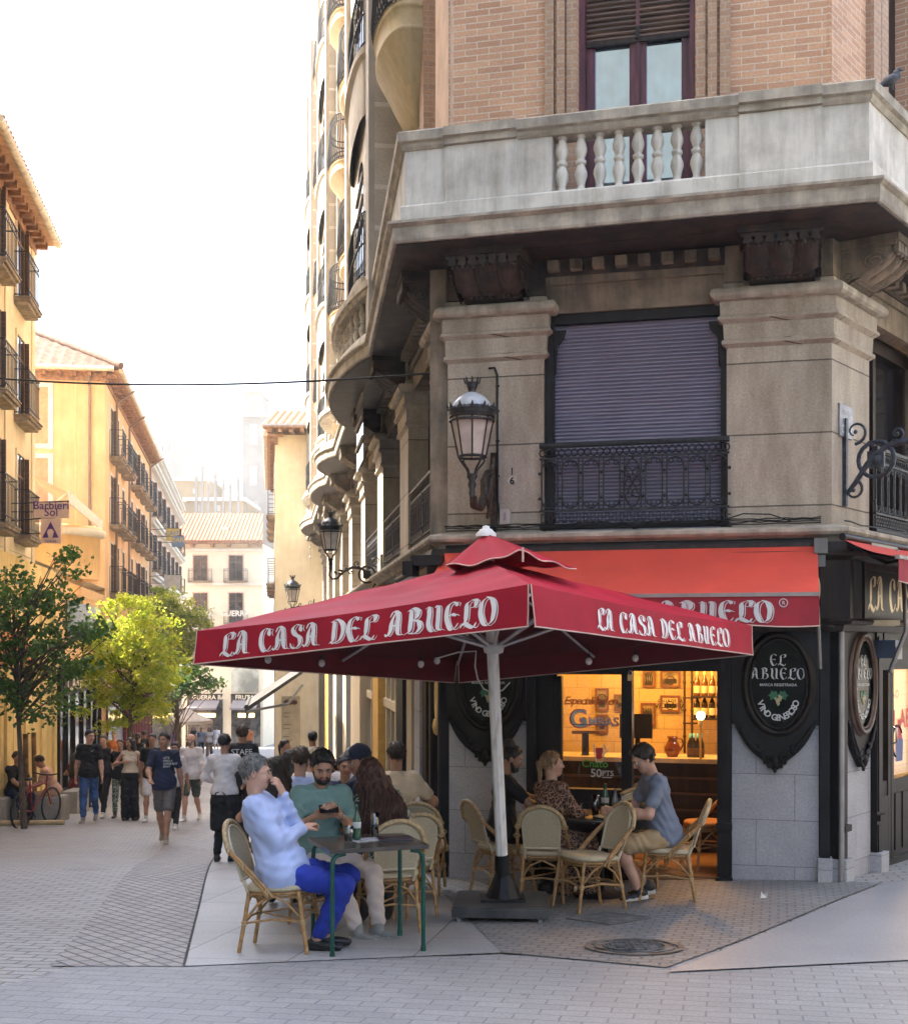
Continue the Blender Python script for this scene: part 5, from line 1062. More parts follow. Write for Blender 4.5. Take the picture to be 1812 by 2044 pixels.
# house A: yellow house with iron balconies
HA = thing('yellow_house', 'bright yellow plaster house with iron balconies and a raftered eave at the left edge', 'building', FA.w(25, 0, 0)); fz = OF(FA, Vector(HA.location))
m = MB(); m.box(fz, 23.5, 30.4, -9, 0, -7, 9.25); 
for u in (26.55, 29.9): m.box(fz, u-.05, u+.35, 0, .03, 1.9, 9.2)
m.build('wall', yels, HA)
m = MB(); m.box(fz, 23.5, 33.6, 0, .02, -7, 1.9)
for u in (24.4, 26.6, 28.9, 31.2, 33.2): m.box(fz, u-.22, u+.22, .02, .08, -7, 1.6)
m.box(fz, 30.4, 33.6, -7, 0, -7, 1.6); m.build('ground_floor_wall', yelw, HA)
for z in (-.1, 2.35, 4.88, 7.35):
    for u in (25.55, 28.35):
        if z > 0: window(fz, u, z, .92, 1.75, HA, trim=yels, open_=.3, proj=.34)
eave(fz, 23.6, 30.3, 9.15, HA, ov=.42); m = MB(); m.box(fz, 23.5, 30.8, -4, .45, 9.36, 9.42); m.build('roof', tile, HA)
m = MB()
for k in range(32): m.tube([fz.w(23.6+k*.24, .50, 9.46), fz.w(23.6+k*.24, -1.5, 10.2)], .08, 6)
m.build('roof_tiles', tile, HA)
for u in (25.5, 28.0): window(fz, u, -2.2, 1.0, 2.2, HA, trim=yelw, shut=False, balc=False)
# white moulded cornice over the shops and the low orange terrace house C
HC = thing('terrace_house', 'low orange house with white curved cornice and a roof terrace between the two tall houses', 'building', FA.w(37, 0, 0)); fz = OF(FA, Vector(HC.location))
p = lambda u, n: tuple(fz.w(u, n, 0)[:2])
m = MB(); m.box(fz, 30.45, 45.4, -8, 0, -7, 1.75); m.build('wall', orw, HC)
m = MB(); m.sweep([p(46.5, .02), p(22, .02)], [(0, 1.45), (.08, 1.46), (.10, 1.60), (.28, 1.68), (.32, 1.80), (.32, 1.90), (0, 1.98)], z0=fz.o.z); m.build('cornice', wht, HC)
m = MB(); c0 = fz.w(38.0, -.9, 1.9); m.lathe([(1.55, 0), (1.55, 1.25), (1.66, 1.27), (1.70, 1.42), (1.60, 1.5), (1.0, 1.5)], c0, 20); m.build('round_parapet', [orw], HC)
m = MB(); m.lathe([(1.57, 1.20), (1.68, 1.24), (1.72, 1.40), (1.60, 1.49)], c0, 20); m.build('parapet_moulding', wht, HC)
m = MB(); m.add([fz.w(33.5, -1.0, 4.6), fz.w(41.5, -1.0, 4.6), fz.w(41.5, .35, 3.9), fz.w(33.5, .35, 3.9)], [(0, 1, 2, 3)]); m.box(fz, 33.5, 41.5, .33, .36, 3.65, 3.95)
for u in (33.6, 41.4): m.box(fz, u-.04, u+.04, -1.0, -.9, 1.9, 4.6); m.tube([fz.w(u, .3, 3.9), fz.w(u, -.9, 2.9)], .03, 5)
m.build('terrace_awning', M('awning_white', (.68,.62,.52), .8), HC)
m = MB(); m.box(fz, 30.5, 45.3, -8, -3.0, 1.75, 5.2); m.build('set_back_wall', orw, HC)
m = MB(); m.box(fz, 33.7, 43.5, .0, .05, -6.4, -1.2); m.build('shop_window', dglassw, HC)
m = MB()
for u in (33.7, 35.2, 36.7, 38.6, 40.4, 42, 43.4): m.box(fz, u-.07, u+.07, .05, .12, -6.4, -1.2)
m.box(fz, 33.6, 43.6, .05, .12, -3.9, -3.75); m.box(fz, 33.6, 43.6, .03, .16, -1.3, -.55); m.build('shop_frame', blk, HC)
m = MB(); m.box(fz, 35.5, 43, .02, .06, .25, 1.25); m.build('upper_window', dglassw, HC)
SG = thing('shop_sign', 'black fascia sign with white CARMEN lettering on the low orange house', 'sign', fz.w(38.5, .17, -.9)+HC.location*0+Vector(HC.location)); f5 = OF(FA, Vector(SG.location))
m = MB(); m.box(f5, 34, 43.4, .16, .20, -1.28, -.58); m.build('board', blk, SG)
m = MB(); ftext(m, 'CARMEN', lambda a, c: f5.w(34.4+a*1.9, .21, -1.18+c), size=.62, bold=.015, sp=1.15); m.build('lettering', lit, SG)
SG = thing('shop_sign', 'orange red lettered shop sign behind the dark tree on the yellow house', 'sign', FA.w(28, .1, -.2)); f5 = OF(FA, Vector(SG.location)); m = MB(); ftext(m, 'RESTAURANTE', lambda a, c: f5.w(19.5+a*1.5, .12, -.35+c), size=.95, bold=.03); m.build('lettering', M('sign_orange', (.62,.12,.03), .5), SG)
# house B: orange corner house
HB = thing('orange_house', 'orange plaster house with white framed blind panels and a brown tiled hip roof', 'building', FA.w(50, 0, 0)); fz = OF(FA, Vector(HB.location)); y0 = 45.6
m = MB(); m.box(fz, y0, 67, -14, 0, -9, 9.45); m.build('wall', orw, HB)
fe = Fr(tuple(fz.w(y0, 0, 0)[:2]), tuple((-FA.n)[:2]), z=fz.o.z)   # end wall frame: u to the left, n should face the camera
fe.n = -FA.u
for z0, z1, x1 in ((6.95, 8.9, 0), (4.7, 6.45, 0)):
    m = MB(); a, c = 1.72, 6.5
    m.box(fe, a, a+.17, 0, .03, z0, z1); m.box(fe, a, c, 0, .031, z0-.17, z0); m.box(fe, a, c, 0, .031, z1, z1+.17); m.build('panel_frame', wht, HB)
    m = MB(); m.box(fe, a+.17, c, -.02, .008, z0, z1); m.build('blind_panel', M('panel_tan', (.52,.32,.16), .8, var=.1), HB)
m = MB(); m.tube([fe.w(.55, .12, 9.5), fe.w(.52, .12, 9.2), fe.w(.5, .06, 8.9), fe.w(.5, .06, -3)], .05, 8); m.build('downpipe', M('pipe_brown', (.25,.17,.11), .5), HB)
m = MB(); m.box(fe, .95, 1.0, 0, .01, 2, 9.4); m.build('wall_joint', yelw, HB)
cols = [47.9, 50.1, 52.4, 56.4, 58.9, 61.6, 64.6]
for z in (1.92, 4.38, 6.82):
    for i, u in enumerate(cols): window(fz, u, z, .95, 1.8, HB, shut=(i in (0, 4, 5)), open_=.35, bw=.25, proj=.5)
eave(fz, y0, 67, 9.30, HB, ov=.52, step=.5); eave(fe, 0, 12, 9.30, HB, ov=.45, step=.5)
m = MB()
for u in (54.3, 66.4, 48.9): m.tube([fz.w(u, .75, 9.5), fz.w(u, .1, 9.0), fz.w(u, .06, -3)], .05, 6)
m.build('downpipe', MC['pipe_brown'], HB)
# hip roof with rows of half round tiles
m = MB(); P0, P1, P2, P3 = fe.w(-.6, .55, 9.5), fe.w(12, .55, 9.5), fe.w(12, -3.6, 12.0), fe.w(4.2, -3.6, 12.0)
def hip(s, t):
    a = P0.lerp(P3, t); b_ = P1.lerp(P2, t); u = (a.lerp(b_, s)-P0).dot((P1-P0).normalized()); return a.lerp(b_, s)+Vector((0, 0, .09*abs(math.sin(math.pi*u/.36))+.03*((t*12) % 1)))
m.grid(hip, 260, 24, smooth=False); Q1, Q2 = fz.w(67.5, .6, 9.5), fz.w(62, -4.2, 12.0)
def hip2(s, t):
    a = P0.lerp(P3, t); b_ = Q1.lerp(Q2, t); u = (a.lerp(b_, s)-P0).dot((Q1-P0).normalized()); return a.lerp(b_, s)+Vector((0, 0, .09*abs(math.sin(math.pi*u/.36))))
m.grid(hip2, 300, 12, smooth=False, flip=True); m.tube([P0+Vector((0, 0, .1)), P3+Vector((0, 0, .1))], .13, 6); m.build('roof', tile, HB)
m = MB(); m.box(fe, 6.2, 8.2, -6.5, -4.8, 10.9, 12.1); m.build('chimney', palew, HB)
m = MB(); m.box(fz, 46, 52, .02, .08, -6.5, -1.5); m.build('shop_window', dglassw, HB); m = MB(); m.box(fz, 52, 66, .02, .10, -7.5, -1.2)
for i in range(16): m.box(fz, 52+i*.9, 52.2+i*.9, .1, .16, -7.5, -1.4)
m.build('red_shop_front', M('shop_red', (.20,.02,.015), .5), HB)
# house D: ornate pale house
HD = thing('ornate_house', 'pale ornate house with stacked mouldings beyond the orange house', 'building', FA.w(80, 0, 0)); fz = OF(FA, Vector(HD.location))
m = MB(); m.box(fz, 67.2, 100, -12, 0, -11, 10.6); m.build('wall', palew, HD); m = MB()
for z in (.8, 3.6, 6.4, 9.3, 10.3): m.box(fz, 67, 100.3, 0, .35, z, z+.16); m.box(fz, 67, 100.2, 0, .22, z-.14, z)
m.build('moulding', wht, HD)
for z in (1.2, 4.0, 6.8):
    for u in (69.5, 73.5, 77.5, 82, 87, 92, 97): window(fz, u, z, 1.1, 1.9, HD, open_=.4, bw=.35)
m = MB(); m.box(fz, 67.5, 99, .05, .12, -9, -2); m.build('shop_window', dglassw, HD)
# end of the street: cream guest house facing us
YH = 105.0; fh = Fr(((359-HX)/FP*YH, YH), (1, 0)); K_ = YH/FP; px = lambda x: (x-359)*K_; hy_ = lambda y: (HY-y)*K_
HG = thing('guest_house', 'cream guest house with orange tiled roof closing the end of the street', 'building', fh.w(0, 0, 0)); fz = OF(fh, Vector(HG.location))
m = MB(); m.box(fz, -4, px(525), -8, 0, -10.5, hy_(1086)); m.build('wall', stone('plaster_cream', (.70,.62,.46), (.66,.58,.42), dirt=(.5,.42,.3), amt=.2, scale=.5, bump=.05), HG)
for yb, yt in ((1159, 1109), (1243, 1184)):
    for xc in (400, 471): window(fz, px(xc), hy_(yb), 28*K_, (yb-yt)*K_, HG, shut=False, bw=.4, proj=.4, trim=palew)
m = MB()
for y in (1166, 1098, 1255): m.box(fz, -4, px(526), 0, .15, hy_(y)-.1, hy_(y)+.1)
m.build('moulding', wht, HG)
m = MB(); m.box(fz, -4.2, px(527), 0, .7, hy_(1086), hy_(1086)+.25)
for x in (385, 425, 458, 500, 520, 350): m.box(fz, px(x)-.12, px(x)+.12, 0, .65, hy_(1092), hy_(1086))
m.build('eave', raft, HG)
m = MB(); a0, a1, b0, b1 = fz.w(-4.5, .9, hy_(1081)), fz.w(px(527), .9, hy_(1081)), fz.w(-4.5, -4.2, hy_(1030)+.6), fz.w(px(510), -4.2, hy_(1030)+.6)
def rf_(s, t):
    q = a0.lerp(b0, t).lerp(a1.lerp(b1, t), s); return q+Vector((0, 0, .07*abs(math.sin(math.pi*q.x/.30))))
m.grid(rf_, 200, 10, smooth=False); m.build('roof', tile_b, HG)
m = MB(); m.box(fz, px(440), px(452), -1.6, -1.0, hy_(1066), hy_(1050)); m.build('roof_light', wht, HG)
for xc, nm in ((400, 'HOSTAL'), (471, 'GUERRA')):
    o = thing('balcony_sign', 'white block letters %s on the lower balcony of the cream guest house' % nm, 'sign', fh.w(px(xc), .5, hy_(1230)), 0); m = MB(); ftext(m, nm, lambda a, c: Vector((a, -.02, c)), size=.62, align='CENTER', bold=.03); m.build('lettering', wht, o)
m = MB()
for x0, x1 in ((375, 445), (462, 520)): m.box(fz, px(x0), px(x1), .02, .1, -10, hy_(1405)); m.box(fz, px(x0), px(x1), .02, .3, hy_(1405), hy_(1385))
m.build('shop_window', dglassw, HG)
m = MB(); a_, c_ = px(484), px(532); m.box(fz, px(462), px(516), .02, .06, hy_(1382), hy_(1342))
m.add([fz.w(px(489)+27*K_*math.cos(t), .06, hy_(1342)+10*K_*math.sin(t)) for t in [math.pi*i/12 for i in range(13)]], [tuple(range(13))[::-1]]); m.build('arched_window', M('window_sky', (.35,.36,.30), .3, var=.4, scale=.8), HG)
for i, (x0, x1) in enumerate(((380, 440), (466, 518))):
    o = thing('shop_awning', 'grey shop awning on the %s side of the cream guest house' % ('left', 'right')[i], 'awning', fh.w(px((x0+x1)/2), .5, hy_(1405)), 0, 'grey awnings at the end of the street'); f6 = OF(fh, Vector(o.location)); m = MB()
    m.add([f6.w(px(x0), .1, hy_(1396)), f6.w(px(x1), .1, hy_(1396)), f6.w(px(x1), 1.8, hy_(1411)), f6.w(px(x0), 1.8, hy_(1411))], [(0, 1, 2, 3)]); m.box(f6, px(x0), px(x1), 1.78, 1.8, hy_(1415), hy_(1411)); m.build('cloth', M('awning_grey', (.17,.16,.17), .8), o)
    m = MB(); ftext(m, ('GUERRA BAR', 'FRUTAS')[i], lambda a, c: f6.w(px(x0)+.2+a, .35, hy_(1396)+c), size=.5, bold=.02); m.build('lettering', lit, o)
    m = MB(); m.box(f6, px(x0)+.4, px(x1)-.4, .12, .16, hy_(1432), hy_(1424)); m.build('lit_menu_panel', emis('shop_light', (1, .65, .2), 1.5), o)
# far pale houses, chimneys and a church
farw = M('far_white', (.24,.23,.215), .9, var=.12, scale=.5); farc = M('far_cream', (.25,.19,.115), .9, var=.15, scale=.5)
def slabhouse(name, label, cat, x0, x1, yt, Y, dp, mat, wins=(), g=None, extra=None):
    f7 = Fr(((x0-HX)/FP*Y, Y), (1, 0)); k = Y/FP; o = thing(name, label, cat, f7.w(0, 0, 0), 0, g); f8 = OF(f7, Vector(o.location))
    m = MB(); m.box(f8, 0, (x1-x0)*k, -dp, 0, -14, (HY-yt)*k); m.build('wall', mat, o); m = MB(); m.box(f8, -.3, (x1-x0)*k+.3, -dp, .35, (HY-yt)*k, (HY-yt)*k+.35); m.build('parapet', wht, o)
    for wx0, wx1, wy0, wy1 in wins: m = MB(); m.box(f8, (wx0-x0)*k, (wx1-x0)*k, 0, .06, (HY-wy1)*k, (HY-wy0)*k); m.build('window', M('window_pale', (.30,.29,.28), .3), o)
    return o, f8, k
slabhouse('white_tower_block', 'tall white block rising behind the cream guest house', 'building', 484, 640, 832, 150, 12, farw, [(498, 514, 846, 888), (498, 514, 930, 970), (505, 516, 1000, 1030), (560, 575, 900, 940)])
slabhouse('white_tower_block', 'small white roof block on top behind the tall white block', 'building', 489, 522, 782, 160, 6, farw)
slabhouse('pale_house', 'pale yellow house with chimneys behind the orange tiled roof', 'building', 372, 486, 1000, 135, 10, farc, [(390, 398, 1008, 1020), (430, 440, 1008, 1020)])
slabhouse('pale_house', 'pale narrow house between the church and the chimneys', 'building', 340, 420, 960, 140, 8, farc, [(385, 391, 975, 985)])
for i, (x, yt, wd3) in enumerate(((392, 955, 5), (404, 935, 5), (416, 965, 4), (430, 950, 5), (446, 960, 4), (460, 970, 5), (476, 958, 5))):
    Y = 130; k = Y/FP; o = thing('chimney', '%s chimney from the left above the orange tiled roof' % ['first', 'second', 'third', 'fourth', 'fifth', 'sixth', 'seventh'][i], 'chimney', Vector(((x-HX)*k, Y, CZ+(HY-1030)*k)), 0, 'chimneys above the far roof')
    m = MB(); hh = (1030-yt)*k; m.bx((-wd3*k/2, -.2, 0), (wd3*k/2, .2, hh)); m.build('shaft', farw, o); m = MB(); m.bx((-wd3*k*.8, -.3, hh), (wd3*k*.8, .3, hh+.25)); m.bx((-wd3*k*.3, -.1, hh+.25), (wd3*k*.3, .1, hh+.7)); m.build('cap', M('chimney_cap', (.35,.3,.26), .7), o)
o = thing('church', 'faint pale church with two pinnacled towers above the roofs', 'church', Vector(((330-HX)/FP*210, 210, CZ))); k = 210/FP; m = MB()
m.bx((-2.0, -3, -14), (3.6, 3, (HY-905)*k))
for x, yt in ((306, 862), (320, 880), (333, 868), (346, 855)):
    xx = (x-330)*k; zb = (HY-905)*k; zt = (HY-yt)*k; m.bx((xx-.45, -.6, zb), (xx+.45, .6, zb+(zt-zb)*.55)); m.lathe([(.5, zb+(zt-zb)*.55), (.0, zt)], (xx, 0, 0), 4, smooth=False)
m.build('tower', farw, o); m = MB()
for x in (310, 322, 335, 346): m.bx(((x-330)*k-.3, -3.05, (HY-930)*k), ((x-330)*k+.3, -3.0, (HY-912)*k))
m.build('bell_opening', M('window_pale', (.30,.29,.28), .3), o)
# right side far: yellow house E and taller tiled house F
fE = Fr(((549-HX)/FP*48, 48), (1, 0)); HE = thing('gold_house', 'sunlit gold coloured house with brown raftered eave beyond the corner building', 'building', fE.w(0, 0, 0)); fz = OF(fE, Vector(HE.location)); k = 48/FP
m = MB(); m.box(fz, 0, 4, -9, 0, -8, (HY-868)*k); m.build('wall', yels, HE)
fs = Fr(tuple(fz.w(0, 0, 0)[:2]), (-.139, .99), z=fz.o.z); fs.n = Vector((-.99, -.139, 0))
m = MB(); m.box(fs, 0, 16, -1, 0, -9, (HY-868)*k); m.build('side_wall', palew, HE)
for z in (-.2, 2.4, 5.0):
    for u in (2.2, 5.4, 8.6, 12): window(fs, u, z, 1.0, 1.9, HE, shut=False, bw=.4, proj=.3)
eave(fs, 0, 16, (HY-880)*k, HE, ov=.30); 
m = MB()
for i in range(11): m.box(fz, -.2+i*.4, -.05+i*.4, 0, .7, (HY-868)*k, (HY-868)*k+.14)
m.box(fz, -.35, 4.5, -9, .8, (HY-868)*k+.14, (HY-868)*k+.22); m.build('eave_boards', raft, HE)
m = MB(); m.grid(lambda s, t: fz.w(-.35+4.85*s, .9-3*t, (HY-868)*k+.24+1.0*t+.06*abs(math.sin(math.pi*(s*5.4)/.3))), 110, 6, smooth=False); m.build('roof', tile_b, HE)
fF = Fr(((596-HX)/FP*46.5, 53), (1, 0)); HF = thing('tiled_house', 'tall house of which only a steep orange tiled roof edge shows beyond the stone bays', 'building', fF.w(0, 0, 0)); fz = OF(fF, Vector(HF.location)); k = 53/FP
m = MB(); m.box(fz, .9, 7, -8, 0, -8, (HY-735)*k); m.build('wall', palew, HF)
m = MB(); m.grid(lambda s, t: fz.w(.35*(1-t)*0+.25*t+3*s, .8-3.2*t, (HY-728)*k+3.3*t+.09*abs(math.sin(math.pi*(t*9)))), 6, 90, smooth=False); m.box(fz, -.05, 4, -3, .82, (HY-735)*k, (HY-729)*k); m.build('roof', tile_b, HF)
# far umbrella, boards and hanging signs
def hang_sign(x0, x1, y0, y1, Y, label, mat, lines, tmat, th=.06, rot=0, wall=None, sz=.3):
    k = Y/FP; o = thing('hanging_sign', label, 'sign', P((x0+x1)/2, (y0+y1)/2, Y), rot); w2, h2 = (x1-x0)*k/2, (y1-y0)*k/2
    m = MB(); m.bx((-w2, -th/2, -h2), (w2, th/2, h2)); m.build('board', mat, o); m = MB()
    for s_, z, s2 in lines: ftext(m, s_, lambda a, c: Vector((a, -th/2-.006, z*h2+c)), size=s2, align='CENTER', bold=.012)
    m.build('lettering', tmat, o) if lines else None
    m = MB(); m.tube([(-w2-.7 if wall != 'r' else w2+.7, 0, h2*.8), (w2 if wall != 'r' else -w2, 0, h2+.03)], .015, 5)
    m.tube([(-w2-.7 if wall != 'r' else w2+.7, 0, -h2*.2), (-w2 if wall != 'r' else w2, 0, -h2*.2)], .012, 5); m.build('arm', iron, o); return o
tan = M('sign_tan', (.66,.46,.33), .6, var=.08); pur = M('sign_purple', (.10,.03,.16), .5)
s1 = hang_sign(68, 138, 1003, 1034, 27, 'tan hanging sign reading Barbieri Sol above the left trees', tan, [('Barbieri', .12, .235), ('Sol', -.75, .235)], pur)
s2 = hang_sign(82, 122, 1035, 1085, 27, 'small tan sign with a purple triangle emblem under the Barbieri Sol sign', tan, [('CHICAS', -.92, .07)], pur)
m = MB(); tri = lambda pts: [Vector((a, -.038, c)) for a, c in pts]
m.add(tri([(-.17, -.14), (.17, -.14), (0, .19)]), [(0, 1, 2)]); m.build('emblem', pur, s2); m = MB(); m.add([Vector((.07*math.cos(a), -.042, -.03+.07*math.sin(a))) for a in [math.pi*i/8 for i in range(9)]]+[Vector((-.04, -.042, -.14)), Vector((.04, -.042, -.14))], [tuple(range(11))]); m.build('emblem_window', tan, s2)
hang_sign(331, 358, 1055, 1080, 62, 'faded yellow and blue hanging sign high at the pale ornate house', M('sign_yellow', (.55,.45,.12), .5), [('CAFE', -.1, .3)], M('sign_bluec', (.15,.25,.38), .5))
hang_sign(343, 368, 1070, 1092, 60, 'blue and yellow hanging sign just below the faded yellow one', M('sign_bluec', (.15,.25,.38), .5), [('BAR', -.1, .3)], M('sign_yellow', (.55,.45,.12), .5))
hang_sign(328, 360, 1148, 1175, 60, 'pale grey hanging sign over the bright tree', M('sign_pale', (.45,.5,.48), .5), [], None)
hang_sign(573, 596, 1474-70, 1498-70, 60, 'small yellow hotel sign beyond the black awning', M('sign_lemon', (.62,.58,.25), .5), [], None, wall='r')
o = thing('awning', 'black shop awning seen edge on over the far terrace tables', 'awning', P(600, 1345, 31)); iv2 = Vector(o.location); m = MB(); a, b_ = P(604, 1338, 30)-iv2, P(492, 1412, 29)-iv2; dv = Vector((-.139, .99, 0))*5
for q in range(1): m.add([a, b_, b_+dv, a+dv, a-Vector((0, 0, .08)), b_-Vector((0, 0, .10)), b_+dv-Vector((0, 0, .10)), a+dv-Vector((0, 0, .08))], [(0, 1, 2, 3), (7, 6, 5, 4), (0, 4, 5, 1), (1, 5, 6, 2)])
m.tube([b_, b_+dv], .06, 6); m.box(Fr((b_.x, b_.y), (-.139, .99), z=0), 0, 5, -.02, .02, b_.z-.28, b_.z); m.build('cloth', M('awning_black', (.03,.028,.025), .7, var=.5, scale=2), o)
m = MB(); m.tube([a-Vector((0, 0, .35)), (a+b_)/2-Vector((-.3, 0, .35)), b_-Vector((0, 0, .1))], .03, 6); m.build('arm', MC['arm_grey'], o)
o = thing('menu_board', 'tall cream menu board with a brown emblem beyond the terrace tables', 'sign', P(581, 1482, 30)); k = 30/FP; m = MB(); m.bx((-18.5*k, -.04, -.95), (18.5*k, .04, 92*k)); m.build('board', M('board_cream', (.42,.34,.22), .6, var=.1), o)
m = MB(); rr = random.Random(4)
for i in range(7): m.ell(((i-3)*.042, -.05, 80*k), (.028, .01, .05+.02*(i % 2)), seg=6)
for i in range(14):
    z = 66*k-i*.09; 
    if i % 3: m.bx((-.17, -.044, z), (-.17+.12+.18*rr.random(), -.0405, z+.012))
m.build('lettering', M('brown_ink', (.09,.03,.02), .6), o)
o = thing('patio_umbrella', 'white umbrella over the far terrace under the trees', 'umbrella', XY(372, 52)); z0 = P(372, 1438, 52).z-o.location.z; m = MB(); m.lathe([(1.05, z0-.12), (1.05, z0), (.5, z0+.25), (0, z0+.5)], (0, 0, 0), 8, smooth=False); m.build('canopy', M('canvas_white', (.62,.58,.50), .8), o); m = MB(); m.tube([(0, 0, 0), (0, 0, z0+.4)], .03, 6); m.build('pole', iron, o)
# ================================================================ trees
def leafmat(name, c1, c2, tr=.5):
    m, n, b, N, L = nmat(name); out = n.nodes['Material Output']; b.inputs['Roughness'].default_value = .5
    tc = N('ShaderNodeTexCoord'); no = N('ShaderNodeTexNoise'); no.inputs['Scale'].default_value = 3.5; no.inputs['Detail'].default_value = 4; L(tc.outputs['Object'], no.inputs[0]); cr = N('ShaderNodeValToRGB'); L(no.outputs[0], cr.inputs[0])
    cr.color_ramp.elements[0].position = .38; cr.color_ramp.elements[1].position = .62; cr.color_ramp.elements[0].color = (*c1, 1); cr.color_ramp.elements[1].color = (*c2, 1); L(cr.outputs[0], b.inputs['Base Color'])
    t = N('ShaderNodeBsdfTranslucent'); L(cr.outputs[0], t.inputs[0]); mx = N('ShaderNodeMixShader'); mx.inputs[0].default_value = tr; L(b.outputs[0], mx.inputs[1]); L(t.outputs[0], mx.inputs[2]); L(mx.outputs[0], out.inputs[0]); return m
bark = M('bark', (.10,.075,.055), .9, var=.4, scale=14, stretch=(3,3,.6), bump=.6)
def tree(name, label, base, top_z, crown, nleaf, ls, lm, seed, trunk_r=.06, lobes=None, maple=False):
    """crown: list of (cx,cy,cz,rx,ry,rz) blobs relative to base"""
    rr = random.Random(seed); o = thing(name, label, 'tree', base); t = MB(); zc = min(c[2] for c in crown)
    lean = rr.uniform(-.05, .05); trunk = [(lean*i, 0, top_z*i/8) for i in range(9)]; t.tube(trunk, [trunk_r*(1-.09*i) for i in range(9)], 8)
    tips = []
    for c in crown:
        for _ in range(5):
            z1 = rr.uniform(.45, .9)*top_z; e_ = Vector((c[0]+rr.uniform(-.8, .8)*c[3], c[1]+rr.uniform(-.8, .8)*c[4], c[2]+rr.uniform(-.6, .8)*c[5])); s_ = Vector((lean*8*z1/top_z, 0, min(z1, e_.z-.1))); md = s_.lerp(e_, .5)+Vector((rr.uniform(-.1, .1), rr.uniform(-.1, .1), .08))
            t.tube([s_, md, e_], [trunk_r*.38, trunk_r*.22, trunk_r*.08], 5); tips.append((s_, md, e_))
    t.build('trunk', bark, o); V = []; F = []
    sizes = [c[3]*c[4]*c[5] for c in crown]; tot = sum(sizes); clumps = []; NCL = 190
    for c, sz in zip(crown, sizes):
        for _ in range(max(6, int(NCL*sz/tot))):
            while True:
                p = Vector((rr.uniform(-1, 1), rr.uniform(-1, 1), rr.uniform(-1, 1)))
                if .3 < p.length < 1: break
            clumps.append((Vector((c[0]+p.x*c[3], c[1]+p.y*c[4], c[2]+p.z*c[5])), rr.uniform(.10, .26)*max(c[3], .7)))
    for i in range(nleaf):
        cp, cr2 = rr.choice(clumps); p = cp+Vector((rr.gauss(0, 1), rr.gauss(0, 1), rr.gauss(0, .6)))*cr2*(.70 if not maple else .95)
        a = Vector((rr.gauss(0, 1), rr.gauss(0, 1), rr.gauss(-.4, .6))).normalized(); b = a.cross(Vector((rr.gauss(0, 1), rr.gauss(0, 1), rr.gauss(0, 1)))).normalized(); s = ls*rr.uniform(.6, 1.25); k = len(V)
        if maple: sh = [(0, -.5), (.32, -.42), (.5, -.05), (.25, .02), (.3, .35), (0, .6), (-.3, .35), (-.25, .02), (-.5, -.05), (-.32, -.42)]
        else: sh = [(0, -.6), (.3, 0), (0, .6), (-.3, 0)]
        V += [p+b*(x*s)+a*(y*s) for x, y in sh]; F.append(tuple(range(k, k+len(sh))))
    m = MB(); m.add(V, F); m.build('crown', lm, o, uv=False); return o
dk = leafmat('leaf_dark', (.035,.10,.02), (.11,.21,.04), .42); brt = leafmat('leaf_bright', (.24,.34,.02), (.56,.56,.06), .6); mid = leafmat('leaf_mid', (.13,.21,.02), (.42,.44,.05), .55)
Y = 24; k = Y/FP; bx_, by_, bz_ = XY(48, Y); zz = lambda y, Y: (HY-y)*Y/FP+CZ-gz((0-HX)/FP*Y, Y)
cr_ = [((x-48)*k, dy, zz(y, Y), rx*k, .9, ry*k) for x, y, rx, ry, dy in ((70, 1400, 95, 45, 0), (30, 1330, 90, 60, .3), (115, 1310, 75, 55, -.2), (60, 1240, 95, 55, 0), (150, 1270, 60, 28, .1), (40, 1175, 70, 50, 0), (110, 1190, 45, 40, .2), (132, 1120, 22, 34, 0), (180, 1255, 42, 16, 0), (-40, 1280, 70, 110, 0))]
tree('street_tree', 'dark green young street tree at the left edge beside the parked bicycle', (bx_, by_, bz_), zz(1200, Y), cr_, 5400, .085, dk, 3, .062, maple=True)
Y = 33; k = Y/FP; b3 = XY(256, Y); zg = CZ-b3[2]; zz2 = lambda y, Y, b3: (HY-y)*Y/FP+CZ-b3[2]
cr_ = [((x-256)*k, dy, zz2(y, Y, b3), rx*k, .9, ry*k) for x, y, rx, ry, dy in ((255, 1305, 100, 85, 0), (205, 1340, 62, 75, .2), (315, 1340, 58, 80, 0), (262, 1238, 85, 45, 0), (215, 1415, 70, 40, 0), (300, 1405, 60, 40, .1))]
tree('street_tree', 'bright yellow green sunlit street tree in the middle of the street', b3, zz2(1290, Y, b3), cr_, 22000, .085, brt, 5, .085)
Y = 44; k = Y/FP; b3 = XY(360, Y)
cr_ = [((x-360)*k, dy, zz2(y, Y, b3), rx*k, .9, ry*k) for x, y, rx, ry, dy in ((340, 1250, 72, 68, 0), (378, 1285, 52, 65, .2), (318, 1205, 48, 30, 0), (335, 1310, 45, 55, 0))]
tree('street_tree', 'olive green street tree standing behind the bright one', b3, zz2(1260, Y, b3), cr_, 14000, .105, mid, 8, .085)
Y = 39; k = Y/FP; b3 = XY(352, Y)
cr_ = [((x-352)*k, dy, zz2(y, Y, b3), rx*k, .5, ry*k) for x, y, rx, ry, dy in ((385, 1355, 45, 28, 0), (350, 1375, 35, 25, .2), (425, 1365, 22, 14, 0), (330, 1400, 20, 15, 0))]
tree('street_tree', 'small dark green tree with spreading twigs left of the umbrella corner', b3, zz2(1370, Y, b3), cr_, 1500, .13, dk, 9, .05)
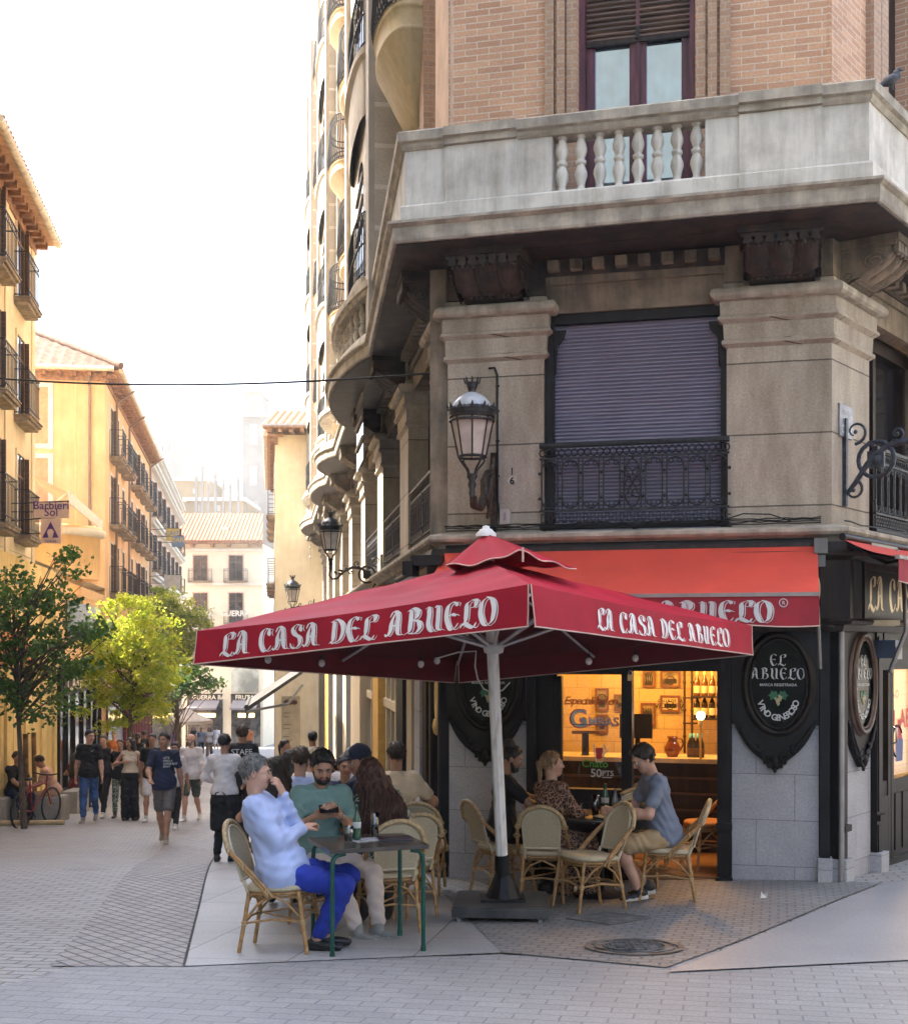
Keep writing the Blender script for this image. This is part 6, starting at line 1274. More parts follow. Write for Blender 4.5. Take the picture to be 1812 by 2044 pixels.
# ================================================================ sculpting: smooth blended surfaces on a grid
def unit(v): v = np.asarray(v, float); return v/(np.linalg.norm(v)+1e-9)
def sdf_mesh(prims, res, k=.03, cuts=(), noise=None):
    """prims ('c',a,b,ra,rb,tag) tapered capsule / ('e',centre,radii,R,tag) ellipsoid / ('n',centre,radii,R) carve away"""
    los, his = [], []
    for p in prims:
        if p[0] == 'c': a, b, r = np.array(p[1]), np.array(p[2]), max(p[3], p[4]); los.append(np.minimum(a, b)-r); his.append(np.maximum(a, b)+r)
        elif p[0] == 'e': r = max(p[2]); los.append(np.array(p[1])-r); his.append(np.array(p[1])+r)
    lo = np.min(los, 0)-res*3-.01; hi = np.max(his, 0)+res*3+.01; n = np.ceil((hi-lo)/res).astype(int)+1
    D = np.full(n, 1.0, np.float32); T = np.zeros(n, np.int16); best = np.full(n, 9.0, np.float32)
    ax = [lo[i]+res*np.arange(n[i]) for i in range(3)]
    for p in prims:
        if p[0] == 'c': a, b = np.array(p[1], float), np.array(p[2], float); r = max(p[3], p[4]); l_, h_ = np.minimum(a, b)-r-k-res*2, np.maximum(a, b)+r+k+res*2
        else: r = max(p[2]); a = np.array(p[1], float); l_, h_ = a-r-k-res*2, a+r+k+res*2
        i0 = np.clip(np.floor((l_-lo)/res).astype(int), 0, n-1); i1 = np.clip(np.ceil((h_-lo)/res).astype(int)+1, 1, n)
        if (i1 <= i0).any(): continue
        sl = tuple(slice(i0[q], i1[q]) for q in range(3)); X_, Y_, Z_ = np.meshgrid(*[ax[q][sl[q]] for q in range(3)], indexing='ij', sparse=True)
        if p[0] == 'c':
            ba = b-a; L2 = ba@ba+1e-9; h = np.clip(((X_-a[0])*ba[0]+(Y_-a[1])*ba[1]+(Z_-a[2])*ba[2])/L2, 0, 1)
            d = np.sqrt((X_-a[0]-h*ba[0])**2+(Y_-a[1]-h*ba[1])**2+(Z_-a[2]-h*ba[2])**2)-(p[3]+(p[4]-p[3])*h)
        else:
            Rm = p[3] if p[3] is not None else np.eye(3); dx, dy, dz = X_-a[0], Y_-a[1], Z_-a[2]; q = [(dx*Rm[0][j]+dy*Rm[1][j]+dz*Rm[2][j])/p[2][j] for j in range(3)]
            l = np.sqrt(q[0]**2+q[1]**2+q[2]**2); g2 = np.sqrt(sum((q[j]/p[2][j])**2 for j in range(3)))+1e-6; d = l*(l-1)/g2
        cur = D[sl]
        if p[0] == 'n':
            kk = min(k, .012); h = np.maximum(kk-np.abs(cur+d), 0)/kk; D[sl] = np.maximum(cur, -d)+h*h*kk*.25; continue
        tg = p[5] if p[0] == 'c' else p[4]; bb = best[sl]; m_ = d < bb; T[sl] = np.where(m_, tg, T[sl]); best[sl] = np.where(m_, d, bb)
        kk = k if tg < 10 else k*.35
        h = np.maximum(kk-np.abs(cur-d), 0)/kk; D[sl] = np.minimum(cur, d)-h*h*kk*.25
    if cuts or noise:
        X_, Y_, Z_ = np.meshgrid(*ax, indexing='ij', sparse=True)
        if noise: D += noise(X_, Y_, Z_)
        for pt, nn in cuts: nn = unit(nn); D = np.maximum(D, (X_-pt[0])*nn[0]+(Y_-pt[1])*nn[1]+(Z_-pt[2])*nn[2])
    S = D < 0; nc = n-1
    c8 = [(i, j, l) for i in (0, 1) for j in (0, 1) for l in (0, 1)]
    cs = lambda A, c: A[c[0]:nc[0]+c[0], c[1]:nc[1]+c[1], c[2]:nc[2]+c[2]]
    cnt = sum(cs(S, c).astype(np.int8) for c in c8); act = np.argwhere((cnt > 0) & (cnt < 8))
    if len(act) == 0: return [], [], []
    idx = np.full(nc, -1, np.int64); idx[act[:, 0], act[:, 1], act[:, 2]] = np.arange(len(act)); acc = np.zeros((len(act), 3)); w_ = np.zeros(len(act))
    val = {c: D[act[:, 0]+c[0], act[:, 1]+c[1], act[:, 2]+c[2]] for c in c8}
    for c in c8:
        for q in range(3):
            if c[q]: continue
            e_ = list(c); e_[q] = 1; e_ = tuple(e_); a, b = val[c], val[e_]; m_ = (a < 0) != (b < 0); t = np.where(m_, a/(a-b+1e-12*(a == b)), 0)
            pos = np.tile(np.array(c, float), (len(act), 1)); pos[:, q] += t; acc += pos*m_[:, None]; w_ += m_
    V = lo+(act+acc/w_[:, None])*res; tg = T[act[:, 0], act[:, 1], act[:, 2]]; F = []
    for q in range(3):
        e_ = [0, 0, 0]; e_[q] = 1; A = S[:-1 if q == 0 else None, :-1 if q == 1 else None, :-1 if q == 2 else None]; B = S[e_[0]:, e_[1]:, e_[2]:]
        u, v = (q+1) % 3, (q+2) % 3
        for s_, M_ in ((1, A & ~B), (0, ~A & B)):
            g3 = np.argwhere(M_); g3 = g3[(g3[:, u] > 0) & (g3[:, v] > 0) & (g3[:, u] < nc[u]) & (g3[:, v] < nc[v])]
            if len(g3) == 0: continue
            def at(du, dv): h = g3.copy(); h[:, u] += du; h[:, v] += dv; return idx[h[:, 0], h[:, 1], h[:, 2]]
            q4 = np.stack([at(-1, -1), at(0, -1), at(0, 0), at(-1, 0)], 1); q4 = q4 if s_ else q4[:, ::-1]; F.append(q4[(q4 >= 0).all(1)])
    return V, np.concatenate(F), tg
def add_sdf(mb, prims, res, mat_of=None, **kw):
    V, F, tg = sdf_mesh(prims, res, **kw)
    if len(V) == 0: return
    b = len(mb.v); mb.v += [tuple(p) for p in V.tolist()]; ft = tg[F[:, 0]]
    for f, t in zip((F+b).tolist(), ft.tolist()): mb.f.append(f); mb.m.append((mat_of or {}).get(t % 10 if t < 10 else t, 0)); mb.sm.append(True)
def folds(amp, seed=0, s=1.0):
    def fn(X_, Y_, Z_):
        return (amp*(np.sin(31*s*X_+7*np.sin(9*Z_+seed)+seed)*np.sin(24*s*Z_+5*np.sin(11*Y_+seed*2)+6*X_)+.6*np.sin(55*Z_*s+14*X_+9*np.sin(13*Y_+seed)))).astype(np.float32)
    return fn
# ---- materials of people
skin = {k: M('skin_'+k, c, .5, var=.08, scale=14, sss=.08) for k, c in (('fair', (.52,.30,.21)), ('tan', (.40,.21,.13)), ('olive', (.33,.17,.10)), ('dark', (.20,.10,.06)))}
lipm = M('lips', (.34,.12,.10), .45); eyew = M('eye_white', (.55,.52,.50), .3); eyed = M('eye_dark', (.02,.012,.01), .2)
hairm = {k: M('hair_'+k, c, .45, var=.45, scale=30, stretch=(3, 3, .35), bump=.6, bscale=120) for k, c in (('black', (.010,.008,.008)), ('dark', (.022,.013,.009)), ('auburn', (.060,.020,.012)), ('grey', (.13,.125,.12)), ('blonde', (.26,.15,.07)), ('brown', (.05,.028,.016)), ('pale', (.40,.30,.18)))}
def cloth(name, col, **kw): return M('cloth_'+name, col, kw.pop('rough', .85), var=kw.pop('var', .12), scale=kw.pop('scale', 5), bump=.25, bscale=350, **kw)
def patterned(name, bg_, fg, scale, th, wob=.35, fg2=None):
    if name in MC: return MC[name]
    m, n, b, N, L = nmat(name); b.inputs['Roughness'].default_value = .85; tc = N('ShaderNodeTexCoord'); no = N('ShaderNodeTexNoise'); no.inputs['Scale'].default_value = scale*.5; L(tc.outputs['Object'], no.inputs[0])
    vm = N('ShaderNodeVectorMath'); vm.operation = 'MULTIPLY_ADD'; L(no.outputs['Color'], vm.inputs[0]); vm.inputs[1].default_value = (wob*.3,)*3; L(tc.outputs['Object'], vm.inputs[2])
    v = N('ShaderNodeTexVoronoi'); v.feature = 'DISTANCE_TO_EDGE'; v.inputs['Scale'].default_value = scale; L(vm.outputs[0], v.inputs['Vector']); cr = N('ShaderNodeValToRGB'); cr.color_ramp.interpolation = 'CONSTANT'; cr.color_ramp.elements[0].color = (*fg, 1); cr.color_ramp.elements[1].position = th; cr.color_ramp.elements[1].color = (*bg_, 1)
    if fg2: e_ = cr.color_ramp.elements.new(th*2.6); e_.color = (*fg2, 1)
    L(v.outputs[0], cr.inputs[0]); L(cr.outputs[0], b.inputs['Base Color']); MC[name] = m; return m
leopard = patterned('cloth_leopard', (.012,.008,.008), (.36,.20,.13), 26, .09, fg2=(.06,.025,.018)); leafy = patterned('cloth_leafy', (.010,.018,.012), (.42,.44,.36), 20, .06, wob=.6, fg2=(.02,.07,.03))
C_ = dict(lblue=cloth('light_blue', (.40,.48,.74)), blue=cloth('royal_blue', (.012,.035,.33)), green=cloth('sage_green', (.15,.25,.225)), whitec=cloth('white', (.62,.58,.57)), pinkw=cloth('off_white', (.55,.47,.43)), black=cloth('black', (.010,.010,.012)), navy=cloth('navy', (.014,.022,.055)), greyb=cloth('grey_blue', (.19,.22,.29)), khaki=cloth('khaki', (.40,.28,.15)), jeans=cloth('jeans', (.035,.085,.22), var=.4), cream=cloth('cream', (.60,.50,.36)), peach=cloth('peach', (.52,.29,.20)), greys=cloth('grey_shorts', (.13,.12,.115)), dgreen=cloth('green_shorts', (.065,.08,.06)), red=cloth('red', (.40,.03,.04)), pink=cloth('pink', (.50,.10,.14)), maroonc=cloth('maroon', (.10,.015,.02)), brownc=cloth('brown', (.16,.09,.05)), orange=cloth('orange', (.55,.16,.03)), lilac=cloth('lilac', (.32,.20,.42)), dgreen2=cloth('dark_green', (.02,.05,.035)))
shoe = dict(black=M('shoe_black', (.012,.012,.013), .5), white=M('shoe_white', (.60,.58,.55), .6), beige=M('shoe_beige', (.30,.25,.19), .8), grey=M('shoe_grey', (.24,.24,.23), .7), brown=M('shoe_brown', (.06,.035,.02), .5))
def ik(a, t, l1, l2, hint):
    a, t, hint = map(lambda v: np.array(v, float), (a, t, hint)); d = t-a; L = np.linalg.norm(d); L2 = min(max(L, abs(l1-l2)+.01), (l1+l2)*.998); u = d/(L+1e-9); t = a+u*L2
    x = (l1*l1-l2*l2+L2*L2)/(2*L2); h = math.sqrt(max(l1*l1-x*x, 0)); n = hint-u*(hint@u); n = unit(n); return a+u*x+n*h, t
def person(label, loc, face, H=1.72, pose='stand', sk='olive', hair=('short', 'dark'), top=('black', .5), bottom=('trousers', 'black'), shoes='black', q=0, fat=1.0, group=None, wom=False, P_=None, t=(0, 0, 1), hd=(0, -1, 0), htilt=0, wr=None, el=None, ank=None, kn=None, extra=(), beard=None, seed=0, curl=.5, hem=None, lock=None, pnorm=None, toes=None, tf=None):
    """q: 0 far, 1 middle, 2 near. Local frame: faces -Y, own left hand at +x."""
    o = thing('person', label, 'person', loc, face, group, H/1.72); res = {0: .024, 1: .014, 2: .0095}[q]
    sit = pose == 'sit'; Pv = np.array(P_ if P_ is not None else ((0, 0, .57) if sit else (0, 0, .93)), float); t = unit(t)
    fw = np.array((0, -1, 0)) if tf is None else unit(tf); r = unit(np.cross(fw, t)); r = r if r[0] > 0 else -r; f = np.cross(t, r); f = f if f@fw > 0 else -f       # f forward, r own left (+x)
    RT = np.stack([r, -f, t], 1); sw = .148 if wom else .168; nb = Pv+t*.50; sh = {s: Pv+t*.455+r*s*sw for s in (1, -1)}; hip = {s: Pv+r*s*.09+t*(-.03) for s in (1, -1)}
    hd = unit(hd); up = unit(t*.5+np.array((0, 0, .6))+hd*(.0)); 
    if htilt: up = unit(up+hd*htilt)
    hr = unit(np.cross(hd, up)); up = np.cross(hr, hd); hr = -hr if hr@r < 0 else hr; RH = np.stack([hr, -hd, up], 1)
    HC = nb+t*.06+up*.115+hd*.012; hp = lambda x, y, z: HC+hr*x-hd*y+up*z          # y positive = back of the head
    wr = wr or {}; el = el or {}; ank = ank or {}; kn = kn or {}
    W_, E_, A_k, K_n = {}, {}, {}, {}
    for s in (1, -1):
        w0 = wr.get(s, (Pv+r*s*.27+t*.28+f*.33) if sit else (s*.25, -.02, .80)); e0 = el.get(s, (s*.6, .7, -.5)); E_[s], W_[s] = ik(sh[s], w0, .285, .255, e0)
        a0 = ank.get(s, (s*.11, -.42, .08) if sit else (s*.10, .02, .08)); k0 = kn.get(s, (s*.1, -1, .6) if sit else (0, -1, 0)); K_n[s], A_k[s] = ik(hip[s], a0, .425, .42, k0)
    B = []; fl = fat
    B += [('e', Pv+t*.34, (.145*fl, .09*fl, .15), RT, 0), ('e', Pv+t*.16, (.125*fl, .09*fl, .14), RT, 0), ('e', Pv, (.14*fl, .10*fl, .10), RT, 0), ('c', nb-t*.05, nb+t*.07+hd*.01, .052, .048, 0), ('c', sh[1], sh[-1], .045, .045, 0)]
    af = .88 if wom else 1
    lg = 1 if bottom[0] == 'shorts' else .74; ac = .78 if top[1] >= 1 else 1
    for s in (1, -1):
        B += [('c', sh[s], E_[s], .048*af*ac*fl**.5, .040*af*ac, 0), ('c', E_[s], E_[s]+(W_[s]-E_[s])*.35, .040*af*ac, .043*af*ac, 0), ('c', E_[s]+(W_[s]-E_[s])*.35, W_[s], .043*af*ac, .026, 0), ('c', hip[s], K_n[s], .080*lg*fl**.5, .052*lg, 0), ('c', K_n[s], K_n[s]+(A_k[s]-K_n[s])*.3, .050*lg, .056*lg, 0), ('c', K_n[s]+(A_k[s]-K_n[s])*.3, A_k[s], .056*lg, .036, 0)]
    m = MB(); mo = {0: 0, 11: 1, 12: 2, 13: 3}
    HD = [('e', hp(0, .012, .025), (.074, .092, .084), RH, 0), ('e', hp(0, -.03, -.03), (.060, .060, .083), RH, 0), ('e', hp(0, -.055, -.085), (.034, .030, .027), RH, 0), ('c', nb-t*.0, HC-up*.02+hd*-.015, .050, .052, 0)]
    if q:
        HD += [('e', hp(s*.034, -.055, -.03), (.028, .026, .03), RH, 0) for s in (1, -1)]+[('c', hp(-.034, -.080, .024), hp(.034, -.080, .024), .011, .011, 0), ('c', hp(0, -.086, .010), hp(0, -.106, -.024), .009, .013, 10), ('e', hp(.0, -.098, -.028), (.019, .012, .010), RH, 10), ('e', hp(0, -.087, -.058), (.024, .010, .0085), RH, 11)]+[('e', hp(s*.075, .004, -.008), (.010, .018, .030), RH, 10) for s in (1, -1)]+[('n', hp(s*.031, -.097, .003), (.017, .013, .010), RH) for s in (1, -1)]
        add_sdf(m, B, res, mo, k=.03); add_sdf(m, HD, {1: .0085, 2: .0055}[q], mo, k=.022)
        for s in (1, -1):
            m.ell(hp(s*.031, -.078, .003), (.0125,)*3, 2, 8); m.ell(hp(s*.031, -.0875, .002), (.0065, .0045, .0065), 3, 6)
            m.tube([hp(s*.018, -.089, .010), hp(s*.031, -.0915, .0125), hp(s*.045, -.086, .008)], .0022, 4, 3)
            m.tube([hp(s*.014, -.092, .022), hp(s*.032, -.094, .028), hp(s*.050, -.083, .022)], [.004, .0045, .002], 4, 4)   # eyebrow
    else:
        add_sdf(m, B+HD+[('c', hp(0, -.088, .0), hp(0, -.105, -.026), .010, .013, 0)], res, mo, k=.03)
        for s in (1, -1): m.ell(hp(s*.030, -.085, .004), (.012, .008, .006), 3, 5)
        m.ell(hp(0, -.09, -.058), (.02, .006, .006), 1, 5)
    # hands: palm, four unequal bent fingers, thumb from the side of the palm
    for s in (1, -1):
        d = unit(W_[s]-E_[s]); pn = unit(np.array(pnorm[s]) if pnorm and s in pnorm else (-r*s*.9+f*.3)); pn = unit(pn-d*(pn@d)); sd2 = unit(np.cross(d, pn)); sd2 = sd2 if sd2@f > 0 else -sd2     # thumb side
        wv = W_[s]; hs = .92 if wom else 1.0; Hn = [('c', wv-d*.03, wv+d*.02, .026, .026, 0), ('e', wv+d*.05*hs, (.040*hs, .050*hs, .016), np.stack([sd2, d, pn], 1), 0)]
        cv = curl[s] if isinstance(curl, dict) else curl
        if q == 0: Hn += [('e', wv+d*.10+pn*.03*cv, (.036, .042, .016), np.stack([sd2, d, pn], 1), 0), ('c', wv+d*.03+sd2*.035, wv+d*.08+sd2*.05, .012, .009, 0)]; add_sdf(m, Hn, .013, mo, k=.012); continue
        for i, (o2, L_) in enumerate(((.028, .072), (.009, .080), (-.010, .075), (-.028, .058))):
            p0 = wv+d*.088*hs+sd2*o2*hs; a = .25*cv; p1 = p0+(d*math.cos(a)+pn*math.sin(a))*L_*.45*hs; a += .9*cv; p2 = p1+(d*math.cos(a)+pn*math.sin(a))*L_*.32*hs; a += .8*cv; p3 = p2+(d*math.cos(a)+pn*math.sin(a))*L_*.26*hs
            Hn += [('c', p0-d*.02, p1, .0098, .0088, 10), ('c', p1, p2, .0088, .0082, 10), ('c', p2, p3, .0082, .0070, 10)]
        p0 = wv+d*.025+sd2*.030; p1 = p0+unit(d*.7+sd2*.65+pn*.35)*.042; p2 = p1+unit(d*.9+sd2*.15+pn*.5*(.5+cv))*.034; Hn += [('c', p0, p1, .014, .0115, 0), ('c', p1, p2, .0110, .0085, 10)]
        add_sdf(m, Hn, .0058 if q == 1 else .0046, mo, k=.010)
    m.build('body', [skin[sk], lipm, eyew, eyed, hairm[hair[1]] if hair[1] != 'none' else hairm['grey']], o, uv=False)
    # top
    topm = C_[top[0]] if isinstance(top[0], str) and top[0] in C_ else top[0]; sl2 = top[1]; g_ = 1.0
    hemz = hem if hem is not None else (-.06 if sit else -.10); TB = [('e', Pv+t*.35, (.170*fl*(.9 if wom else 1), .115*fl, .165), RT, 0), ('e', Pv+t*.17, (.150*fl*(.88 if wom else 1), .118*fl, .15), RT, 0), ('e', Pv+t*-.01, (.197*fl, .156*fl, .21), RT, 0), ('c', sh[1]-r*.01, sh[-1]+r*.01, .058, .058, 0), ('c', nb-t*.06, nb-t*.02, .075, .062, 0)]
    if wom: TB += [('e', Pv+t*.33+f*.085+r*s*.065, (.062, .055, .06), RT, 0) for s in (1, -1)]
    TBn = [('n', nb+t*.045+f*.02, (.058, .062, .05), RT)]
    for s in (1, -1):
        if sl2 >= 1:
            e_ = W_[s] if sl2 == 1 else E_[s]+(W_[s]-E_[s])*(sl2-1); TB += [('c', sh[s], E_[s], .060*af*fl**.4, .053*af, 0), ('c', E_[s], e_, .054*af, .040*af, 0)]
            TBn += [] 
        elif sl2 > 0: TB += [('c', sh[s], sh[s]+(E_[s]-sh[s])*(sl2+.12), .062*af*fl**.4, .062*af, 0)]
    m = MB(); cuts = [(Pv+t*hemz, -t)] if hemz > -.3 else []
    add_sdf(m, TB+TBn, res*1.05, k=.05, cuts=cuts, noise=folds(.0052 if q == 2 else .006, seed, 1.0)); tp = m.build('top', topm, o, uv=False)
    if 'collar' in extra:
        m = MB()
        for s in (1, -1):
            pts = [nb+t*.012-f*.055, nb+t*.014+r*s*.052-f*.02, nb+t*.002+r*s*.055+f*.03, nb-t*.03+r*s*.028+f*.078]; m.tube(pts, [.016, .018, .018, .012], 6)
            m.add([nb-t*.0+r*s*.05+f*.045, nb-t*.03+r*s*.012+f*.088, nb-t*.075+r*s*.045+f*.105, nb-t*.05+r*s*.085+f*.075], [(0, 1, 2, 3)])
        m.tube([nb-t*.05+f*.085, Pv+t*.30+f*(.113*fl+.002), Pv+t*.15+f*(.118*fl+.002)], .004, 4); m.build('collar', topm, tp, uv=False)
    # bottom
    kind, bm_ = bottom; bmat_ = C_[bm_] if bm_ in C_ else bm_; m = MB(); LB = [('e', Pv-t*.0, (.165*fl, .125*fl, .125), RT, 0)]
    for s in (1, -1):
        th_ = K_n[s]-hip[s]; shn = A_k[s]-K_n[s]
        if kind == 'shorts': LB += [('c', hip[s], hip[s]+th_*.86, .100*fl**.5, .084, 0)]
        elif kind == 'wide': LB += [('c', hip[s], K_n[s], .102, .088, 0), ('c', K_n[s], A_k[s]+shn*.05, .088, .095, 0)]
        elif kind == 'skirt': LB += [('c', hip[s], hip[s]+(A_k[s]-hip[s])*.6, .11, .13, 0)]
        else: LB += [('c', hip[s], K_n[s], .094*fl**.5, .070, 0), ('c', K_n[s], K_n[s]+shn*.88, .070, .054, 0)]
    add_sdf(m, LB, res*1.05, k=.035, cuts=[(Pv+t*.11, t)], noise=folds(.006 if q else .005, seed+3)); m.build(kind if kind != 'wide' else 'wide_trousers', bmat_, o, uv=False)
    # shoes
    sm_ = {'sneak': ('black', 'white'), 'white': ('white', 'white'), 'black': ('black', 'black'), 'beige': ('beige', 'white'), 'grey': ('grey', 'white'), 'brown': ('brown', 'brown'), 'loafer': ('black', 'black')}[shoes]
    for s in (1, -1):
        a = A_k[s]; td = np.array(toes[s], float) if toes and s in toes else np.array((s*.15, -1, 0)); td = unit(td); upv = unit(np.array((0, 0, 1))-td*td[2]); sdv = np.cross(td, upv); RS = np.stack([sdv, td, upv], 1); z0 = a-upv*.045
        m = MB(); pr = [('e', z0-td*.02+upv*.012, (.036, .055, .032), RS, 0), ('e', z0+td*.06+upv*.0, (.042, .075, .027), RS, 0), ('e', z0+td*.13-upv*.008, (.038, .048, .020), RS, 0)]+([('c', a-upv*.01, a+upv*.02, .042, .040, 0)] if shoes != 'loafer' else [])
        pr += [('c', z0-td*.045-upv*.022, z0+td*.05-upv*.024, .030, .036, 13), ('c', z0+td*.05-upv*.024, z0+td*.135-upv*.022, .036, .032, 13)]
        add_sdf(m, pr, .007 if q == 2 else .010 if q else .016, {0: 0, 13: 1}, k=.02, cuts=[(z0-upv*.036, -upv)]); m.build('shoe', [shoe[sm_[0]], shoe[sm_[1]]], o, uv=False)
    # hair
    st, hc = hair; hres = {0: .016, 1: .009, 2: .0065}[q]; hn = lambda amp, s_=60: (lambda X_, Y_, Z_: (amp*(np.sin(s_*1.5*X_+5*np.sin(9*Z_+seed)+2*np.sin(23*Y_))+.8*np.sin(s_*1.7*Y_+4*np.sin(11*Z_+2)+3*np.sin(17*X_))+.5*np.sin(150*X_+90*Y_+6*np.sin(14*Z_)))).astype(np.float32)); HR = []
    cutp = [(hp(0, .03, -.06), (-hd*-.7*-1*-1 if False else hd*.80-up*.60))]
    if st in ('short', 'thick', 'bun', 'pony'): HR = [('e', hp(0, .016, .034), (.083, .099, .090) if st != 'thick' else (.087, .100, .102), RH, 0)]+([('e', hp(0, -.035, .088), (.060, .055, .035), RH, 0)] if st == 'thick' else [])
    if st == 'bun': HR += [('e', hp(0, .06, .12), (.055, .055, .05), RH, 0)]
    if st == 'pony': HR += [('e', hp(0, .115, .01), (.03, .03, .035), RH, 0), ('c', hp(0, .125, .0), hp(0, .12, -.15), .030, .018, 0), ('c', hp(.05, .03, -.04), hp(.03, .05, -.14), .03, .02, 0)]
    if st == 'bald': HR = [('e', hp(0, .030, -.008), (.080, .080, .050), RH, 0)]
    if HR:
        m = MB(); add_sdf(m, HR, hres, k=.02, cuts=cutp, noise=hn(.0028))
        if q and st != 'bald':                       # short locks lying over one another so the outline is uneven
            rr = random.Random(seed+5); c0, rad = (hp(0, .016, .034), (.083, .099, .090)) if st != 'thick' else (hp(0, .016, .034), (.087, .100, .102)); cp, cn = np.array(cutp[0][0]), unit(cutp[0][1])
            for _ in range(190 if q == 2 else 110):
                v = unit([rr.gauss(0, 1), rr.gauss(0, 1), rr.gauss(.25, 1)]); p = c0+hr*v[0]*rad[0]+(-hd)*v[1]*rad[1]+up*v[2]*rad[2]
                if (p-cp)@cn > -.004: continue
                n3 = unit(hr*v[0]+(-hd)*v[1]+up*v[2]); fl3 = unit(hd*(.9 if v[2] > .3 else -.1)-up*(.9 if v[2] < .6 else .1)+hr*(.5*v[0]+rr.uniform(-.5, .5))); fl3 = unit(fl3-n3*(fl3@n3)*.8); L3 = rr.uniform(.015, .032)
                m.tube([Vector(p-n3*.006), Vector(p+n3*.004+fl3*L3*.5), Vector(p+n3*rr.uniform(-.001, .007)+fl3*L3)], [.006, .0055, .0012], 4)
        m.build('hair', hairm[hc], o, uv=False)
    if st in ('long', 'curly'):
        w2 = 1.0 if st == 'long' else 1.25; ln = lock or .30; back = -f*.05
        LH = [('e', hp(0, .018, .032), (.086, .100, .092), RH, 0)]
        for i in range(9):
            a = math.pi*(i/8)*1.18-math.pi*.09; x, y = math.cos(a)*.078, math.sin(a)*.085+.01; b0 = hp(x, y, .02); b1 = hp(x*1.15*w2, y*1.1, -.10); b2 = nb+r*(x*1.5*w2)-f*(abs(y)*.9+.05)-t*(ln*.45)+r*.0; b3 = b2-np.array((0, 0, 1))*ln*.5-f*.01
            LH += [('c', b0, b1, .030, .032, 0), ('c', b1, b2, .032, .034*w2, 0), ('c', b2, b3, .034*w2, .014, 0)]
        m = MB(); add_sdf(m, LH+[('n', hp(0, -.085, -.03), (.052, .06, .085), RH)], hres, k=.025, noise=hn(.004 if st == 'long' else .0065, 60))
        if q:
            rr = random.Random(seed+9)
            for _ in range(150 if q == 2 else 80):
                a = rr.uniform(-.1, 3.24); x, y = math.cos(a)*.082, math.sin(a)*.088+.01; k4 = 1.12; ex = rr.uniform(.9, 1.15); b0 = hp(x*.6, y*.7, .105); b05 = hp(x*1.05, y*1.06+.006, .03); b1 = hp(x*1.2*w2*ex, y*1.25, -.10); b2 = nb+r*(x*1.65*w2*ex)-f*(abs(y)*1.05+.075)-t*(ln*rr.uniform(.3, .5)); b3 = b2-np.array((0, 0, 1))*ln*rr.uniform(.3, .62)-f*rr.uniform(-.01, .03)+r*rr.uniform(-.03, .03)
                pts = catmull([Vector(q5) for q5 in (b0, b05, b1, b2, b3)], 4); wv_ = .006 if st == 'long' else .013; ph = rr.uniform(0, 6)
                pts = [p+Vector(r)*(wv_*math.sin(ph+i*1.1))+Vector(f)*(wv_*.5*math.cos(ph+i*1.3)) for i, p in enumerate(pts)]; m.tube(pts, [.0055]*(len(pts)-4)+[.005, .004, .003, .001], 4)
        m.build('hair', hairm[hc], o, uv=False)
    if beard:
        m = MB(); add_sdf(m, [('e', hp(0, -.048, -.082), (.052, .052, .042), RH, 0), ('c', hp(-.062, -.01, -.04), hp(-.04, -.04, -.085), .014, .02, 0), ('c', hp(.062, -.01, -.04), hp(.04, -.04, -.085), .014, .02, 0), ('c', hp(-.026, -.089, -.046), hp(.026, -.089, -.046), .008, .008, 0), ('n', hp(0, -.098, -.060), (.024, .016, .008), RH), ('n', hp(0, -.06, -.02), (.06, .07, .026), RH)], max(hres*.85, .0055), k=.015, noise=hn(.0015, 90)); m.build('beard', hairm[beard], o, uv=False)
    if 'glasses' in extra:
        m = MB()
        for s in (1, -1): m.tube([hp(s*.031+.019*math.cos(a), -.103, .001+.015*math.sin(a)) for a in [2*math.pi*i/12 for i in range(12)]], .0016, 4, closed=True); m.tube([hp(s*.05, -.10, .004), hp(s*.076, -.01, .006)], .0016, 4)
        m.tube([hp(-.012, -.104, .004), hp(.012, -.104, .004)], .0016, 4); m.build('glasses', M('wire_gold', (.45,.33,.2), .3, metal=.9), o)
    if 'cap' in extra:
        m = MB(); add_sdf(m, [('e', hp(0, .014, .045), (.091, .106, .098), RH, 0), ('e', hp(0, -.115, .045), (.065, .065, .010), RH, 0), ('e', hp(0, .014, .14), (.01, .01, .008), RH, 0)], .0075, k=.012, cuts=[(hp(0, 0, .028), -up)]); c5 = m.build('cap', C_['navy'], o, uv=False)
        m = MB(); ftext(m, 'NY', lambda a, c: tuple(hp(.052*0-a*1.0, -.09-.0*c, .07+c)+(-hr*0)), size=.055, align='CENTER', bold=.02)
        m.v = [tuple(np.array(v)-hd*0) for v in m.v]; m.build('cap_emblem', wsign, c5, uv=False)
    if 'watch' in extra:
        m = MB(); d = unit(W_[1]-E_[1]); m.tube([Vector(tuple(W_[1]-d*.03+unit(np.cross(d, (0, 0, 1)))*.030*math.cos(a)+unit(np.cross(d, np.cross(d, (0, 0, 1))))*.030*math.sin(a))) for a in [2*math.pi*i/12 for i in range(12)]], .006, 5, closed=True); m.build('watch', M('watch_steel', (.3,.3,.3), .25, metal=1), o)
    o['_hc'] = 0; del o['_hc']; PJ[o.name] = dict(W=W_, E=E_, P=Pv, t=t, f=f, r=r, nb=nb, hp=hp, K=K_n, sh=sh, A=A_k, fat=fl, hd=hd, up=up, hr=hr); return o
PJ = {}
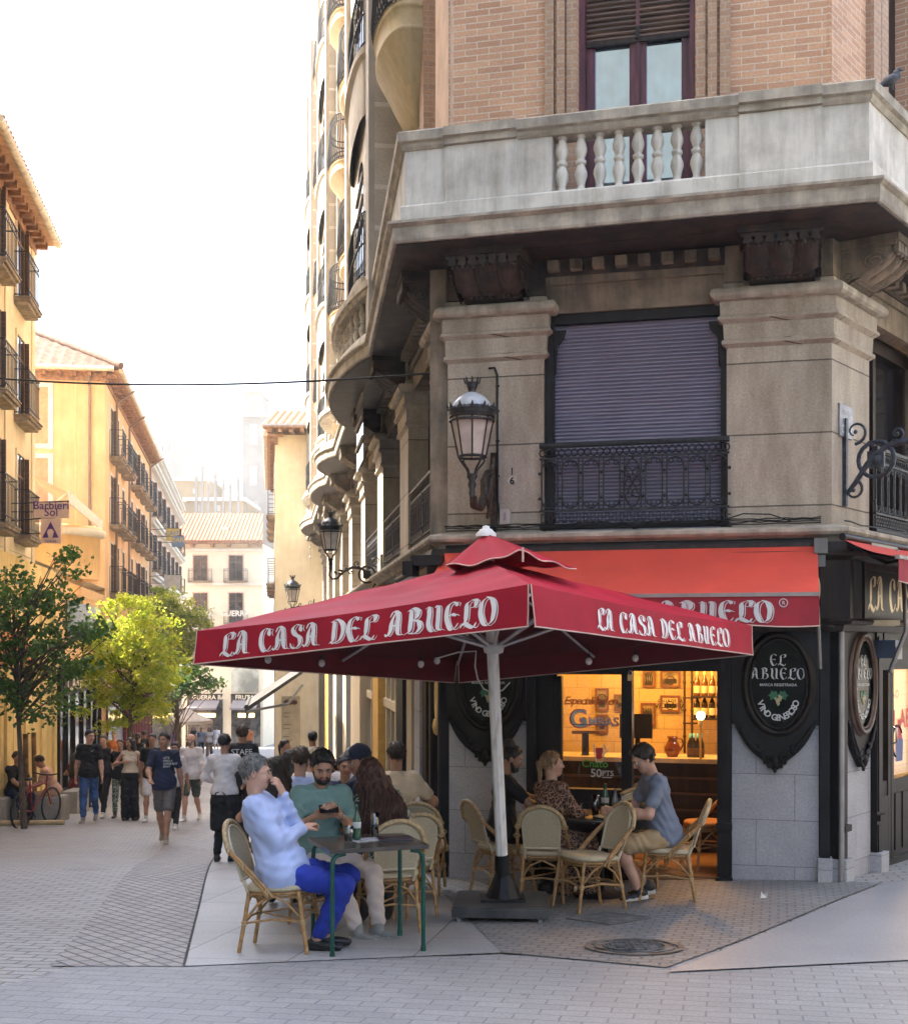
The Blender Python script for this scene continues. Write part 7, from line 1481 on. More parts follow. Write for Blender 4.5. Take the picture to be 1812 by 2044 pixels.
# ================================================================ rattan chairs
ratt = M('rattan', (.40,.23,.09), .4, var=.35, scale=26, stretch=(1, 1, 1), bump=.2, col2=(.27,.14,.05)); weave = M('woven_cream', (.50,.42,.28), .6, var=.10, scale=90, bump=.35, bscale=420); bind = M('binding', (.48,.33,.16), .6); padc = M('chair_edge', (.55,.47,.33), .5)
def make_chair(label, padmat=None, framemat=None):
    wv = padmat or weave; rt = framemat or ratt
    o = thing('bistro_chair', label, 'chair', (0, 0, 0), 0, 'rattan terrace chairs')
    def outl(s, ins=0): a = 2*math.pi*s; c, d = math.cos(a), math.sin(a); e_ = 3.2; rr = (abs(c)**e_+abs(d)**e_)**(-1/e_); return ((.215-ins)*c*rr*(1-.06*(d+1)/2), (.205-ins)*d*rr-.015)
    m = MB(); K = 36; lay = [(.0, .425), (-.012, .432), (-.012, .452), (.004, .466), (.03, .472), (.20, .468)]; m.add([(*outl(i/K, ins), z) for ins, z in lay for i in range(K)], [(a*K+i, a*K+(i+1) % K, (a+1)*K+(i+1) % K, (a+1)*K+i) for a in range(len(lay)-1) for i in range(K)], 0, True); m.add([(*outl(i/K, 0), .425) for i in range(K)][::-1], [tuple(range(K))]); m.build('seat', wv, o, uv=False)
    m = MB(); m.tube([(*outl(i/K, .01), .41) for i in range(K)], .014, 6, closed=True); m.tube([(*outl(i/K, .02), .385) for i in range(K)], .008, 5, closed=True); m.build('seat_frame', rt, o, uv=False)
    def arch(z0, w0, z1, yb, top, n=22, wid=.19):          # rounded back outline in the leaning plane
        pts = []
        for i in range(n+1):
            a = math.pi*i/n; pts.append((wid*math.cos(a)*-1, z1+(top-z1)*math.sin(a)))
        return [(-w0, z0)]+pts+[(w0, z0)]
    lean = lambda z: .185+(z-.43)*.27
    inner = arch(.50, .150, .70, 0, .855, wid=.165)
    m = MB(); c0 = (0, lean(.66)+.02, .66); P_ = [(x, lean(z)+.035*(1-(x/.2)**2)*.8, z) for x, z in inner]
    nn = len(P_); m.add([c0]+P_+[(p[0], p[1]+.006, p[2]) for p in [c0]+P_], [(0, i+1, i+2) for i in range(nn-1)]+[(0, nn, 1)]+[(nn+1, nn+3+i, nn+2+i) for i in range(nn-1)]+[(nn+1, nn+2, nn+1+nn)], 0, True); m.build('backrest', wv, o, uv=False)
    m = MB(); m.tube([(x, lean(z)+.030*(1-(x/.2)**2)*.8, z) for x, z in inner]+[(.150, lean(.50)+.01, .50)], .011, 6); m.tube([(-.15, lean(.5)+.015, .50), (.15, lean(.5)+.015, .50)], .012, 6)
    for s in (-1, 1): m.tube([(s*.15, lean(.50), .50), (s*.15, .17, .40)], .014, 6)
    m.build('back_panel_edge', padc, o, uv=False)
    m = MB()                                               # thick outer hoop sweeping down to the seat sides as twin canes
    hoop = [(.200*math.cos(math.pi*(1-i/20)), lean(.70)+.02+(.02+.04)*math.sin(math.pi*i/20), .70+.185*math.sin(math.pi*i/20)) for i in range(21)]; m.tube(hoop, .020, 8); m.build('back_hoop', M('hoop_cane', (.42,.30,.16), .5, var=.25, scale=40), o, uv=False)
    for s in (-1, 1):
        m = MB()
        for off in (-.013, .013): m.tube([(s*(.200+abs(off)*.3), lean(.70)+.02+off*.3, .71), (s*.218, .16+off, .585), (s*.230, .045+off, .46), (s*.232, .0+off*1.3, .39)], .0125, 6)
        m.build('diagonal_cane', rt, o, uv=False); m = MB()
        for z, y, x in ((.43, .022, .233), (.415, .01, .233), (.60, .175, .219), (.70, lean(.7)+.02, .203)): m.tube([(s*x+.028*math.cos(a), y, z+.02*math.sin(a)) for a in [0, 1.05, 2.1, 3.14, 4.2, 5.25]], .0055, 4, closed=True)
        m.build('cane_binding', bind, o, uv=False)
        for yt, yb, xt, xb in ((-.185, -.225, .185, .20), (.165, .255, .165, .19)):
            m = MB(); m.tube([(s*xt, yt, .42), (s*(xt*.6+xb*.4), yt*.6+yb*.4, .24), (s*xb, yb, 0)], .0145, 7); lg = m.build('leg', rt, o, uv=False)
            m = MB()
            for dz in (-.012, 0, .012): m.tube([(s*(xt*.55+xb*.45)+.019*math.cos(a), yt*.55+yb*.45+.019*math.sin(a), .215+dz) for a in [0, 1.05, 2.1, 3.14, 4.2, 5.25]], .005, 4, closed=True)
            m.build('leg_binding', bind, lg, uv=False)
    m = MB()
    for s in (-1, 1):
        m.tube([(s*.19, -.20, .215), (s*.188, 0, .235), (s*.18, .205, .215)], .009, 5)
        m.tube([(s*.187, -.20, .23), (s*.20, -.10, .35), (s*.21, -.01, .40)], .009, 5); m.tube([(s*.176, .20, .23), (s*.20, .10, .34), (s*.21, .0, .40)], .009, 5)
    for y, w_ in ((-.205, .185), (.205, .175)):
        m.tube([(-w_, y, .215), (0, y, .235), (w_, y, .215)], .009, 5); m.tube([(-w_, y*.98, .23), (-w_*.6, y*.95, .34), (0, y*.9, .385), (w_*.6, y*.95, .34), (w_, y*.98, .23)], .009, 5)
    m.tube([(-.187, -.2, .222), (.176, .205, .222)], .008, 5); m.build('stretcher', rt, o, uv=False); return o
ch0 = make_chair('rattan terrace chair the man in the light blue shirt sits on'); used = [0]
def put_chair(X_, Y_, deg, label, proto=None):
    p = proto or ch0
    if not used[0] and p is ch0: c = p; used[0] = 1
    else: c = copy_tree(p)
    c.location = (X_, Y_, gz(X_, Y_)+.016); c.rotation_euler = (math.atan((gz(X_, Y_+.2)-gz(X_, Y_-.2))/.4)*.8, 0, R(deg)); c['label'] = label; return c
# ================================================================ terrace: chairs and tables
put_chair(-1.18, 8.97, 82, 'rattan chair under the man in the light blue shirt, nearest to the camera')
put_chair(-1.02, 9.98, 20, 'rattan chair mostly hidden behind the bearded man with the phone')
put_chair(-.50, 9.92, -165, 'rattan chair of the auburn haired woman, its hooped back facing us behind the near table')
put_chair(-.40, 10.75, -160, 'rattan chair half hidden behind the auburn haired woman\'s chair')
put_chair(-.30, 12.1, 176, 'rattan chair of the man in the cream T-shirt beside the black shopfront')
put_chair(.80, 11.62, 172, 'rattan chair of the woman in the leopard print dress, just right of the umbrella pole')
put_chair(.46, 12.05, 115, 'rattan chair of the dark dressed man, mostly behind the umbrella pole')
put_chair(1.13, 10.98, -62, 'empty rattan chair with its side towards the camera in front of the right table')
put_chair(1.86, 11.42, -100, 'rattan chair of the man in the grey T-shirt, rightmost on the terrace')
put_chair(1.72, 12.35, -8, 'rattan chair with a black bag on it beyond the right table')
org = make_chair('orange backed rattan chair standing inside the cafe door', M('weave_orange', (.40,.17,.05), .6, var=.15, scale=60), None); org.location = FC.w(X(1288), -.45, FLOOR+.0) if False else FC.w(FC.ux(1292, -.45), -.45, FLOOR); org.rotation_euler = (0, 0, R(170))
c = copy_tree(org); c.location = FC.w(FC.ux(1415, -.6), -.6, FLOOR); c.rotation_euler = (0, 0, R(-75)); c['label'] = 'second cane chair inside the cafe at the right edge of the doorway'
for i, (X_, Y_, dg) in enumerate(((-1.42, 11.68, 155), (-1.05, 12.6, 10), (-1.45, 14.65, -70), (-1.93, 15.25, 170), (-1.12, 13.95, 160), (-1.52, 13.65, 165))):
    put_chair(X_, Y_, dg, ['rattan chair of the young man in pale blue behind the bearded man', 'rattan chair of the woman in navy facing the camera', 'rattan chair of the brown haired guest in navy in the third row', 'rattan chair under the curly haired guest in navy', 'rattan chair under the grey haired guest in white', 'rattan chair under the fair haired guest in a white shirt'][i])
def table(name, label, loc, rz, w_, d_, h, legm, topm, rnd=False, lr=.016):
    o = thing(name, label, 'table', loc, rz); m = MB()
    if rnd: m.lathe([(0, h-.03), (w_/2-.01, h-.03), (w_/2, h-.02), (w_/2, h-.005), (w_/2-.006, h), (0, h)], (0, 0, 0), 36)
    else:
        m.bx((-w_/2, -d_/2, h-.014), (w_/2, d_/2, h)); m.bx((-w_/2+.002, -d_/2+.002, h-.028), (w_/2-.002, d_/2-.002, h-.0145))
    m.build('tabletop', topm, o)
    if rnd:
        m = MB(); m.tube([(0, 0, .03), (0, 0, h-.03)], .035, 10); m.lathe([(.24, 0), (.24, .015), (.06, .04), (.035, .06)], (0, 0, 0), 20); m.build('pedestal', legm, o)
    else:
        for sx in (-1, 1):
            for sy in (-1, 1):
                m = MB(); x, y = sx*(w_/2-.03), sy*(d_/2-.035); m.tube([(x*.72, y, h-.035), (x*.9, y, h-.045), (x*.985, y, h-.075), (x, y, h-.14), (x, y, .03)], lr, 8); m.tube([(x, y, 0), (x, y, .04)], lr*1.25, 8); m.build('leg', legm, o)
    return o
tg_ = M('table_green', (.008,.075,.055), .35, metal=.2); ttop = M('table_top_dark', (.06,.048,.040), .18, var=.35, scale=6, spec=.8)
T1 = table('metal_table', 'square dark folding table with green tube legs in front of the bearded man', (-.60, 9.03, gz(-.6, 9.03)+.014), R(20), .70, .60, .735, tg_, ttop)
T2 = table('round_table', 'small black table with drinks outside the cafe window', (1.32, 11.75, gz(1.3, 11.75)+.014), 0, .78, .78, .735, blk, ttop, True)
T3 = table('metal_table', 'small white plated table behind the bearded man', (-.92, 11.75, gz(-.9, 11.75)+.014), R(10), .7, .6, .735, blk, M('tabletop_grey', (.25,.24,.23), .3))
T4 = table('metal_table', 'dark table in the third row of the terrace', (-1.75, 14.2, gz(-1.75, 14.2)+.014), R(8), .7, .7, .735, blk, ttop)
T5 = table('metal_table', 'dark table in the fourth row of the terrace', (-2.0, 16.0, gz(-2.0, 16.0)+.014), R(8), .7, .7, .735, blk, ttop)
def on_t(T, x, y): p = T.matrix_basis @ Vector((x, y, .737)); return p
cg = glass('clear_glass', (.88, .92, .9), .03, .16); gg = M('green_glass', (.008,.07,.03), .1, spec=.9); cola = M('cola', (.06,.012,.005), .15); ice = M('lemon_ice', (.62,.55,.25), .2)
SHEETS = []
def tumbler(T, x, y, label, h=.12, r=.033, fill=cola, fh=.6, tz=0):
    o = thing('drinking_glass', label, 'glass', on_t(T, x, y)); m = MB(); m.lathe([(0, .004), (r*.8, .004), (r, h), (r-.002, h), (r*.78, .012), (0, .012)], (0, 0, 0), 14); m.build('glass_body', cg, o)
    m = MB(); m.lathe([(0, .013), (r*.76, .013), (r*(.8+.2*fh)-.004, h*fh), (0, h*fh)], (0, 0, 0), 12); m.build('drink', fill, o)
    m = MB(); m.ell((.004, 0, h*fh*.9), (r*.5, r*.5, .012), seg=7); m.build('ice', ice, o); return o
def bottle2(T, x, y, label, gm=gg, h=.235, lab=True):
    o = thing('bottle', label, 'bottle', on_t(T, x, y)); m = MB(); s = h/.235; m.lathe([(0, 0), (.029*s, .002), (.031*s, .03*s), (.026*s, .08*s), (.030*s, .125*s), (.024*s, .155*s), (.013*s, .19*s), (.0115*s, .225*s), (.014*s, .227*s), (.014*s, .235*s), (0, .236*s)], (0, 0, 0), 14); m.build('bottle_glass', gm, o)
    if lab: m = MB(); m.lathe([(.0285*s, .085*s), (.0305*s, .095*s), (.0312*s, .12*s), (.0305*s, .128*s)], (0, 0, 0), 14); m.build('bottle_label', M('label_white', (.55,.55,.52), .5), o)
    return o
tumbler(T1, -.13, .02, 'short glass of cola with ice on the near table', .105, .036, cola, .75)
bottle2(T1, -.06, .06, 'green glass soda bottle on the near table left of the tall glass')
tumbler(T1, .10, .16, 'tall clear glass with lemon and ice on the near table', .17, .032, M('water_ice', (.55,.55,.42), .2), .8)
o = thing('menu_cards', 'stack of dark menu cards lying on the right side of the near table', 'menu', on_t(T1, .20, .0), R(12)); m = MB(); m.bx((-.12, -.07, 0), (.12, .07, .012)); m.bx((-.11, -.075, .013), (.115, .06, .018), rot=Matrix.Rotation(.1, 3, 'Z')); m.build('card', M('menu_dark', (.05,.03,.04), .3), o)
o = thing('paper_mat', 'printed paper place mat flat on the near table', 'paper', on_t(T1, .02, .04), R(30)); m = MB(); m.bx((-.13, -.09, 0), (.13, .09, .002)); m.build('paper', M('printed_paper', (.40,.40,.42), .5, var=.5, scale=18), o)
tumbler(T2, -.20, -.1, 'glass of cola at the left of the right hand table', .12, .034, cola, .7); tumbler(T2, -.06, -.12, 'tall beer glass with lemon slices on the right hand table', .19, .036, M('pale_drink', (.45,.40,.18), .2), .7)
bottle2(T2, .05, .06, 'green mineral water bottle with white label on the right hand table', gg, .27); bottle2(T2, .12, -.10, 'clear glass bottle on the right hand table', M('clear_bottle', (.16,.17,.15), .08, spec=1), .24, False)
tumbler(T2, .18, .0, 'tall empty glass behind the clear bottle on the right hand table', .18, .03, M('pale_drink', (.45,.40,.18), .2), .15); tumbler(T2, .27, -.06, 'amber drink in a short glass at the right of the right hand table', .13, .033, M('amber_drink', (.25,.07,.01), .2), .75)
o = thing('plate', 'small plate with cutlery and a napkin on the right hand table', 'plate', on_t(T2, .02, -.25)); m = MB(); m.lathe([(0, .004), (.07, .004), (.10, .014), (.10, .018), (.07, .008), (0, .008)], (0, 0, 0), 20); m.build('dish', white, o); m = MB(); m.tube([(-.09, -.02, .02), (.10, .01, .022)], .004, 4); m.bx((-.02, -.04, .012), (.11, .0, .018)); m.build('napkin', wsign, o)
o = thing('plate', 'white plate with a pastry on the table behind the bearded man', 'plate', on_t(T3, -.05, -.1)); m = MB(); m.lathe([(0, .004), (.09, .004), (.13, .014), (.13, .018), (.09, .008), (0, .008)], (0, 0, 0), 20); m.build('dish', white, o); m = MB(); m.ell((0, 0, .03), (.07, .05, .03), seg=8); m.build('pastry', M('pastry', (.42,.20,.08), .6), o)
o = thing('backpack', 'black bag lying on the chair beyond the right hand table', 'bag', (1.72, 12.33, gz(1.72, 12.33)+.50)); m = MB(); add_sdf(m, [('e', (0, 0, .14), (.17, .12, .17), None, 0), ('e', (.04, -.08, .08), (.12, .07, .08), None, 0), ('c', (-.05, .05, .28), (.06, .05, .30), .02, .02, 0)], .015, k=.03, noise=folds(.006, 2)); m.build('bag_body', C_['black'], o, uv=False)
# ================================================================ people of the terrace
def at(X_, Y_): return (X_, Y_, gz(X_, Y_)+.012)
p1 = person('grey haired man in light blue shirt and royal blue trousers, hand over his mouth', at(-1.20, 8.95), R(86), 1.76, 'sit', 'fair', ('short', 'grey'), ('lblue', 1), ('trousers', 'blue'), 'loafer', q=2, fat=1.16,
    P_=(0, -.02, .55), t=(0, .36, .93), hd=(.10, -1, -.08), wr={1: (.045, -.02, 1.02), -1: (.06, -.14, .80)}, el={1: (.3, -.6, -1), -1: (-.45, -.35, -1)}, ank={1: (.10, -.30, .085), -1: (-.02, -.26, .085)}, toes={1: (.2, -1, 0), -1: (-.1, -1, 0)}, extra=('glasses', 'collar'), seed=1, hem=-.13, curl=.7, pnorm={1: (0, .9, .2), -1: (0, 0, -1)})
p2 = person('bearded man in a sage green shirt and off white trousers looking down at his phone', at(-1.02, 9.92), R(14), 1.74, 'sit', 'tan', ('thick', 'black'), ('green', 1.35), ('trousers', 'pinkw'), 'grey', q=2,
    P_=(0, 0, .57), t=(.0, -.10, 1), hd=(.02, -1, -.42), htilt=-.0, wr={1: (.085, -.37, .905), -1: (-.085, -.37, .895)}, el={1: (.55, .3, -1), -1: (-.55, .3, -1)}, toes={1: (.9, -.6, 0), -1: (.7, -.8, 0)}, ank={1: (.36, -.46, .085), -1: (.20, -.50, .085)}, kn={1: (.9, -.9, .9), -1: (.2, -1, .9)}, extra=('collar', 'watch'), beard='black', seed=2, hem=-.10, curl=.95, pnorm={1: (-.6, .2, .6), -1: (.6, .2, .6)})
j = PJ[p2.name]; ph = (j['W'][1]+j['W'][-1])/2+np.array((0, -.075, .055)); mw = p2.matrix_basis
o = thing('mobile_phone', 'black phone held in both hands by the bearded man', 'phone', mw @ Vector(tuple(ph)), R(14)); m = MB(); m.bx((-.07, -.006, -.036), (.07, .006, .036), rot=Matrix.Rotation(-.9, 3, 'X')); m.build('phone_body', M('phone_black', (.01,.01,.012), .15, spec=.8), o)
person('woman with long auburn hair in a dark leafy dress, back to us', at(-.50, 9.98), R(-155), 1.66, 'sit', 'fair', ('curly', 'auburn'), (leafy, .6), ('wide', 'black'), 'black', q=2, wom=True, t=(.12, -.30, 1), hd=(.3, -1, -.4), seed=4, hem=-.4, lock=.34, wr={1: (.25, -.45, .80), -1: (-.18, -.45, .80)})
person('woman with dark curly hair and brown top, back to us, behind the grey haired man', at(-1.52, 10.95), R(175), 1.62, 'sit', 'tan', ('curly', 'dark'), ('brownc', .3), ('trousers', 'black'), 'black', q=1, wom=True, seed=5, lock=.30, t=(0, -.1, 1))
person('man in a navy cap with white letters and navy sweater, turned left', at(-.70, 11.25), R(-62), 1.76, 'sit', 'tan', ('short', 'dark'), ('navy', 1.2), ('trousers', 'jeans'), 'white', q=1, t=(0, -.16, 1), hd=(0, -1, -.25), extra=('cap',), seed=6, wr={1: (.2, -.5, .78), -1: (-.2, -.55, .80)})
person('woman in navy with pulled back hair facing the camera at the second table', at(-1.05, 12.55), R(8), 1.62, 'sit', 'tan', ('pony', 'dark'), ('blue' if False else 'navy', .35), ('trousers', 'black'), 'black', q=1, wom=True, t=(0, -.12, 1), hd=(.1, -1, -.12), seed=7, wr={1: (.10, -.42, .80), -1: (-.22, -.40, .80)})
person('heavy man in a cream T-shirt seated with his back to us beside the shopfront', at(-.55, 12.2), R(170), 1.76, 'sit', 'tan', ('short', 'dark'), ('cream', .5), ('trousers', 'jeans'), 'black', q=1, fat=1.22, t=(0, -.08, 1), hd=(.5, -1, 0), seed=8)
person('young brown haired man in a pale blue shirt, back to us, behind the bearded man', at(-1.40, 11.6), R(155), 1.72, 'sit', 'fair', ('short', 'brown'), ('lblue', 1), ('trousers', 'black'), 'black', q=1, t=(0, -.1, 1), hd=(.3, -1, -.1), extra=('collar',), seed=9)
grp = 'seated guests further down the terrace'
for a in ((-1.42, 14.6, -70, 'guest with chin length brown hair in navy in the third row', ('long', 'brown'), ('navy', .5), 'tan', .12), (-1.12, 13.9, 160, 'grey haired guest in a white T-shirt seen from behind in the third row', ('short', 'grey'), ('whitec', .5), 'fair', 0), (-1.50, 13.6, 165, 'fair haired guest in a white shirt seen from behind left of the bearded man', ('short', 'pale'), ('whitec', 1), 'fair', 0),
          (-1.93, 15.2, 175, 'curly dark haired guest in a navy top with her back to us', ('curly', 'black'), ('navy', 1), 'tan', .1), (-1.8, 16.4, 10, 'guest in glasses and a black top facing the camera far back', ('short', 'dark'), ('black', .5), 'olive', 0), (-2.30, 17.2, 60, 'guest in a pink top at the kerb side of the terrace', ('short', 'dark'), ('pink', .5), 'tan', 0),
          (-1.55, 16.9, -60, 'bald headed guest in a black T-shirt near the shop windows', ('bald', 'dark'), ('black', .5), 'olive', 0), (-2.15, 18.8, 20, 'blonde guest facing the camera at a far table', ('long', 'blonde'), ('cream', .3), 'fair', .2), (-2.42, 18.2, 160, 'dark haired guest in red with her back to us at a far table', ('long', 'dark'), ('red', .5), 'tan', .2),
          (-1.95, 19.5, -30, 'dark haired guest in black close to the ochre column', ('thick', 'black'), ('black', .5), 'olive', 0), (-2.5, 21, 0, 'far guest in dark green leaning over the table', ('long', 'dark'), ('dgreen2', .5), 'tan', .2), (-2.85, 21.5, 90, 'far guest in orange at the kerb side end of the terrace', ('short', 'dark'), ('orange', .5), 'tan', 0),
          (-2.45, 22.5, 180, 'last guest in a grey T-shirt seen from behind near the menu board', ('short', 'brown'), ('greyb', .5), 'fair', 0), (-1.75, 19.3, 150, 'far guest in a white shirt beside the ochre column', ('short', 'dark'), ('whitec', 1), 'fair', 0), (-2.2, 20.2, 100, 'far guest in sage green at a table before the dark columns', ('long', 'brown'), ('green', .4), 'fair', .2), (-1.9, 21.8, -50, 'far guest in peach close to the dark shop columns', ('short', 'brown'), ('peach', .4), 'fair', 0), (-2.7, 25.5, 170, 'far guest in maroon seen from behind near the menu board', ('short', 'black'), ('maroonc', .4), 'tan', 0), (-3.25, 23.2, 20, 'far guest in lilac at the kerb side tables', ('long', 'dark'), ('lilac', .4), 'tan', .2), (-3.1, 27, 0, 'very far guest in white under the black awning', ('short', 'dark'), ('whitec', .4), 'tan', 0), (-2.9, 24, 10, 'far seated guest with long dark hair in a cream top', ('long', 'dark'), ('cream', .4), 'tan', .2)):
    person(a[3], at(a[0], a[1]), R(a[2]), 1.68, 'sit', a[6], a[4], a[5], ('trousers', 'black'), 'black', q=0, wom=a[7] > 0, lock=a[7] or None, seed=int(a[1]*7), group=grp, t=(0, -.12, 1))
person('standing waitress in black bending over a far table', at(-3.0, 22.0), R(60), 1.68, 'stand', 'tan', ('pony', 'black'), ('dgreen2', .5), ('trousers', 'black'), 'black', q=0, wom=True, t=(0, -.35, 1), seed=3)
person('standing waiter in a black T-shirt beside the far shop columns', at(-2.55, 23.5), R(200), 1.78, 'stand', 'olive', ('thick', 'black'), ('black', .5), ('trousers', 'black'), 'black', q=0, seed=9)
# right hand table
person('dark bearded man with a black hair bun and black T-shirt behind the umbrella pole', at(.44, 12.08), R(95), 1.74, 'sit', 'olive', ('bun', 'black'), ('black', .5), ('trousers', 'black'), 'black', q=1, t=(0, -.08, 1), hd=(-.1, -1, -.35), beard='black', seed=11, wr={1: (.18, -.5, .78), -1: (-.15, -.48, .78)})
person('blonde ponytailed woman in a leopard print dress and white sneakers looking right', at(.86, 11.66), R(128), 1.66, 'sit', 'fair', ('pony', 'blonde'), (leopard, 1), ('wide', leopard), 'white', q=2, wom=True, fat=1.05, t=(.04, -.06, 1), hd=(-.55, -1, .02), seed=12, hem=-.4, wr={1: (.16, -.42, .76), -1: (-.12, -.40, .72)}, ank={1: (.10, -.28, .085), -1: (-.14, -.34, .085)})
p9 = person('man with short dark hair in a grey T-shirt and khaki shorts bent over his hands', at(1.84, 11.40), R(-84), 1.76, 'sit', 'fair', ('thick', 'dark'), ('greyb', .5), ('shorts', 'khaki'), 'sneak', q=2, P_=(0, .0, .57), t=(0, -.20, 1), hd=(0, -1, -.62), seed=13, hem=-.09, curl=.9,
    wr={1: (.10, -.42, .77), -1: (-.03, -.45, .77)}, el={1: (.5, .3, -1), -1: (-.5, .3, -1)}, ank={1: (.08, -.24, .10), -1: (-.14, -.12, .10)}, extra=('watch',), toes={1: (0, -1, -.12), -1: (0, -1, -.1)}, pnorm={1: (-1, 0, .2), -1: (1, 0, .2)})
# ================================================================ people walking in the street
def atp(x, y): g0 = G(x, y); return (g0.x, g0.y, g0.z+.012)
walk = dict(ank={1: (.07, -.26, .085), -1: (-.08, .32, .15)}, wr={1: (.26, .10, .82), -1: (-.26, -.16, .84)}, toes={-1: (0, -1, -.5)})
walk2 = dict(ank={-1: (-.07, -.24, .085), 1: (.08, .28, .13)}, wr={-1: (-.26, .08, .82), 1: (.26, -.14, .84)}, toes={1: (0, -1, -.45)})
pw = person('waiter with black hair in a white shirt and long black apron, back to us', atp(448, 1722), R(172), 1.56, 'stand', 'tan', ('short', 'black'), ('whitec', 1.6), ('trousers', 'black'), 'black', q=1, wr={1: (.20, -.26, 1.02), -1: (-.20, -.26, 1.02)}, el={1: (1, .8, -.4), -1: (-1, .8, -.4)}, seed=21, hem=-.02, extra=('collar',))
m = MB(); add_sdf(m, [('e', (0, 0, .86), (.175, .135, .17), None, 0), ('c', (-.07, 0, .80), (-.08, -.01, .48), .12, .12, 0), ('c', (.07, 0, .80), (.08, -.01, .48), .12, .12, 0)], .014, k=.05, cuts=[((0, 0, .97), (0, 0, 1)), ((0, 0, .42), (0, 0, -1))], noise=folds(.005, 3)); m.tube([(.165*math.cos(a), .125*math.sin(a), .965) for a in [2*math.pi*i/20 for i in range(20)]], .014, 5, closed=True); m.tube([(0, .135, .965), (.07, .15, .94), (.10, .15, .86)], .010, 5); m.tube([(0, .135, .965), (-.05, .15, .93), (-.04, .15, .84)], .010, 5); m.build('apron', C_['black'], pw, uv=False)
ps = person('man with curly brown hair in a black STAFF T-shirt walking away', atp(484, 1683), R(184), 1.88, 'stand', 'olive', ('thick', 'brown'), ('black', .5), ('trousers', 'black'), 'black', q=1, fat=1.05, seed=22, **walk)
m = MB(); ftext(m, 'STAFF', lambda a, c: (-a, .1235*1.05, 1.30+c), size=.115, align='CENTER', bold=.012); m.build('shirt_print', wsign, ps, uv=False)
pt3 = person('young man in a navy T-shirt and grey shorts walking towards us holding a phone', atp(328, 1684), R(4), 1.76, 'stand', 'tan', ('short', 'black'), ('navy', .5), ('shorts', 'greys'), 'beige', q=1, seed=23, hd=(-.3, -1, 0), ank={1: (.06, -.22, .085), -1: (-.08, .30, .13)}, wr={1: (.28, .05, .80), -1: (-.16, -.34, 1.02)}, el={-1: (-.8, .6, -.8)}, toes={-1: (0, -1, -.4)}, pnorm={-1: (.2, 0, 1)})
m = MB()
for i, s_ in enumerate(("LET'S", 'FIND A', 'DIFFERENT', 'SPOT')): ftext(m, s_, lambda a, c: (a, -.128, 1.32-i*.045+c), size=.045, bold=.012)
m.build('shirt_print', wsign, pt3, uv=False); m = MB(); add_sdf(m, [('e', (0, .15, 1.20), (.14, .08, .19), None, 0)], .02, k=.02); m.tube([(.12, .10, 1.36), (.125, -.02, 1.43), (.125, -.11, 1.36), (.14, -.08, 1.18), (.15, .06, 1.08)], .018, 5); m.tube([(-.12, .10, 1.36), (-.125, -.02, 1.43), (-.125, -.11, 1.36), (-.14, -.08, 1.18), (-.15, .06, 1.08)], .018, 5); bp_ = thing('backpack', 'black backpack worn by the young man in the navy T-shirt', 'backpack', pt3.location, R(4), None, 1.76/1.72); m.build('bag_body', C_['black'], bp_, uv=False)
person('bald bearded man in a white shirt and green shorts walking towards us', atp(382, 1640), R(-6), 1.74, 'stand', 'fair', ('bald', 'grey'), ('whitec', 1.45), ('shorts', 'dgreen'), 'white', q=1, fat=1.18, hd=(-.75, -1, -.1), beard='grey', seed=24, extra=('collar',), **walk2)
person('woman in a white blouse and black trousers behind the navy T-shirt man', atp(349, 1655), R(0), 1.58, 'stand', 'tan', ('pony', 'dark'), ('whitec', .8), ('trousers', 'black'), 'white', q=1, wom=True, seed=25, **walk)
person('young woman with long dark hair in a cream crop top and wide black trousers', atp(260, 1638), R(6), 1.66, 'stand', 'tan', ('long', 'dark'), ('cream', 0), ('wide', 'black'), 'brown', q=1, wom=True, seed=26, hem=.06, hd=(-.6, -1, 0), lock=.25, wr={1: (.24, -.05, .84), -1: (-.12, -.18, 1.22)}, el={-1: (-1, .1, -1)})
pp = person('man in a black polo shirt and blue jeans with his head turned to the right', atp(178, 1642), R(6), 1.82, 'stand', 'fair', ('short', 'black'), ('black', .55), ('trousers', 'jeans'), 'grey', q=1, seed=27, hd=(.85, -1, -.15), extra=('collar',), **walk2)
m = MB(); m.tube([(.05, -.125, 1.33), (.07, -.127, 1.32), (.10, -.124, 1.345)], [.003, .005, .002], 4); m.build('shirt_print', wsign, pp, uv=False)
person('woman with pulled back hair in dark clothes walking behind the black polo man', atp(207, 1632), R(-4), 1.70, 'stand', 'fair', ('pony', 'brown'), ('black', 0), ('trousers', 'black'), 'white', q=0, wom=True, seed=28, **walk)
person('woman in patterned trousers behind the cream top woman', atp(240, 1632), R(4), 1.62, 'stand', 'tan', ('pony', 'dark'), ('black', .4), ('trousers', leafy), 'brown', q=0, wom=True, seed=29, **walk2)
person('man in a dark T-shirt and white shorts mostly behind the navy T-shirt man', atp(304, 1640), R(0), 1.74, 'stand', 'olive', ('short', 'black'), ('black', .5), ('shorts', 'whitec'), 'white', q=0, seed=30, **walk2)
g2 = 'people far down the street'
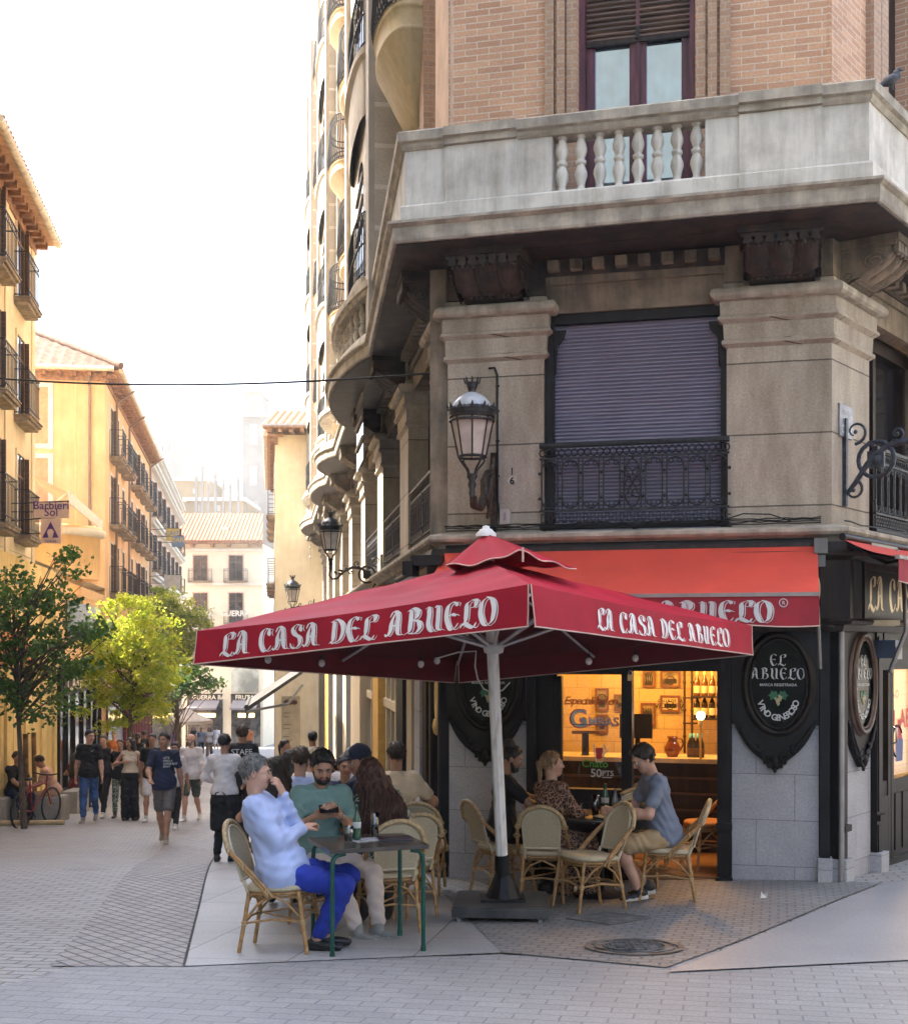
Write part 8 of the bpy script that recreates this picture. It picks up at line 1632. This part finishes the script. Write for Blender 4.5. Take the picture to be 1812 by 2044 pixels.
for x, y, dg, lab, hr_, tp_, bt_, sk_, wm in ((418, 1512, 0, 'far woman in a white top and long dark skirt near the kerb', ('long', 'dark'), ('whitec', .3), ('wide', 'brownc'), 'tan', True), (402, 1512, 10, 'far man in a grey T-shirt beside the woman in the dark skirt', ('short', 'dark'), ('greyb', .5), ('trousers', 'navy'), 'tan', False), (350, 1522, 0, 'far woman in a lilac top under the trees', ('long', 'dark'), ('lilac', .3), ('trousers', 'navy'), 'tan', True), (288, 1560, 180, 'far man with an orange backpack walking away', ('short', 'dark'), ('black', .5), ('trousers', 'black'), 'olive', False),
        (276, 1590, 180, 'woman in a black top and light trousers walking away in the middle of the street', ('pony', 'dark'), ('black', 0), ('wide', 'cream'), 'tan', True), (228, 1572, 10, 'far blonde woman in a yellow top behind the cream top woman', ('pony', 'blonde'), ('orange', .3), ('trousers', 'cream'), 'fair', True), (262, 1570, 170, 'far dark haired person in black beyond the walkers', ('long', 'dark'), ('black', .5), ('trousers', 'black'), 'tan', True), (197, 1560, 0, 'far woman in an orange top beside the red shop front', ('short', 'brown'), ('peach', .2), ('trousers', 'black'), 'fair', True),
        (432, 1500, 180, 'tiny walker in a white T-shirt in front of the end shops', ('short', 'brown'), ('whitec', .5), ('shorts', 'whitec'), 'tan', False), (386, 1500, 0, 'tiny walker in a dark dress in front of the end shops', ('long', 'dark'), ('black', .3), ('wide', 'black'), 'tan', True), (498, 1506, 180, 'far walker with a red orange shirt beyond the staff man', ('short', 'dark'), ('orange', .5), ('trousers', 'black'), 'tan', False)):
    person(lab, atp(x, y), R(dg), 1.68, 'stand', sk_, hr_, tp_, bt_, 'white', q=0, wom=wm, seed=x, group=g2, **(walk if x % 2 else walk2))
# benches and the people on them
stoneb = stone('bench_granite', (.34,.32,.29), (.28,.265,.24), dirt=(.15,.14,.12), amt=.4, scale=2, coord='Object')
def bench(x0, x1, y, dpt, label):
    a = G(x0, y); b_ = G(x1, y); o = thing('stone_bench', label, 'bench', ((a.x+b_.x)/2, a.y, a.z)); w2 = (b_.x-a.x)/2; m = MB(); m.bx((-w2, 0, -.1), (w2, dpt, .46)); m.bx((-w2+.02, .02, .46), (w2-.02, dpt-.02, .475)); m.build('block', stoneb, o); return o
bench(26, 121, 1640, .6, 'grey granite block bench behind the parked bicycle'); bench(122, 154, 1625, .9, 'second granite block bench right of the first one'); bench(-80, 6, 1645, .6, 'granite block bench cut by the left edge of the picture')
def seat_at(x, y, dy=.3): a = G(x, y); return (a.x, a.y+dy, a.z)
person('man in a black T-shirt sitting on the bench at the left edge, looking right', seat_at(18, 1642), R(48), 1.76, 'sit', 'olive', ('short', 'dark'), ('black', .5), ('trousers', 'navy'), 'black', q=1, t=(0, -.2, 1), hd=(.2, -1, 0), seed=41, wr={1: (.05, -.45, .70), -1: (-.05, -.45, .66)})
person('man in a peach T-shirt sitting bent forward on the granite bench, facing left', seat_at(100, 1640), R(-80), 1.72, 'sit', 'tan', ('short', 'dark'), ('peach', .5), ('shorts', 'khaki'), 'black', q=1, t=(0, -.42, 1), hd=(0, -1, -.7), seed=42, wr={1: (.05, -.5, .66), -1: (-.05, -.5, .64)})
person('long haired woman in a maroon top sitting on the second bench, back to us', seat_at(138, 1622, .5), R(165), 1.62, 'sit', 'tan', ('long', 'dark'), ('maroonc', .2), ('trousers', 'jeans'), 'black', q=0, wom=True, seed=43, lock=.3)
# bicycle leaning at the tree stake
B0 = G(76, 1648); o = thing('bicycle', 'black and red bicycle leaning on the tree stakes by the bench', 'bicycle', (B0.x, B0.y-.1, B0.z), R(76)); rub = M('tyre', (.012,.012,.012), .7); bred = M('bike_red', (.22,.015,.02), .4)
for i, x in enumerate((-.52, .52)):
    m = MB(); m.tube([(x+.33*math.cos(a), 0, .345+.33*math.sin(a)) for a in [2*math.pi*k/30 for k in range(30)]], .020, 6, closed=True); w3 = m.build('wheel', rub, o); m = MB()
    for k in range(12): a = math.pi*2*k/12; m.tube([(x, 0, .345), (x+.32*math.cos(a), 0, .345+.32*math.sin(a))], .003, 3)
    m.tube([(x, -.04, .345), (x, .04, .345)], .02, 6); m.build('spokes', MC['chrome'], w3)
m = MB()
for a, b_ in (((-.52, 0, .345), (-.15, 0, .30)), ((-.52, 0, .345), (-.22, 0, .78)), ((-.15, 0, .30), (-.22, 0, .88)), ((-.15, 0, .30), (.34, 0, .70)), ((-.2, 0, .76), (.36, 0, .80)), ((.34, 0, .66), (.38, 0, .92)), ((.36, 0, .68), (.52, 0, .345))): m.tube([a, b_], .018, 6)
m.build('frame', bred, o); m = MB(); m.tube([(.36, -.28, .98), (.38, -.1, .94), (.38, .1, .94), (.36, .28, .98)], .013, 6); m.build('handlebar', blk, o); m = MB(); m.ell((-.24, 0, .92), (.13, .07, .03), seg=8); m.build('saddle', blk, o)
m = MB(); m.tube([(-.15+.09*math.cos(a), .03, .30+.09*math.sin(a)) for a in [2*math.pi*k/14 for k in range(14)]], .008, 4, closed=True); m.tube([(-.15, -.08, .18), (-.15, .08, .42)], .012, 5); m.build('crank', blk, o)
stk_m = M('stake_wood', (.20,.11,.05), .8, var=.4, scale=10)
for x, lab in ((54, 'wooden tree stake behind the bicycle saddle'), (70, 'second wooden tree stake beside the young tree')):
    g0 = G(x, 1640 if x == 54 else 1618); o = thing('tree_stake', lab, 'stake', g0); m = MB(); m.tube([(0, 0, 0), (-.03, 0, 1.75)], .055, 7); m.build('pole', stk_m, o)
g0 = G(60, 1650); o = thing('wooden_log', 'pale round log lying on the ground at the tree pit', 'log', g0); m = MB(); m.tube([(-.6, 0, .06), (.62, .1, .06)], .05, 7); m.build('log', M('pale_wood', (.42,.30,.15), .8), o)
# ================================================================ haze
hz = bpy.data.materials.new("haze"); hz.use_nodes = True; hn_ = hz.node_tree; hn_.nodes.remove(hn_.nodes['Principled BSDF'])
pv = hn_.nodes.new('ShaderNodeVolumePrincipled'); pv.inputs['Density'].default_value = .0010; pv.inputs['Color'].default_value = (.97, .94, .88, 1); pv.inputs['Anisotropy'].default_value = .35
hn_.links.new(pv.outputs[0], hn_.nodes['Material Output'].inputs['Volume'])
m = MB(); m.bx((-62, -16, -14), (62, 302, 44)); tag(m.build('haze', hz, uv=False), kind='stuff')
